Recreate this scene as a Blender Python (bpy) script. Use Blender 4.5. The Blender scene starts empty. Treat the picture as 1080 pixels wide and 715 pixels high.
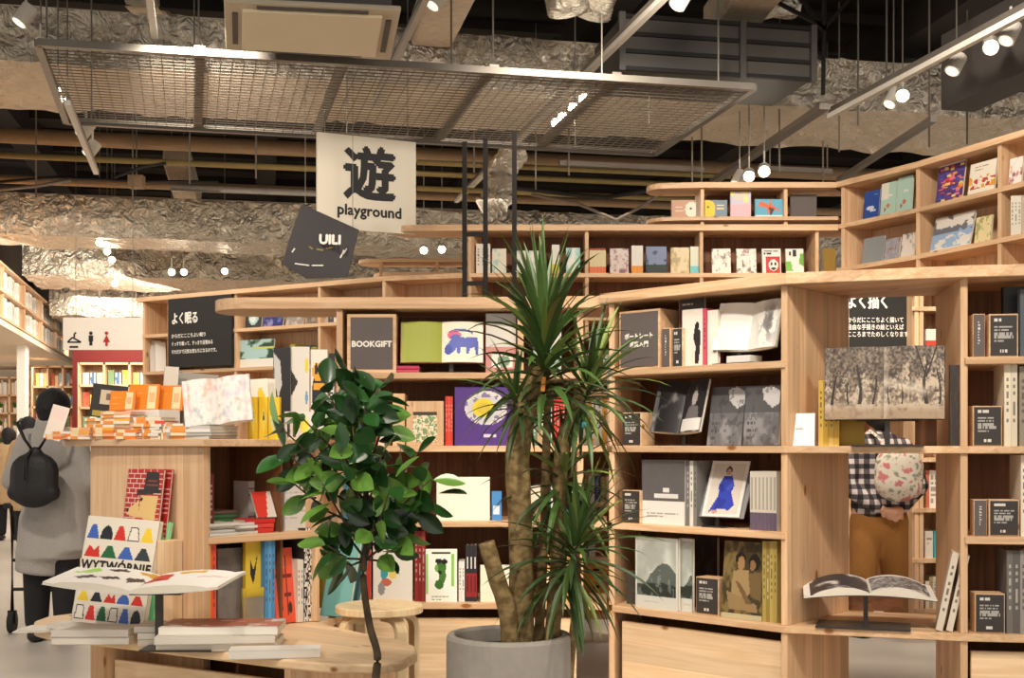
import bpy, math, random
import numpy as np
from mathutils import Vector, Matrix, Euler

random.seed(7)
rng = np.random.default_rng(11)
C = bpy.context.scene.collection
S = bpy.context.scene
R = math.radians
CZ, HY, F = 1.3, 468.0, 1300.0          # eye height, horizon row, focal length in pixels (1080 wide)

# ------------------------------------------------------------------ camera
cam = bpy.data.cameras.new('camera'); camo = bpy.data.objects.new('camera', cam); C.objects.link(camo)
camo.location = (0, 0, CZ); camo.rotation_euler = (R(90), 0, 0)
cam.sensor_width = 36; cam.lens = 36 * F / 1080; cam.shift_y = (HY - 357.5) / 1080
cam.clip_end = 200
S.camera = camo

# ------------------------------------------------------------------ world, lamps, exposure
S.view_settings.view_transform = 'Standard'; S.view_settings.look = 'None'
S.view_settings.gamma = 1; S.view_settings.use_curve_mapping = False
S.view_settings.exposure = 0.24
w = bpy.data.worlds.new('world'); S.world = w; w.use_nodes = True
w.node_tree.nodes['Background'].inputs[0].default_value = (1.0, 0.91, 0.81, 1)
w.node_tree.nodes['Background'].inputs[1].default_value = 0.98
WARM = (1.0, 0.90, 0.77)
def lamp_spot(loc, tgt, power, ang=60, size=.12, blend=.6, col=WARM):
    l = bpy.data.lights.new('ceiling_or_fill_spot', 'SPOT'); l.energy = power * .66; l.color = col
    l.spot_size = R(ang); l.spot_blend = blend; l.shadow_soft_size = size
    o = bpy.data.objects.new('ceiling_or_fill_spot', l); C.objects.link(o)
    o.location = loc
    o.rotation_euler = (Vector(tgt) - Vector(loc)).to_track_quat('-Z', 'Y').to_euler()
    return o
def lamp_area(loc, tgt, power, sx, sy, col=WARM):
    l = bpy.data.lights.new('ceiling_fill', 'AREA'); l.energy = power; l.color = col
    l.shape = 'RECTANGLE'; l.size = sx; l.size_y = sy
    o = bpy.data.objects.new('ceiling_fill', l); C.objects.link(o)
    o.location = loc
    o.rotation_euler = (Vector(tgt) - Vector(loc)).to_track_quat('-Z', 'Y').to_euler()
    return o
# track spots over the aisle between camera and the front shelves
lamp_spot((0.1, 2.6, 4.1), (1.6, 5.5, 1.3), 420, 62)
lamp_spot((2.3, 2.4, 4.1), (1.9, 5.4, 1.0), 300, 60)
lamp_spot((-0.6, 3.0, 4.1), (-0.4, 6.3, 1.2), 330, 60)
lamp_spot((-2.6, 3.2, 4.1), (-1.6, 5.4, .9), 380, 62)
lamp_spot((-0.9, 1.5, 4.1), (-1.0, 4.9, .5), 230, 50)
lamp_spot((0.2, 1.2, 4.1), (0.0, 4.2, .6), 190, 42)  # spot added to brighten the pot and table front
lamp_spot((1.0, 7.4, 4.15), (.7, 10.2, 2.9), 330, 95)
lamp_spot((2.2, 7.0, 4.15), (3.3, 9.4, 2.9), 300, 90)
lamp_spot((-2.0, 7.6, 4.15), (-2.2, 11.2, 2.2), 340, 90)
lamp_spot((1.9, 7.6, 4.15), (2.5, 9.6, .9), 200, 70)
# area lamps stand in for far ceiling spots, brighten the left wall shelf
lamp_area((-4.6, 12.0, 3.7), (-4.9, 12.5, 0), 100, 3.0, 6.0)
lamp_area((-5.9, 16.8, 3.55), (-7.6, 17.2, 2.7), 105, 6.0, .5)
lamp_area((-6.3, 20.0, 3.4), (-6.5, 21, 0), 120, 2.0, 4.0)
lamp_area((-9.8, 23.5, 2.9), (-9.8, 24.5, 0), 110, 2.0, 3.0)  # added lamp, lifts the dim space under the soffit
lamp_area((0.5, 14.0, 3.7), (0.5, 14.0, 0), 200, 10, 4)
lamp_spot((-3.6, 5.4, 4.1), (-3.3, 8.0, .3), 330, 75)  # added spot, brightens the floor at the left
lamp_spot((0.9, 3.0, 4.1), (0.6, 5.8, .1), 260, 60)  # spot added and aimed low, brightens drawer fronts and floor
lamp_spot((1.9, 6.9, 4.1), (2.4, 8.5, .7), 420, 62)  # spot added to brighten the shopper behind the portal

# ------------------------------------------------------------------ helpers
def lin(c):
    c = np.asarray(c, float) / 255.0
    return np.where(c <= .04045, c / 12.92, ((c + .055) / 1.055) ** 2.4)
def L4(c): return tuple(lin(c)) + (1,)
MATS = {}
def new_mat(name):
    m = bpy.data.materials.new(name); m.use_nodes = True; MATS[name] = m
    nt = m.node_tree; return m, nt, nt.nodes['Principled BSDF']
def nd(nt, t, **kw):
    n = nt.nodes.new(t)
    for k, v in kw.items():
        if k.startswith('i_'):
            n.inputs[int(k[2:]) if k[2:].isdigit() else k[2:].replace('_', ' ')].default_value = v
        else: setattr(n, k, v)
    return n
def plain(name, rgb, rough=.5, metal=0, bump=0, scale=40, var=.12, spec=.5):
    m, nt, p = new_mat(name)
    g = nd(nt, 'ShaderNodeTexCoord'); n = nd(nt, 'ShaderNodeTexNoise'); n.inputs['Scale'].default_value = scale
    nt.links.new(g.outputs['Object'], n.inputs['Vector'])
    mx = nd(nt, 'ShaderNodeMixRGB'); b = lin(rgb)
    mx.inputs[1].default_value = tuple(b * (1 - var)) + (1,); mx.inputs[2].default_value = tuple(np.minimum(b * (1 + var), 1)) + (1,)
    nt.links.new(n.outputs['Fac'], mx.inputs[0]); nt.links.new(mx.outputs[0], p.inputs['Base Color'])
    p.inputs['Roughness'].default_value = rough; p.inputs['Metallic'].default_value = metal
    p.inputs['Specular IOR Level'].default_value = spec
    if bump:
        bn = nd(nt, 'ShaderNodeBump'); bn.inputs['Strength'].default_value = bump; bn.inputs['Distance'].default_value = .01
        nt.links.new(n.outputs['Fac'], bn.inputs['Height']); nt.links.new(bn.outputs[0], p.inputs['Normal'])
    return m
def emit(name, rgb, s):
    m, nt, p = new_mat(name)
    p.inputs['Base Color'].default_value = L4(rgb); p.inputs['Emission Color'].default_value = L4(rgb); p.inputs['Emission Strength'].default_value = s
    return m

def pine(name, light, dark, knot=(150, 95, 50), rough=.45):
    """boards glued side by side; attribute G = (along grain, across, thickness) in metres"""
    m, nt, p = new_mat(name); lk = nt.links.new
    a = nd(nt, 'ShaderNodeAttribute', attribute_name='G')
    sx = nd(nt, 'ShaderNodeSeparateXYZ'); lk(a.outputs['Vector'], sx.inputs[0])
    # board index across
    ad = nd(nt, 'ShaderNodeMath', operation='ADD'); lk(sx.outputs[1], ad.inputs[0]); lk(sx.outputs[2], ad.inputs[1])
    dv = nd(nt, 'ShaderNodeMath', operation='DIVIDE'); lk(ad.outputs[0], dv.inputs[0]); dv.inputs[1].default_value = .085
    fl = nd(nt, 'ShaderNodeMath', operation='FLOOR'); lk(dv.outputs[0], fl.inputs[0])
    wn = nd(nt, 'ShaderNodeTexWhiteNoise', noise_dimensions='1D'); lk(fl.outputs[0], wn.inputs['W'])
    mp = nd(nt, 'ShaderNodeMapping'); lk(a.outputs['Vector'], mp.inputs[0]); mp.inputs['Scale'].default_value = (1.2, 26, 26)
    cb = nd(nt, 'ShaderNodeCombineXYZ'); mu = nd(nt, 'ShaderNodeMath', operation='MULTIPLY'); lk(wn.outputs[0], mu.inputs[0]); mu.inputs[1].default_value = 17
    lk(mu.outputs[0], cb.inputs[0]); va = nd(nt, 'ShaderNodeVectorMath', operation='ADD'); lk(mp.outputs[0], va.inputs[0]); lk(cb.outputs[0], va.inputs[1])
    n1 = nd(nt, 'ShaderNodeTexNoise'); n1.inputs['Scale'].default_value = 1.6; n1.inputs['Detail'].default_value = 5; n1.inputs['Distortion'].default_value = .8
    lk(va.outputs[0], n1.inputs['Vector'])
    r1 = nd(nt, 'ShaderNodeValToRGB'); e = r1.color_ramp.elements
    e[0].position = .32; e[0].color = L4(dark); e[1].position = .62; e[1].color = L4(light); lk(n1.outputs['Fac'], r1.inputs[0])
    # board tone
    mt = nd(nt, 'ShaderNodeMapRange'); lk(wn.outputs[0], mt.inputs[0]); mt.inputs[3].default_value = .80; mt.inputs[4].default_value = 1.06
    m1 = nd(nt, 'ShaderNodeVectorMath', operation='SCALE'); lk(r1.outputs[0], m1.inputs[0]); lk(mt.outputs[0], m1.inputs['Scale'])
    # knots
    mk = nd(nt, 'ShaderNodeMapping'); lk(a.outputs['Vector'], mk.inputs[0]); mk.inputs['Scale'].default_value = (3.2, 7, 7)
    vo = nd(nt, 'ShaderNodeTexVoronoi'); vo.inputs['Scale'].default_value = 1.0; lk(mk.outputs[0], vo.inputs['Vector'])
    rk = nd(nt, 'ShaderNodeValToRGB'); rk.color_ramp.elements[0].position = .06; rk.color_ramp.elements[0].color = (1, 1, 1, 1)
    rk.color_ramp.elements[1].position = .11; rk.color_ramp.elements[1].color = (0, 0, 0, 1); lk(vo.outputs['Distance'], rk.inputs[0])
    m2 = nd(nt, 'ShaderNodeMixRGB'); lk(rk.outputs[0], m2.inputs[0]); lk(m1.outputs[0], m2.inputs[1]); m2.inputs[2].default_value = L4(knot)
    lk(m2.outputs[0], p.inputs['Base Color']); p.inputs['Roughness'].default_value = rough
    p.inputs['Specular IOR Level'].default_value = .3
    bn = nd(nt, 'ShaderNodeBump'); bn.inputs['Strength'].default_value = .15; bn.inputs['Distance'].default_value = .002
    lk(n1.outputs['Fac'], bn.inputs['Height']); lk(bn.outputs[0], p.inputs['Normal'])
    return m
pine('pine', (233, 196, 156), (214, 170, 127))
pine('pine_pale', (242, 212, 174), (228, 192, 148))
pine('pine_shaded', (132, 88, 58), (108, 70, 44), knot=(90, 54, 30), rough=.6)  # same pine, with the shade of the shelf interiors put into its colour
pine('birch', (236, 212, 170), (224, 194, 148), knot=(222, 190, 145))
# print on paper / board: reads the colour attribute
def printed(name, rough):
    m, nt, p = new_mat(name); a = nd(nt, 'ShaderNodeAttribute', attribute_name='Col')
    nt.links.new(a.outputs['Color'], p.inputs['Base Color']); p.inputs['Roughness'].default_value = rough
    p.inputs['Specular IOR Level'].default_value = .35
printed('print', .45); printed('matte_print', .8)
def metal_foil(nm='foil', met=.8, ro=.36, colr=(232, 222, 204)):
    m, nt, p = new_mat(nm); lk = nt.links.new
    g = nd(nt, 'ShaderNodeTexCoord'); v = nd(nt, 'ShaderNodeTexVoronoi', feature='F1'); v.inputs['Scale'].default_value = 8.5
    n = nd(nt, 'ShaderNodeTexNoise'); n.inputs['Scale'].default_value = 6; n.inputs['Detail'].default_value = 7; n.inputs['Distortion'].default_value = 1.5
    lk(g.outputs['Object'], n.inputs['Vector'])
    mv = nd(nt, 'ShaderNodeVectorMath', operation='ADD'); lk(g.outputs['Object'], mv.inputs[0]); sc = nd(nt, 'ShaderNodeVectorMath', operation='SCALE'); sc.inputs['Scale'].default_value = .35
    lk(n.outputs['Color'], sc.inputs[0]); lk(sc.outputs[0], mv.inputs[1]); lk(mv.outputs[0], v.inputs['Vector'])
    ad = nd(nt, 'ShaderNodeMath', operation='ADD'); lk(v.outputs['Distance'], ad.inputs[0]); lk(n.outputs['Fac'], ad.inputs[1])
    b = nd(nt, 'ShaderNodeBump'); b.inputs['Strength'].default_value = .8; b.inputs['Distance'].default_value = .07
    lk(ad.outputs[0], b.inputs['Height']); lk(b.outputs[0], p.inputs['Normal'])
    p.inputs['Base Color'].default_value = L4(colr); p.inputs['Metallic'].default_value = met; p.inputs['Roughness'].default_value = ro
metal_foil(); metal_foil('foil_matte', .3, .55, (232, 214, 190))
plain('duct_skin', (228, 208, 182), .6, .25, .8, 14, .25)
plain('ceiling_black', (46, 40, 34), .9, 0, 0, 3, .3)
plain('steel_grey', (150, 142, 132), .4, .7, 0, 20, .1)
plain('wire_grey', (138, 126, 112), .5, .3, 0, 20, .1)
plain('grey_duct', (96, 92, 88), .55, .4, 0, 3, .15)
plain('grey_wall', (128, 120, 113), .8, 0, 0, 2, .05)
plain('fascia_grey', (214, 202, 178), .5, 0, 0, 2, .04)
plain('dark_bulkhead', (84, 78, 74), .7, 0, 0, 2, .05)
plain('pipe_tan', (160, 132, 100), .7, 0, .3, 30, .15)
plain('pipe_yellow', (148, 128, 78), .5, .2, 0, 20, .15)
plain('cable_black', (28, 26, 25), .6)
plain('white_metal', (225, 218, 205), .4)
plain('cream_panel', (250, 238, 206), .5, 0, 0, 2, .04)
plain('black_metal', (38, 33, 30), .45, .5)
plain('dark_metal', (70, 66, 62), .4, .6)
plain('card_grey', (98, 90, 88), .8, 0, 0, 60, .04)
plain('card_dark', (62, 57, 55), .8, 0, 0, 60, .05)
plain('card_black', (36, 35, 32), .8, 0, 0, 60, .05)
plain('board_dark', (66, 62, 64), .65, 0, 0, 20, .05)
plain('white_paint', (238, 232, 222), .6, 0, 0, 20, .03)
plain('ivory_panel', (226, 216, 196), .6, 0, 0, 2, .03)
plain('ink', (34, 32, 32), .7)
plain('paper', (236, 226, 208), .8, 0, .2, 200, .05)
plain('red_wall', (120, 34, 30), .7, 0, 0, 2, .06)
plain('soffit', (226, 208, 184), .8, 0, 0, 2, .03)
plain('concrete_pot', (176, 168, 158), .8, 0, .25, 25, .12)
plain('soil', (54, 42, 32), .95, 0, 1, 60, .4)
plain('coat_grey', (176, 170, 165), .95, 0, .5, 120, .15)
plain('coat_beige', (196, 164, 124), .95, 0, .4, 80, .1)
plain('trouser_black', (30, 29, 32), .9, 0, .3, 60, .2)
plain('trouser_brown', (176, 120, 60), .95, 0, .6, 110, .18)
plain('bag_black', (30, 28, 30), .6, 0, .4, 30, .25)
plain('hair_black', (20, 17, 18), .7, 0, .8, 70, .3)
plain('skin', (222, 164, 132), .5, 0, 0, 20, .05)
plain('shoe', (36, 30, 28), .5)
plain('rubber', (30, 30, 30), .7)
plain('red_dot', (180, 30, 24), .5)
plain('terracotta', (150, 140, 128), .8)
emit('lamp_face', (255, 244, 224), 30)
emit('lamp_dim', (255, 244, 224), .9)
emit('lamp_far', (255, 244, 224), 22)
def acrylic():
    m, nt, p = new_mat('acrylic'); p.inputs['Base Color'].default_value = (.95, .95, .95, 1); p.inputs['Roughness'].default_value = .05
    p.inputs['Transmission Weight'].default_value = 1; p.inputs['IOR'].default_value = 1.1
acrylic()
def leafmat(name, c1, c2, rough):
    m, nt, p = new_mat(name); lk = nt.links.new
    a = nd(nt, 'ShaderNodeAttribute', attribute_name='Col'); lk(a.outputs['Color'], p.inputs['Base Color'])
    p.inputs['Roughness'].default_value = rough; p.inputs['Specular IOR Level'].default_value = .6
leafmat('leaf_gloss', 0, 0, .28); leafmat('leaf_soft', 0, 0, .5)
def barkmat(name, a_, b_, ring):
    m, nt, p = new_mat(name); lk = nt.links.new
    g = nd(nt, 'ShaderNodeTexCoord'); mp = nd(nt, 'ShaderNodeMapping'); mp.inputs['Scale'].default_value = (1, 1, ring); lk(g.outputs['Object'], mp.inputs[0])
    n = nd(nt, 'ShaderNodeTexNoise'); n.inputs['Scale'].default_value = 30; n.inputs['Detail'].default_value = 5; lk(mp.outputs[0], n.inputs['Vector'])
    r = nd(nt, 'ShaderNodeValToRGB'); r.color_ramp.elements[0].position = .35; r.color_ramp.elements[1].position = .65
    r.color_ramp.elements[0].color = L4(a_); r.color_ramp.elements[1].color = L4(b_); lk(n.outputs['Fac'], r.inputs[0]); lk(r.outputs[0], p.inputs['Base Color'])
    b = nd(nt, 'ShaderNodeBump'); b.inputs['Strength'].default_value = .8; b.inputs['Distance'].default_value = .006; lk(n.outputs['Fac'], b.inputs['Height']); lk(b.outputs[0], p.inputs['Normal'])
    p.inputs['Roughness'].default_value = .85
barkmat('bark', (112, 90, 54), (168, 142, 94), 1.3); barkmat('bark_dark', (56, 46, 32), (92, 76, 52), .6)
def floor_mat():
    m, nt, p = new_mat('concrete_floor'); lk = nt.links.new
    g = nd(nt, 'ShaderNodeTexCoord'); n = nd(nt, 'ShaderNodeTexNoise'); n.inputs['Scale'].default_value = .8; n.inputs['Detail'].default_value = 8; lk(g.outputs['Object'], n.inputs['Vector'])
    r = nd(nt, 'ShaderNodeValToRGB'); r.color_ramp.elements[0].position = .3; r.color_ramp.elements[1].position = .7
    r.color_ramp.elements[0].color = L4((196, 190, 180)); r.color_ramp.elements[1].color = L4((220, 213, 203)); lk(n.outputs['Fac'], r.inputs[0]); lk(r.outputs[0], p.inputs['Base Color'])
    p.inputs['Roughness'].default_value = .38
floor_mat()
def plaid():
    m, nt, p = new_mat('plaid'); lk = nt.links.new
    g = nd(nt, 'ShaderNodeTexCoord'); s = nd(nt, 'ShaderNodeSeparateXYZ'); lk(g.outputs['Object'], s.inputs[0])
    outs = []
    for k in (0, 2):
        a = nd(nt, 'ShaderNodeMath', operation='MULTIPLY'); lk(s.outputs[k], a.inputs[0]); a.inputs[1].default_value = 15
        f = nd(nt, 'ShaderNodeMath', operation='FRACT'); lk(a.outputs[0], f.inputs[0])
        c = nd(nt, 'ShaderNodeMath', operation='GREATER_THAN'); lk(f.outputs[0], c.inputs[0]); c.inputs[1].default_value = .5; outs.append(c)
    ad = nd(nt, 'ShaderNodeMath', operation='ADD'); lk(outs[0].outputs[0], ad.inputs[0]); lk(outs[1].outputs[0], ad.inputs[1])
    hf = nd(nt, 'ShaderNodeMath', operation='MULTIPLY'); lk(ad.outputs[0], hf.inputs[0]); hf.inputs[1].default_value = .5
    r = nd(nt, 'ShaderNodeValToRGB'); r.color_ramp.interpolation = 'CONSTANT'; e = r.color_ramp.elements
    e[0].color = L4((38, 34, 38)); e[1].position = .4; e[1].color = L4((92, 82, 84)); x = e.new(.8); x.color = L4((206, 194, 188))
    lk(hf.outputs[0], r.inputs[0]); lk(r.outputs[0], p.inputs['Base Color']); p.inputs['Roughness'].default_value = .9
plaid()
def floral():
    m, nt, p = new_mat('floral'); lk = nt.links.new
    g = nd(nt, 'ShaderNodeTexCoord'); v = nd(nt, 'ShaderNodeTexNoise'); v.inputs['Scale'].default_value = 16; v.inputs['Detail'].default_value = 3; lk(g.outputs['Object'], v.inputs['Vector'])
    r = nd(nt, 'ShaderNodeValToRGB'); e = r.color_ramp.elements
    e[0].position = .38; e[0].color = L4((148, 146, 128)); e[1].position = .44; e[1].color = L4((226, 214, 194))
    x = e.new(.56); x.color = L4((226, 214, 194)); y = e.new(.62); y.color = L4((206, 122, 122))
    lk(v.outputs['Fac'], r.inputs[0]); lk(r.outputs[0], p.inputs['Base Color']); p.inputs['Roughness'].default_value = .85
floral()

def props(o, label=None, cat=None, group=None, kind=None):
    if label: o['label'] = label
    if cat: o['category'] = cat
    if group: o['group'] = group
    if kind: o['kind'] = kind
    return o
WM = {}
def thing(name, label, cat, loc=(0, 0, 0), rz=0, group=None, kind=None):
    o = bpy.data.objects.new(name, None); C.objects.link(o); o.empty_display_size = .1
    o.location = loc; o.rotation_euler = (0, 0, rz)
    props(o, label, cat, group, kind)
    WM[o.name] = Matrix.Translation(loc) @ Matrix.Rotation(rz, 4, 'Z')
    return o

def text_geo(s, size, bold=.0, align='CENTER', depth=0, spacing=1):
    cu = bpy.data.curves.new('txt', 'FONT'); cu.body = s; cu.size = size; cu.align_x = align; cu.align_y = 'CENTER'
    cu.offset = bold; cu.resolution_u = 2; cu.space_character = spacing; cu.extrude = depth
    o = bpy.data.objects.new('txt', cu); C.objects.link(o)
    dg = bpy.context.evaluated_depsgraph_get(); me = bpy.data.meshes.new_from_object(o.evaluated_get(dg))
    vs = [v.co.copy() for v in me.vertices]; fs = [tuple(p.vertices) for p in me.polygons]
    bpy.data.objects.remove(o); bpy.data.curves.remove(cu); bpy.data.meshes.remove(me)
    return vs, fs

class MB:
    def __init__(s): s.v = []; s.f = []; s.m = []; s.c = []; s.g = []; s.mats = []
    def mi(s, m):
        if m not in s.mats: s.mats.append(m)
        return s.mats.index(m)
    def add(s, vs, fs, mat, g=None, col=(255, 255, 255), cols=None, off=None):
        b = len(s.v); k = s.mi(mat); vs = [Vector(v) for v in vs]; s.v += vs
        if g is None: g = (1, 0, 0)
        g = Vector(g).normalized()
        up = Vector((0, 0, 1)) if abs(g.z) < .9 else Vector((0, 1, 0))
        sd = up.cross(g).normalized(); up = g.cross(sd)
        o = Vector(off) if off else Vector((random.random() * 9, random.random() * 9, 0))
        s.g += [(v.dot(g) + o.x, v.dot(sd) + o.y, v.dot(up)) for v in vs]
        for i, f in enumerate(fs):
            s.f.append(tuple(b + q for q in f)); s.m.append(k)
            s.c.append(tuple(lin(cols[i])) if cols is not None else tuple(lin(col)))
        return s
    def prism(s, poly, z0, z1, mat, g=None, col=(255, 255, 255)):
        n = len(poly)
        ar = sum(poly[i][0] * poly[(i + 1) % n][1] - poly[(i + 1) % n][0] * poly[i][1] for i in range(n))
        if ar < 0: poly = poly[::-1]
        vs = [(p[0], p[1], z0) for p in poly] + [(p[0], p[1], z1) for p in poly]
        fs = [tuple(range(n))[::-1], tuple(range(n, 2 * n))] + [(i, (i + 1) % n, n + (i + 1) % n, n + i) for i in range(n)]
        if g is None:
            a = Vector(poly[0]); best = max(((Vector(poly[(i + 1) % n]) - Vector(poly[i])) for i in range(n)), key=lambda d: d.length); g = (best.x, best.y, 0)
        return s.add(vs, fs, mat, g, col)
    def wall(s, p0, p1, th, z0, z1, mat, g=(0, 0, 1), col=(255, 255, 255)):
        d = (Vector(p1) - Vector(p0)).normalized(); n = Vector((-d.y, d.x)) * th / 2
        a, b = Vector(p0), Vector(p1)
        return s.prism([a - n, b - n, b + n, a + n], z0, z1, mat, g, col)
    def box(s, c, size, mat, g=None, col=(255, 255, 255), rot=None, cols=None):
        x, y, z = [q / 2 for q in size]
        vs = [Vector(q) for q in ((-x, -y, -z), (x, -y, -z), (x, y, -z), (-x, y, -z), (-x, -y, z), (x, -y, z), (x, y, z), (-x, y, z))]
        if rot is not None: vs = [rot @ q for q in vs]
        vs = [q + Vector(c) for q in vs]
        fs = [(3, 2, 1, 0), (4, 5, 6, 7), (0, 1, 5, 4), (1, 2, 6, 5), (2, 3, 7, 6), (3, 0, 4, 7)]
        return s.add(vs, fs, mat, g or (1, 0, 0), col, cols)
    def bar(s, a, b, w, h, mat, col=(255, 255, 255)):
        a, b = Vector(a), Vector(b); d = b - a; L = d.length; q = d.to_track_quat('X', 'Z').to_matrix()
        return s.box((a + b) / 2, (L, w, h), mat, d, col, rot=q)
    def tube(s, pts, rad, mat, n=10, col=(255, 255, 255), caps=True, sq=1):
        pts = [Vector(p) for p in pts]
        if not hasattr(rad, '__len__'): rad = [rad] * len(pts)
        vs = []; fs = []
        for i, p in enumerate(pts):
            d = (pts[min(i + 1, len(pts) - 1)] - pts[max(i - 1, 0)]).normalized()
            q = d.to_track_quat('Z', 'Y')
            for k in range(n):
                a = 2 * math.pi * k / n; vs.append(p + q @ Vector((math.cos(a) * rad[i], math.sin(a) * rad[i] * sq, 0)))
        for i in range(len(pts) - 1):
            for k in range(n):
                fs.append((i * n + k, i * n + (k + 1) % n, (i + 1) * n + (k + 1) % n, (i + 1) * n + k))
        if caps: fs += [tuple(range(n))[::-1], tuple(range((len(pts) - 1) * n, len(pts) * n))]
        return s.add(vs, fs, mat, (0, 0, 1), col)
    def lathe(s, prof, mat, c=(0, 0, 0), n=32, col=(255, 255, 255), sy=1):
        vs = []; fs = []; m = len(prof)
        for k in range(n):
            a = 2 * math.pi * k / n
            vs += [(c[0] + r * math.cos(a), c[1] + r * math.sin(a) * sy, c[2] + z) for r, z in prof]
        for k in range(n):
            for i in range(m - 1):
                a, b = k * m + i, ((k + 1) % n) * m + i
                fs.append((a, b, b + 1, a + 1))
        if prof[0][0] > 1e-6: fs.append(tuple(k * m for k in range(n))[::-1])
        if prof[-1][0] > 1e-6: fs.append(tuple(k * m + m - 1 for k in range(n)))
        return s.add(vs, fs, mat, (0, 0, 1), col)
    def grid(s, M, w, h, art, mat='print'):
        """printed face in the local XZ plane (u right, v up), art = array rows from the top"""
        H, W = art.shape[:2]; vs = []; fs = []; cs = []
        for j in range(H + 1):
            for i in range(W + 1): vs.append(M @ Vector((-w / 2 + w * i / W, 0, h * j / H)))
        for j in range(H):
            for i in range(W):
                a = j * (W + 1) + i; fs.append((a, a + 1, a + W + 2, a + W + 1)); cs.append(art[H - 1 - j, i])
        return s.add(vs, fs, mat, None, cols=cs)
    def text(s, t, size, M, mat, bold=0, align='CENTER', spacing=1, sx=1):
        vs, fs = text_geo(t, size, 0, align, 0, spacing)
        k = bold * 1.3
        for i, (dx, dy) in enumerate(((0, 0), (k, 0), (-k, 0), (0, k), (0, -k)) if bold else ((0, 0),)):
            s.add([M @ Vector((v.x * sx + dx, -i * .00015, v.y + dy)) for v in vs], fs, mat)
        return s
    def build(s, name, parent=None, local=False, smooth=False, bevel=0, origin=None):
        me = bpy.data.meshes.new(name)
        vs = s.v
        if parent is not None and not local:
            inv = WM[parent.name].inverted(); vs = [inv @ v for v in vs]
        org = None
        if parent is None and not local:
            a = np.array([tuple(v) for v in vs]); org = Vector(origin) if origin else Vector(((a[:, 0].min() + a[:, 0].max()) / 2, (a[:, 1].min() + a[:, 1].max()) / 2, a[:, 2].min()))
            vs = [v - org for v in vs]
        me.from_pydata([tuple(v) for v in vs], [], s.f); me.polygons.foreach_set('material_index', s.m)
        for m in s.mats: me.materials.append(MATS[m])
        gn = {'pine', 'pine_pale', 'pine_shaded', 'birch'}
        if gn & set(s.mats):
            at = me.attributes.new('G', 'FLOAT_VECTOR', 'POINT'); at.data.foreach_set('vector', np.array(s.g, np.float32).ravel())
        if any('print' in m or 'leaf' in m for m in s.mats):
            at = me.attributes.new('Col', 'FLOAT_COLOR', 'CORNER')
            arr = np.ones((len(me.loops), 4), np.float32); tot = np.array([len(f) for f in s.f])
            arr[:, :3] = np.repeat(np.array(s.c, np.float32), tot, axis=0); at.data.foreach_set('color', arr.ravel())
        if smooth: me.polygons.foreach_set('use_smooth', [True] * len(me.polygons))
        me.update()
        o = bpy.data.objects.new(name, me); C.objects.link(o)
        if org is not None: o.location = org; WM[o.name] = Matrix.Translation(org)
        if parent is not None: o.parent = parent
        if bevel:
            b = o.modifiers.new('edge', 'BEVEL'); b.width = bevel; b.segments = 1; b.limit_method = 'ANGLE'
        return o

def X(px, D): return (px - 540) / F * D
def Z(py, D): return CZ - (py - HY) / F * D
def P(px, py, D): return Vector((X(px, D), D, Z(py, D)))
def ORD(i): return ['first', 'second', 'third', 'fourth', 'fifth', 'sixth', 'seventh', 'eighth', 'ninth', 'tenth'][i] if i < 10 else f'{i+1}th'

# ------------------------------------------------------------------ printed artwork canvases (sRGB 0..255)
class Art:
    def __init__(s, W, H, c): s.W, s.H = W, H; s.a = np.ones((H, W, 3)) * np.array(c, float); s.u, s.v = np.meshgrid((np.arange(W) + .5) / W, 1 - (np.arange(H) + .5) / H)
    def rect(s, u0, v0, u1, v1, c): s.a[(s.u >= u0) & (s.u < u1) & (s.v >= v0) & (s.v < v1)] = c; return s
    def ell(s, cu, cv, ru, rv, c): s.a[((s.u - cu) / ru) ** 2 + ((s.v - cv) / rv) ** 2 < 1] = c; return s
    def poly(s, pts, c):
        ins = np.zeros(s.u.shape, bool); n = len(pts)
        for i in range(n):
            (x0, y0), (x1, y1) = pts[i], pts[(i + 1) % n]
            if y0 == y1: continue
            cr = ((y0 > s.v) != (y1 > s.v)) & (s.u < (x1 - x0) * (s.v - y0) / (y1 - y0) + x0); ins ^= cr
        s.a[ins] = c; return s
    def noise(s, k, seed=0):
        r = np.random.default_rng(seed); out = np.zeros(s.u.shape); amp = 1; t = 0
        for o in range(3):
            n = k * 2 ** o; g = r.random((n + 2, n + 2)); x = s.u * n; y = s.v * n; i = x.astype(int); j = y.astype(int); fx = x - i; fy = y - j
            out += amp * ((g[j, i] * (1 - fx) + g[j, i + 1] * fx) * (1 - fy) + (g[j + 1, i] * (1 - fx) + g[j + 1, i + 1] * fx) * fy); t += amp; amp *= .55
        return out / t
    def mix(s, mask, c):
        m = np.clip(mask, 0, 1)[..., None]; s.a = s.a * (1 - m) + np.array(c, float) * m; return s
    def lines(s, u0, v0, u1, v1, n, c, seed=1, fill=.5):
        r = random.Random(seed)
        for i in range(n):
            t = v1 - (v1 - v0) * (i + .5) / n; hh = (v1 - v0) / n * fill / 2; e = u0 + (u1 - u0) * (1 if i < n - 1 else .6) * r.uniform(.8, 1)
            x = u0
            while x < e:
                w = r.uniform(.05, .16); s.rect(x, t - hh, min(x + w, e), t + hh, c); x += w + .025
        return s
def card_art(col=(64, 60, 58), seed=1, W=22, H=26, ink=(214, 208, 200), title=True):
    a = Art(W, H, col)
    if title: a.lines(.15, .82, .8, .92, 1, ink, seed, .8)
    a.lines(.15, .34, .88, .74, 5, tuple(np.array(ink) * .8), seed + 3, .55).lines(.35, .08, .85, .18, 1, ink, seed + 5, .7)
    return a.a

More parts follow.
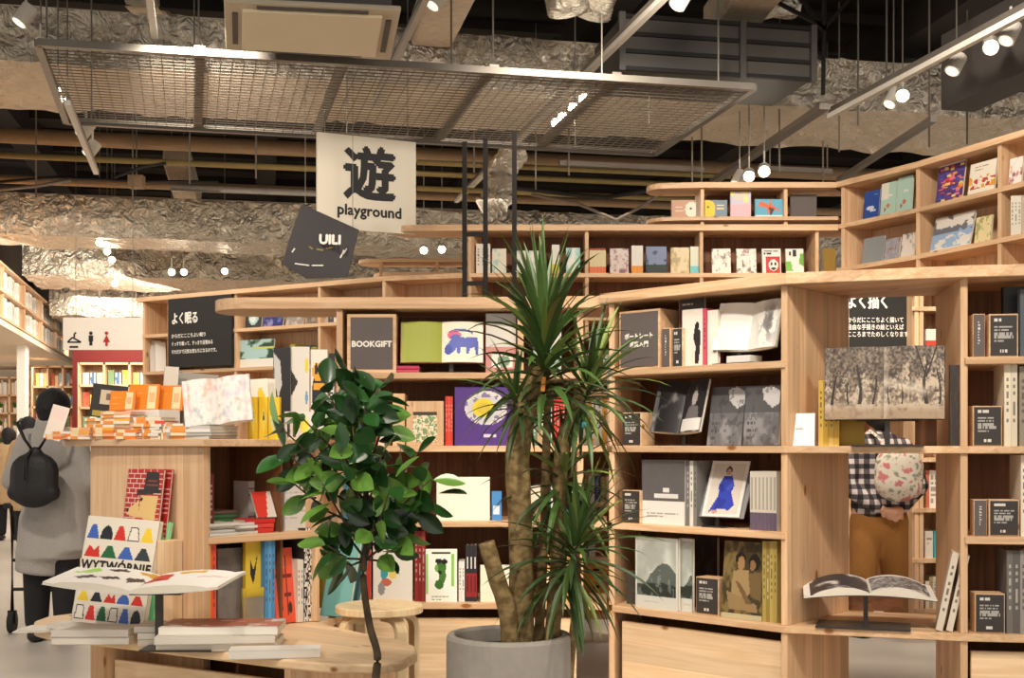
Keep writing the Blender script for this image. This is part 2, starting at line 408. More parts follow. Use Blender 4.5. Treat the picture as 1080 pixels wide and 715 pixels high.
def book(name, label, cat, w, h, t, art, spine=(220, 210, 195), M=None, group=None, pages=True, parent=None, spine_art=None, back=None, pagecol=(236, 226, 208)):
    """cover shell with front print at local y=0 facing -Y; pages are a child"""
    mb = MB(); c = min(.003, t * .2)
    if art.ndim == 1: art = np.ones((1, 1, 3)) * art
    back = back if back is not None else spine
    I = Matrix.Identity(4)
    mb.grid(I, w, h, art)
    x = w / 2
    av = tuple(np.mean(art.reshape(-1, 3), axis=0))
    # front board rim, spine, back board
    mb.add([(-x, 0, 0), (x, 0, 0), (x, c, 0), (-x, c, 0), (-x, 0, h), (x, 0, h), (x, c, h), (-x, c, h)], [(3, 2, 1, 0), (4, 5, 6, 7), (1, 2, 6, 5), (2, 3, 7, 6)], 'print', col=av)
    mb.box((-x + c / 2, t / 2, h / 2), (c, t, h), 'print', col=spine)
    mb.box((0, t - c / 2, h / 2), (w, c, h), 'print', col=back)
    if spine_art is not None:
        mb.grid(Matrix.Translation((-x - .0004, t / 2, 0)) @ Matrix.Rotation(R(-90), 4, 'Z'), t, h, spine_art)
    o = mb.build(name, parent, local=True)
    props(o, label, cat, group)
    if M is not None: o.matrix_world = M; WM[o.name] = M.copy()
    pg = MB(); e = min(.003, h * .02)
    if pages:
        pg.box(((c - e) / 2, t / 2, h / 2), (w - c - e - .0006, t - 2 * c - .0006, h - 2 * e), 'matte_print', col=pagecol)
        pg.build('pages', o, local=True)
    return o

class Bay:
    def __init__(s, F0, F1, where):
        s.a, s.b = Vector(F0), Vector(F1); s.u = (s.b - s.a).normalized(); s.n = Vector((-s.u.y, s.u.x)); s.rz = math.atan2(s.u.y, s.u.x); s.where = where
    def at(s, px, d):
        # ray k*(t,1) = a + n d + q u
        t = (px - 540) / F; A = s.a + s.n * d
        # k*t - q*ux = Ax ; k - q*uy = Ay
        det = -t * s.u.y + s.u.x
        k = (-A.x * s.u.y + s.u.x * A.y) / det
        return Vector((k * t, k))
    def face(s, z, x0, x1, yt, art, label, t=.015, d=.08, tilt=.0, spine=(220, 210, 195), name='book', cat='book', group=None, raise_=0, rz=0, **kw):
        p0, p1 = s.at(x0, d), s.at(x1, d); m = (p0 + p1) / 2; w = (p1 - p0).length
        h = (Z(yt, m.y) - z - raise_) / math.cos(tilt)
        M = Matrix.Translation((m.x, m.y, z + raise_ + t * math.sin(tilt))) @ Matrix.Rotation(s.rz + rz, 4, 'Z') @ Matrix.Rotation(-tilt, 4, 'X')
        return book(name, label, cat, w, h, t, art, spine, M, group, **kw)
    def spines(s, z, x0, x1, yt, n, cols, desc, d=.05, w=.16, pages=True, jitter=.0, group=None, art=None, name='book', cat='book', lean=0):
        out = []; group = group or (f'row of {desc} copies' if n > 1 else None)
        for i in range(n):
            a = s.at(x0 + (x1 - x0) * i / n, d); b = s.at(x0 + (x1 - x0) * (i + 1) / n, d); t = (b - a).length - .0008
            h = (Z(yt, b.y) - z) * (1 - jitter * random.random())
            col = cols[i % len(cols)]
            M = Matrix.Translation((b.x + s.n.x * w / 2, b.y + s.n.y * w / 2, z)) @ Matrix.Rotation(s.rz + R(90), 4, 'Z')
            sa = art(col, i) if art else spine_title(col, i)
            lab = f'{desc}, {ORD(i)} of {n} {s.where}' if n > 1 else f'{desc} {s.where}'
            out.append(book(name, lab, cat, w, h, t, np.array(col, float), col, M, group, pages, spine_art=sa))
        return out
def spine_title(col, i):
    a = Art(3, 24, col); d = np.mean(col) > 120; k = (70, 60, 60) if d else (226, 218, 206)
    v = .82; r = random.Random(i * 7 + 3)
    while v > .3:
        q = r.uniform(.02, .06); a.rect(.3, v - q, .7, v, tuple(np.array(k) * .6 + np.array(col) * .4)); v -= q + .035
    return a.a
# ================================================================== SETTING
U = Vector((1, .2, 0)).normalized(); V = Vector((-.2, 1, 0)).normalized()        # building axes
def struct(mb, name, bevel=0): o = mb.build(name, bevel=bevel); o['kind'] = 'structure'; return o
mb = MB(); mb.add([(-16, -4, 0), (14, -4, 0), (14, 34, 0), (-16, 34, 0)], [(0, 1, 2, 3)], 'concrete_floor'); mb.add([(-16, -4, -.1), (14, -4, -.1), (14, 34, -.1), (-16, 34, -.1)], [(3, 2, 1, 0)], 'concrete_floor'); struct(mb, 'floor')
mb = MB()
mb.box((-1, 15, 5.75), (32, 42, .3), 'ceiling_black')
for i in range(22):                                       # ribs of the dark deck
    c = Vector((-1, 8, 5.55)) + V * (i * .9 - 2); mb.bar(c - U * 13, c + U * 13, .08, .1, 'ceiling_black')
for i in range(6):                                        # downstand beams
    c = Vector((-6 + i * 3.2, 14, 5.42)); mb.bar(c - V * 12, c + V * 14, .3, .36, 'ceiling_black')
struct(mb, 'ceiling')
mb = MB(); a = Vector((-14.5, 29.5)); b = Vector((12, 34.5)); mb.wall(a, b, .2, 0, 5.6, 'ceiling_black'); struct(mb, 'wall_back')

# left wall running away along the aisle, with the pale bulkhead under its high shelf
LA = Vector((-6.9, 16.7)); LD = Vector((-.246, 1)).normalized(); LN = Vector((-LD.y, LD.x))   # LN points away from the aisle
mb = MB(); mb.wall(LA - LD * 6 + LN * .45, LA + LD * 11 + LN * .45, .1, 2.985, 4.75, 'grey_wall'); struct(mb, 'wall_left')
mb = MB(); q = [LA - LD * 6 - LN * .0, LA + LD * 10.6, LA + LD * 10.6 + LN * 6, LA - LD * 6 + LN * 6]
mb.prism([tuple(p) for p in q], 2.90, 2.98, 'soffit')
q = [LA + LD * 10.2, LA + LD * 10.2 + LN * .4, LA + LD * 10.2 + LN * 5, LA + LD * 9.2 + LN * 5]
struct(mb, 'trim_1')
mb = MB(); mb.wall(LA + LD * 11.2 - LN * 2.2 , LA + LD * 11.2 + LN * 6, .2, 0, 2.95, 'soffit'); struct(mb, 'wall_far')

# ------------------------------------------------------------------ ducts, pipes, mesh raft, cassette
def crumpled_box(mb, c, ax, L, ay, W, z0, z1, amp, res, mats, seed):
    """long duct box along ax with crumpled foil sides; mats=(side, bottom)"""
    r = np.random.default_rng(seed); nx = int(L / res)
    prof = [(0, z1), (0, z0), (W, z0), (W, z1)]
    per = []
    for (a0, b0), (a1, b1) in zip(prof[:-1], prof[1:]):
        n = max(2, int(math.hypot(a1 - a0, b1 - b0) / res))
        for i in range(n): per.append((a0 + (a1 - a0) * i / n, b0 + (b1 - b0) * i / n, 0 if (a0 == a1) else 1))
    per.append((W, z1, 0)); m = len(per)
    vs = []; k = r.random((nx // 3 + 3, m // 2 + 3))
    for i in range(nx + 1):
        for j, (y, z, t) in enumerate(per):
            fx, fy = i / 3, j / 2; a, b = int(fx), int(fy); u, v = fx - a, fy - b
            d = (k[a, b] * (1 - u) + k[a + 1, b] * u) * (1 - v) + (k[a, b + 1] * (1 - u) + k[a + 1, b + 1] * u) * v - .5 + (r.random() - .5) * .6
            e = amp if t == 0 else amp * .5
            p = Vector(c) + ax * (L * i / nx) + ay * (y + (d * e)); p.z = z + d * e * .8; vs.append(p)
    f0 = []; f1 = []
    for i in range(nx):
        for j in range(m - 1):
            q = (i * m + j, (i + 1) * m + j, (i + 1) * m + j + 1, i * m + j + 1)
            (f1 if per[j][2] == 1 else f0).append(q)
    mb.add(vs, f0, mats[0]); mb.add(vs, f1, mats[1])
    mb.box(Vector(c) + ax * L / 2 + ay * W / 2 + Vector((0, 0, (z0 + z1) / 2)) + Vector((0, 0, .08)), (L - .1, W - .2, (z1 - z0) - .1), 'duct_skin', rot=Matrix(((ax.x, ay.x, 0), (ax.y, ay.y, 0), (0, 0, 1))))
def duct(label, px, D, h0, h1, W, L, amp, mats, seed, res=.12, back=9):
    c = Vector((X(px, D), D, 0)) - U * back; t = MB()
    crumpled_box(t, c, U, L, V, W, CZ + h0, CZ + h1, amp, res, mats, seed)
    o = t.build('foil_duct'); props(o, label, 'duct'); return o
duct('big foil-wrapped ceiling duct nearest the front, above the wire mesh raft', 0, 10.3, 3.2, 3.68, 1.5, 17, .10, ('foil', 'foil_matte'), 3, back=1.1)
duct('quilted foil duct hanging behind the yellow pipe, left of the playground sign', 0, 15.2, 2.58, 3.1, 1.0, 24, .09, ('foil', 'foil'), 4, back=.3)
duct('lower foil duct just behind the quilted one, above the small track lights', 0, 17.8, 2.45, 2.98, 1.6, 26, .12, ('foil', 'foil_matte'), 5, back=-.3)
duct('furthest foil duct, over the toilet sign and the far shelves', 0, 21.0, 2.2, 2.95, 1.6, 26, .16, ('foil', 'foil'), 6, .16, back=-.8)

def pipe(name, label, cat, px, D, h, r, mat, L0, L1, n=10, off=0):
    c = Vector((X(px, D), D, CZ + h)); t = MB(); t.tube([c + U * L0, c + U * (L0 + L1) / 2, c + U * L1], r, mat, n)
    o = t.build(name, smooth=True); props(o, label, cat); return o
pipe('lagged_pipe', 'thick tan lagged pipe crossing just under the mesh raft', 'pipe', 0, 13.5, 3.38, .085, 'pipe_tan', -.2, 14)
pipe('lagged_pipe', 'second tan pipe, thinner, crossing behind the playground sign', 'pipe', 0, 14.2, 3.05, .05, 'pipe_tan', -.1, 16)
pipe('yellow_pipe', 'thin yellow gas pipe running below the thick tan pipe', 'pipe', 0, 12.9, 3.02, .032, 'pipe_yellow', -.3, 13)
pipe('yellow_pipe', 'upper of the two short yellow pipes right of the playground sign', 'pipe', 440, 13.4, 3.06, .03, 'pipe_yellow', 0, 3.6)
pipe('yellow_pipe', 'lower of the two short yellow pipes right of the playground sign', 'pipe', 440, 13.8, 2.86, .03, 'pipe_yellow', 0, 3.6)
t = MB(); c = P(180, 198, 14.5); t.bar(c, c + U * 2.2, .05, .07, 'steel_grey'); props(t.build('steel_channel'), 'pale steel channel in the dark gap left of the playground sign', 'channel')
t = MB(); c = P(590, 172, 12.6); t.bar(c, c + U * 1.55, .05, .05, 'steel_grey'); props(t.build('steel_channel'), 'pale steel channel hanging right of the ladder tops', 'channel')
t = MB(); c = P(812, 178, 13); t.bar(c, c + U * .7, .05, .05, 'steel_grey'); t.tube([c, (c.x, c.y, 5.58)], .008, 'steel_grey', 6); t.tube([c + U * .65, ((c + U * .65).x, (c + U * .65).y, 5.58)], .008, 'steel_grey', 6); props(t.build('steel_channel'), 'short pale steel channel above the topmost shelf', 'channel')
# slanting beams above the ducts, lagged
for i, (x0, y0, D0, x1, y1, D1, wd) in enumerate([(148, -10, 11.8, 170, 14, 12.6, .34), (482, -30, 9.6, 455, 32, 11, .36), (815, -40, 9.4, 765, 25, 10.8, .4), (185, 160, 16, 200, 212, 17.0, .32)]):
    t = MB(); t.bar(P(x0, y0, D0), P(x1, y1, D1), wd, .3, 'duct_skin'); w_ = ['above the ceiling cassette', 'between the cassette and the louvred duct', 'above the louvred grey duct', 'in the dark gap left of the playground sign'][i]
    props(t.build('lagged_beam', bevel=.02), f'tan fireproofed steel beam slanting {w_}', 'beam')
# dark pipes and cables
for i, (pts, r) in enumerate([([(0, 192, 14), (60, 187, 14), (140, 191, 14), (230, 192, 14)], .018), ([(0, 200, 13.9), (40, 196, 13.9), (75, 190, 13.9)], .02), ([(520, 195, 13), (600, 205, 13), (640, 208, 13), (690, 200, 13)], .025), ([(560, 205, 12.8), (610, 215, 12.8), (650, 232, 12.8), (680, 216, 12.8), (700, 200, 12.8)], .018), ([(120, 187, 13.2), (150, 176, 13.2), (175, 172, 13.2)], .018)]):
    t = MB(); t.tube([P(*p) for p in pts], r, 'cable_black' if i % 2 == 0 else 'wire_grey', 6)
    props(t.build('ceiling_cable', smooth=True), f'sagging ceiling cable {["running left above the quilted foil duct", "branching off at the far left of the dark gap", "drooping behind the ladder tops toward the topmost shelf", "looping low above the wooden shelf tops", "rising toward the fused box left of the sign"][i]}', 'cable')
t = MB(); c = P(144, 192, 13.6); t.box(c, (.16, .12, .14), 'pipe_tan'); t.tube([c, (c.x, c.y, 5.58)], .008, 'steel_grey', 6); props(t.build('junction_box'), 'small tan junction box on the cable in the dark gap', 'junction box')

# foil flexible duct bits, right of the sign
def flex(pts, r, label):
    t = MB(); P3 = []; n = 26
    ctrl = [P(*p) for p in pts]
    for i in range(n + 1):
        f = i / n * (len(ctrl) - 1); k = min(int(f), len(ctrl) - 2); u = f - k; P3.append(ctrl[k].lerp(ctrl[k + 1], u))
    t.tube(P3, [r * (1.15 if i % 2 else .85) for i in range(n + 1)], 'foil', 12); props(t.build('flexible_duct', smooth=True), label, 'duct')
flex([(545, 158, 12.4), (525, 185, 12.2), (530, 208, 12.2), (508, 222, 12.2)], .13, 'crumpled silver flexible duct curling behind the ladder tops')
flex([(590, -30, 9), (597, -5, 9), (600, 13, 9)], .14, 'short foil bag duct hanging at the top, left one of two')
flex([(640, -30, 9.2), (628, -5, 9.2), (622, 16, 9.2)], .14, 'short foil bag duct hanging at the top, right one of two')
flex([(800, 8, 11), (815, 5, 11.3), (835, 8, 11.6)], .1, 'small foil flexible duct above the louvred grey duct')

# louvred grey duct
t = thing('louvred_duct', 'grey rectangular duct with panel seams, above the right end of the mesh raft', 'duct', tuple(P(750, 80, 9.9)))
m = MB(); a = Vector((X(655, 9.75), 9.75)); b = a + Vector((U.x, U.y)) * 1.62
rm = Matrix(((U.x, V.x, 0), (U.y, V.y, 0), (0, 0, 1)))
cc = Vector(((a.x + b.x) / 2, (a.y + b.y) / 2, 0)) + V * .4; z0, z1 = Z(78, 9.9), Z(24, 9.9)
m.box(cc + Vector((0, 0, (z0 + z1) / 2)), (1.62, .8, z1 - z0), 'grey_duct', rot=rm); m.build('casing', t, bevel=.006)
m = MB()
for k in range(4):
    z = z0 + (z1 - z0) * k / 3; m.box(cc - V * .41 + Vector((0, 0, z)), (1.64, .04, .03), 'cable_black', rot=rm)
m.build('seam_rail', t)
for k in (-.81, .2, .81):
    m = MB(); m.box(cc - V * .42 + U * k + Vector((0, 0, (z0 + z1) / 2)), (.05, .05, z1 - z0 + .05), 'grey_duct', rot=rm); m.build('flange', t)

# grey bulkhead at upper right
m = MB(); A = Vector((X(1010, 10), 10)); dr = Vector((.246, -1)).normalized(); m.wall(A, A + dr * 5, .3, CZ + 2.7, CZ + 3.3, 'dark_bulkhead'); m.wall(A + dr * .1 + Vector((.5, 0)), A + dr * 5 + Vector((.5, 0)), .9, CZ + 2.82, CZ + 3.3, 'dark_bulkhead')
props(m.build('grey_bulkhead'), 'plain dark grey ceiling bulkhead at the upper right, behind the track lights', 'bulkhead')

# wire mesh raft
mh = CZ + 2.7
c0, c1, c2, c3 = [Vector((X(px, 2.7 * F / (HY - py)), 2.7 * F / (HY - py), mh)) for px, py in ((40, 45), (795, 92), (690, 162), (70, 128))]
raft = thing('mesh_raft', 'large suspended wire mesh raft in a steel frame under the ducts', 'ceiling raft', tuple((c0 + c1 + c2 + c3) / 4))
def quad(u, v): return (c0 * (1 - u) + c1 * u) * (1 - v) + (c3 * (1 - u) + c2 * u) * v
for a, b in ((c0, c1), (c3, c2), (c0, c3), (c1, c2)):
    m = MB(); m.bar(a, b, .05, .05, 'steel_grey'); m.build('frame_bar', raft)
for u in (.206, .40, .61, .79):
    m = MB(); m.bar(quad(u, 0) + Vector((0, 0, .03)), quad(u, 1) + Vector((0, 0, .03)), .07, .04, 'steel_grey'); m.build('cross_bar', raft)
m = MB()
for i in range(1, 28): m.bar(quad(0, i / 28), quad(1, i / 28), .008, .007, 'wire_grey')
for i in range(1, 64): m.bar(quad(i / 64, 0), quad(i / 64, 1), .005, .004, 'wire_grey')
m.build('wire_mesh', raft)
for u, v in ((0.01, .02), (.04, .95), (.206, .5), (.39, 0.02), (.41, .02), (.55, .02), (.61, 0.02), (.77, .02), (.95, .03), (.85, .98), (.45, .98), (.2, .98), (.93, .6)):
    m = MB(); p = quad(u, v); m.tube([p, Vector((p.x, p.y, 5.6))], .007, 'steel_grey', 6); m.build('hanger_rod', raft)
# more threaded rods among the ducts
for i, (px, D) in enumerate([(740, 12.5), (730, 12.8), (885, 12), (822, 11.8), (868, 13), (905, 11), (38, 13), (200, 12.9), (500, 12.9), (565, 12.6), (600, 12.5), (935, 10.5), (980, 10.8), (1020, 11.2), (270, 13.2), (140, 13.3)]):
    t = MB(); x = X(px, D); t.tube([(x, D, 3.9 + (i % 3) * .12), (x, D, 5.6)], .009, 'steel_grey' if i % 2 else 'wire_grey', 6)
    props(t.build('threaded_rod'), f'thin threaded ceiling rod, {ORD(sorted([q[0] for q in [(740,),(730,),(885,),(822,),(868,),(905,),(38,),(200,),(500,),(565,),(600,),(935,),(980,),(1020,),(270,),(140,)]]).index(px))} of sixteen from the left', 'ceiling rod', 'threaded rods among the ducts')
t = MB()
for i, (x0, y0, x1, y1) in enumerate([(870, -20, 868, 100), (840, -10, 868, 32), (905, -12, 868, 32), (815, 0, 868, 28), (845, 52, 868, 62), (790, 20, 835, 30)]): t.bar(P(x0, y0, 10.6), P(x1, y1, 10.6), .03, .03, 'black_metal')
props(t.build('brace_rods'), 'black brace rods meeting in a fan above the right foil duct', 'brace')
t = MB(); t.bar(P(985, 125, 9.4), P(885, 190, 12.2), .05, .05, 'steel_grey'); props(t.build('steel_channel'), 'slanting steel channel under the foil duct above the wing shelf', 'channel')
t = MB(); t.bar(P(870, 112, 10.2), P(752, 192, 14), .09, .05, 'steel_grey'); props(t.build('steel_channel'), 'slanting steel channel carrying the lights over the topmost shelf', 'channel')

# ceiling cassette
h = 2.62; q = [Vector((X(px, h * F / (HY - py)), h * F / (HY - py), CZ + h)) for px, py in ((236, 2), (423, 11), (412, 63), (238, 53))]
cas = thing('ceiling_cassette', 'cream square air conditioning cassette hanging above the mesh raft', 'air conditioner', tuple((q[0] + q[2]) / 2))
cen = sum(q, Vector()) / 4
m = MB(); m.prism([tuple((cen + (p - cen) * .9).xy) for p in q], CZ + h + .03, CZ + h + .32, 'grey_duct'); m.build('housing', cas)
m = MB(); m.prism([tuple(p.xy) for p in q], CZ + h, CZ + h + .03, 'fascia_grey'); m.build('fascia', cas, bevel=.006)
m = MB(); m.prism([tuple((cen + (p - cen) * .80).xy) for p in q], CZ + h - .02, CZ + h, 'cream_panel'); m.build('intake_grille', cas, bevel=.004)
for k in range(4):
    a, b = q[k], q[(k + 1) % 4]; a_, b_ = cen + (a - cen) * .88, cen + (b - cen) * .88; d = (b_ - a_) * .14
    m = MB(); m.bar(a_ + d + Vector((0, 0, -.004)), b_ - d + Vector((0, 0, -.004)), .035, .012, 'grey_duct'); m.build('air_vane', cas)

# ------------------------------------------------------------------ track lighting
TD = Vector((-.246, 1, 0)).normalized()
def track(px, py, h, L0, L1, where):
    D = h * F / (HY - py); c = Vector((X(px, D), D, CZ + h)); m = MB(); m.bar(c + TD * L0, c + TD * L1, .045, .04, 'white_metal'); m.bar(c + TD * L0 + Vector((0, 0, .045)), c + TD * L1 + Vector((0, 0, .045)), .02, .05, 'steel_grey')
    props(m.build('light_track'), 'white lighting track ' + where, 'lighting track')
    return c
track(698, 0, 2.95, -1.5, 7.0, 'running over the right half of the mesh raft')
track(448, 0, 2.95, -1.5, 2.6, 'running down past the right edge of the ceiling cassette')
track(1045, 33, 2.75, -2.0, 2.2, 'at the upper right in front of the grey bulkhead')
track(158, 0, 2.8, -1, 0.7, 'crossing the near left corner of the mesh raft')
track(80, 130, 2.5, -.6, 1.8, 'carrying two spots at the left below the mesh raft')
SPN = [0]
def spotlight(px, py, D, aim, where, r=.05, L=.14, face='lamp_face', hang=False):
    """aim = direction the lamp face looks"""
    grp = 'track spotlights on the ceiling'; p = P(px, py, D); d = Vector(aim).normalized(); t = thing('track_spotlight', 'white cylinder track spotlight ' + where, 'spotlight', tuple(p), group=grp)
    m = MB(); m.tube([p - d * L, p - d * L * .98, p], [r * .8, r, r], 'white_metal', 16, caps=True); m.build('lamp_housing', t, smooth=False)
    m = MB(); m.tube([p + d * .001, p + d * .006], r * .8, face, 16); m.build('lamp_lens', t)
    m = MB(); b = p - d * L * .6; m.bar(b, b + Vector((0, 0, .17)), .02, .012, 'white_metal'); m.build('bracket', t)
    if hang: m = MB(); m.tube([b + Vector((0, 0, .12)), (b.x, b.y, 5.58)], .006, 'steel_grey', 6); m.build('drop_rod', t)
toC = lambda px, py, D, dx=0, dz=-.6: (Vector((0, 0, CZ)) - P(px, py, D)).normalized() + Vector((dx, 0, dz))
for px, py, D, kind, wh in [
    (20, 24, 8.4, 0, 'pointing down beside the top left corner of the raft'),
    (85, 143, 10.4, 0, 'upper of two on the left track below the raft'), (92, 163, 11.0, 0, 'lower of two on the left track below the raft'),
    (456, 6, 8.6, 0, 'at the very top beside the slanting beam'), (714, 6, 8.2, 0, 'at the very top above the louvred duct'),
    (1004, 75, 9.0, 0, 'hanging lit sideways, leftmost on the upper right track'),
    (1045, 50, 8.6, 1, 'glaring, middle one on the upper right track'), (1061, 43, 8.4, 0, 'rightmost on the upper right track'),
    (952, 101, 10.0, 1, 'glaring alone in front of the right foil duct'), (938, 110, 10.2, 0, 'turned away beside the lone glaring one'),
    (616, 105, 10.8, 1, 'glaring, top of the cluster behind the mesh raft'), (605, 114, 11.0, 1, 'glaring, second in the cluster behind the mesh raft'),
    (594, 124, 11.3, 1, 'glaring, third in the cluster behind the mesh raft'), (587, 130, 11.6, 1, 'glaring, lowest of the cluster behind the mesh raft'),
    (806, 181, 11.2, 1, 'glaring, right one of the pair over the topmost shelf'), (790, 186, 11.5, 1, 'glaring, left one of the pair over the topmost shelf'), (776, 194, 11.8, 0, 'dim, left of the pair over the topmost shelf')]:
    spotlight(px, py, D, toC(px, py, D, 0, -.25) if kind else (-.5, -.25, -.85), wh, r=.055 if kind else .058, face='lamp_face' if kind else 'lamp_dim', hang=(px, py) in ((806, 181), (790, 186), (776, 194), (952, 101), (938, 110), (20, 24), (1004, 75), (456, 6)))
for i, (px, py, D) in enumerate([(105, 256, 15.6), (113, 265, 16.2), (118, 274, 16.6), (121, 299, 18), (181, 287, 16.4), (194, 287, 16.6), (237, 286, 17), (143, 330, 19.5), (447, 264, 15.2), (466, 263, 15.2), (105, 316, 20), (43, 52, 8.9), (61, 95, 9.5), (71, 105, 9.8)]):
    spotlight(px, py, D, toC(px, py, D, 0, -.2), ['glaring far off, top of three left of the signboard', 'glaring far off, middle of three at the left', 'glaring far off, lowest of three at the left', 'glaring far off below the group of three', 'glaring, left of a far pair above the black sign', 'glaring, right of a far pair above the black sign', 'glaring far off left of the tilted dark board', 'tiny beside the toilet sign top', 'left of the pair above the shelf tops left of the ladder', 'right of the pair above the shelf tops left of the ladder', 'tiny above the toilet sign', 'small, seen through the left end of the raft', 'small, middle one seen through the left end of the raft', 'small, lowest seen through the left end of the raft'][i], r=.05 if i not in (7, 10, 11, 12, 13) else .025, face='lamp_far', hang=True)

# ------------------------------------------------------------------ hanging signs
D = 10.0
pl = thing('hanging_sign', 'large ivory hanging sign lettered with a black character and playground', 'sign', (X(386, D), D, Z(240, D)))
t = MB(); a = P(334, 142, D); b = P(438, 148, D + .35); zz = Z(240, D)
dv = (b - a); dv.z = 0; rzz = math.atan2(dv.y, dv.x); wd = dv.length; mid = (a + b) / 2; top = (a.z + b.z) / 2
Mx = Matrix.Translation((mid.x, mid.y, 0)) @ Matrix.Rotation(rzz, 4, 'Z')
t.box(Mx @ Vector((0, 0, (zz + top) / 2)), (wd, .03, top - zz), 'ivory_panel', rot=Matrix.Rotation(rzz, 3, 'Z'))
t.text('遊', .46, Mx @ Matrix.Translation((0.02, -.018, zz + .44)), 'ink', bold=.012)
t.text('playground', .125, Mx @ Matrix.Translation((0.02, -.018, zz + .16)), 'ink', bold=.003)
t.build('panel', pl)
for s in (-.42, .42):
    m = MB(); p = Mx @ Vector((s * wd, 0, top)); m.tube([p, (p.x, p.y, 5.6)], .004, 'steel_grey', 6); m.build('hanging_wire', pl)
D = 9.4
t = MB(); pts = [(318, 215), (378, 242), (366, 292), (322, 293), (298, 279), (304, 255)]
vs = [P(x, y, D + (x - 340) * .003) for x, y in pts]; n = len(vs)
t.add(vs + [v + Vector((0, .035, 0)) for v in vs], [tuple(range(n))[::-1], tuple(range(n, 2 * n))] + [(i, (i + 1) % n, n + (i + 1) % n, n + i) for i in range(n)], 'board_dark')
tb = t
Mt = lambda px, py, ang: Matrix.Translation(P(px, py, D - .12)) @ Matrix.Rotation(R(-ang), 4, 'Y')
# writing sits on the board, tipped like it
base = Matrix.Translation(P(349, 254, D + .02)) @ Matrix.Rotation(R(2), 4, 'Y') @ Matrix.Translation((0, -.045, 0))
t.text('UILI', .10, base, 'white_paint', bold=.004)
for x0, y0, x1, y1, wth in [(326, 260, 330, 263, .012), (334, 263, 341, 264, .014), (344, 262, 352, 261, .012), (311, 278, 326, 280, .01), (329, 280, 341, 280, .01), (359, 272, 363, 264, .012), (362, 268, 366, 262, .01), (308, 266, 311, 262, .01)]:
    f = lambda x, y: P(x, y, D + (x - 340) * .003) + Vector((0, -.004, 0))
    t.bar(f(x0, y0), f(x1, y1), .004, wth, 'pipe_yellow' if y0 in (260, 263, 262) else 'white_paint')
for px_ in (322, 372):
    p_ = P(px_, 218 if px_ < 340 else 240, D + .02); t.tube([p_, (p_.x, p_.y, 5.58)], .0025, 'steel_grey', 5)
o = t.build('tilted_board'); props(o, 'tilted dark grey board with scratchy white lettering below the playground sign', 'sign')
# toilet sign
D = 15.5
ts = thing('hanging_sign', 'long white hanging sign with hanger, man and woman symbols at far left', 'sign', (X(112, D), D, Z(369, D)))
t = MB(); a, b = P(67, 335, D), P(158, 369, D); t.box((a + b) / 2, (b.x - a.x, .04, a.z - b.z), 'white_paint')
y = D - .022
def q(px, py): return Vector((X(px, D), y, Z(py, D)))
for a_, b_ in (((77, 356), (72, 361)), ((77, 356), (86, 361)), ((72, 361), (86, 361)), ((79, 356), (79, 352)), ((79, 352), (81, 351))): t.bar(q(*a_), q(*b_), .004, .02, 'ink')
t.bar(q(74, 366), q(83, 366), .004, .025, 'ink')
for px, col in ((96.5, 'ink'), (113, 'red_dot')):
    t.tube([q(px, 351.5), q(px, 351.5) + Vector((0, -.004, 0))], .022, col, 14)
    if col == 'ink': t.box(q(px, 357), (.055, .004, .075), col); t.box(q(px - .7, 362), (.02, .004, .06), col); t.box(q(px + .7, 362), (.02, .004, .06), col)
    else:
        c = q(px, 0); t.add([(c.x, y - .003, Z(353, D)), (c.x - .045, y - .003, Z(361, D)), (c.x + .045, y - .003, Z(361, D))], [(0, 1, 2)], col); t.box(q(px, 363), (.03, .004, .05), col)
t.build('panel', ts)
m = MB(); p = P(80, 335, D); m.tube([p, (p.x, p.y, 5.6)], .004, 'steel_grey', 6); m.build('hanging_wire', ts)
m = MB(); p = P(140, 335, D); m.tube([p, (p.x, p.y, 5.6)], .004, 'steel_grey', 6); m.build('hanging_wire', ts)

# ------------------------------------------------------------------ black ladder frame
lad = thing('ladder_frame', 'tall dark metal ladder frame standing behind the spiky plant', 'ladder', (X(505, 9), 9, 0))
for px, yt in ((490, 150), (512, 146), (542.5, 138)):
    m = MB(); x = X(px, 9); m.box((x, 9, (Z(yt, 9)) / 2), (.035, .035, Z(yt, 9)), 'black_metal'); m.build('rail', lad)
for k in range(6):
    m = MB(); z = Z(247, 9) - .36 * k; m.box(((X(490, 9) + X(512, 9)) / 2, 9, z), (X(512, 9) - X(490, 9) - .035, .03, .03), 'black_metal'); m.build('rung', lad)
m = MB(); m.box((X(527, 9), 9, .08), (X(542.5, 9) - X(512, 9) - .035, .03, .03), 'black_metal'); m.build('foot_bar', lad)
# ================================================================== SHELF UNITS
def offs(pts, d):
    """polyline shifted away from the camera by d (mitred)"""
    out = []; P2 = [Vector(p) for p in pts]
    for i, p in enumerate(P2):
        ns = []
        if i > 0: u = (p - P2[i - 1]).normalized(); ns.append(Vector((-u.y, u.x)))
        if i < len(P2) - 1: u = (P2[i + 1] - p).normalized(); ns.append(Vector((-u.y, u.x)))
        n = sum(ns, Vector((0, 0))).normalized(); k = 1 / max(.5, n.dot(ns[0])); out.append(p + n * d * k)
    return out
def board(name, t, front, back, z1, th, mat='pine', bevel=.003):
    m = MB(); m.prism([tuple(p) for p in front] + [tuple(p) for p in back[::-1]], z1 - th, z1, mat); return m.build(name, t, bevel=bevel)
def divider(t, p0, p1, z0, z1, th=.03, mat='pine', name='divider'):
    m = MB(); m.wall(p0, p1, th, z0, z1, mat); return m.build(name, t, bevel=.002)
def backp(t, p0, p1, z0, z1, mat='pine_shaded'):
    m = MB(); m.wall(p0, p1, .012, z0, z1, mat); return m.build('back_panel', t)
def pt(px, D): return Vector((X(px, D), D))
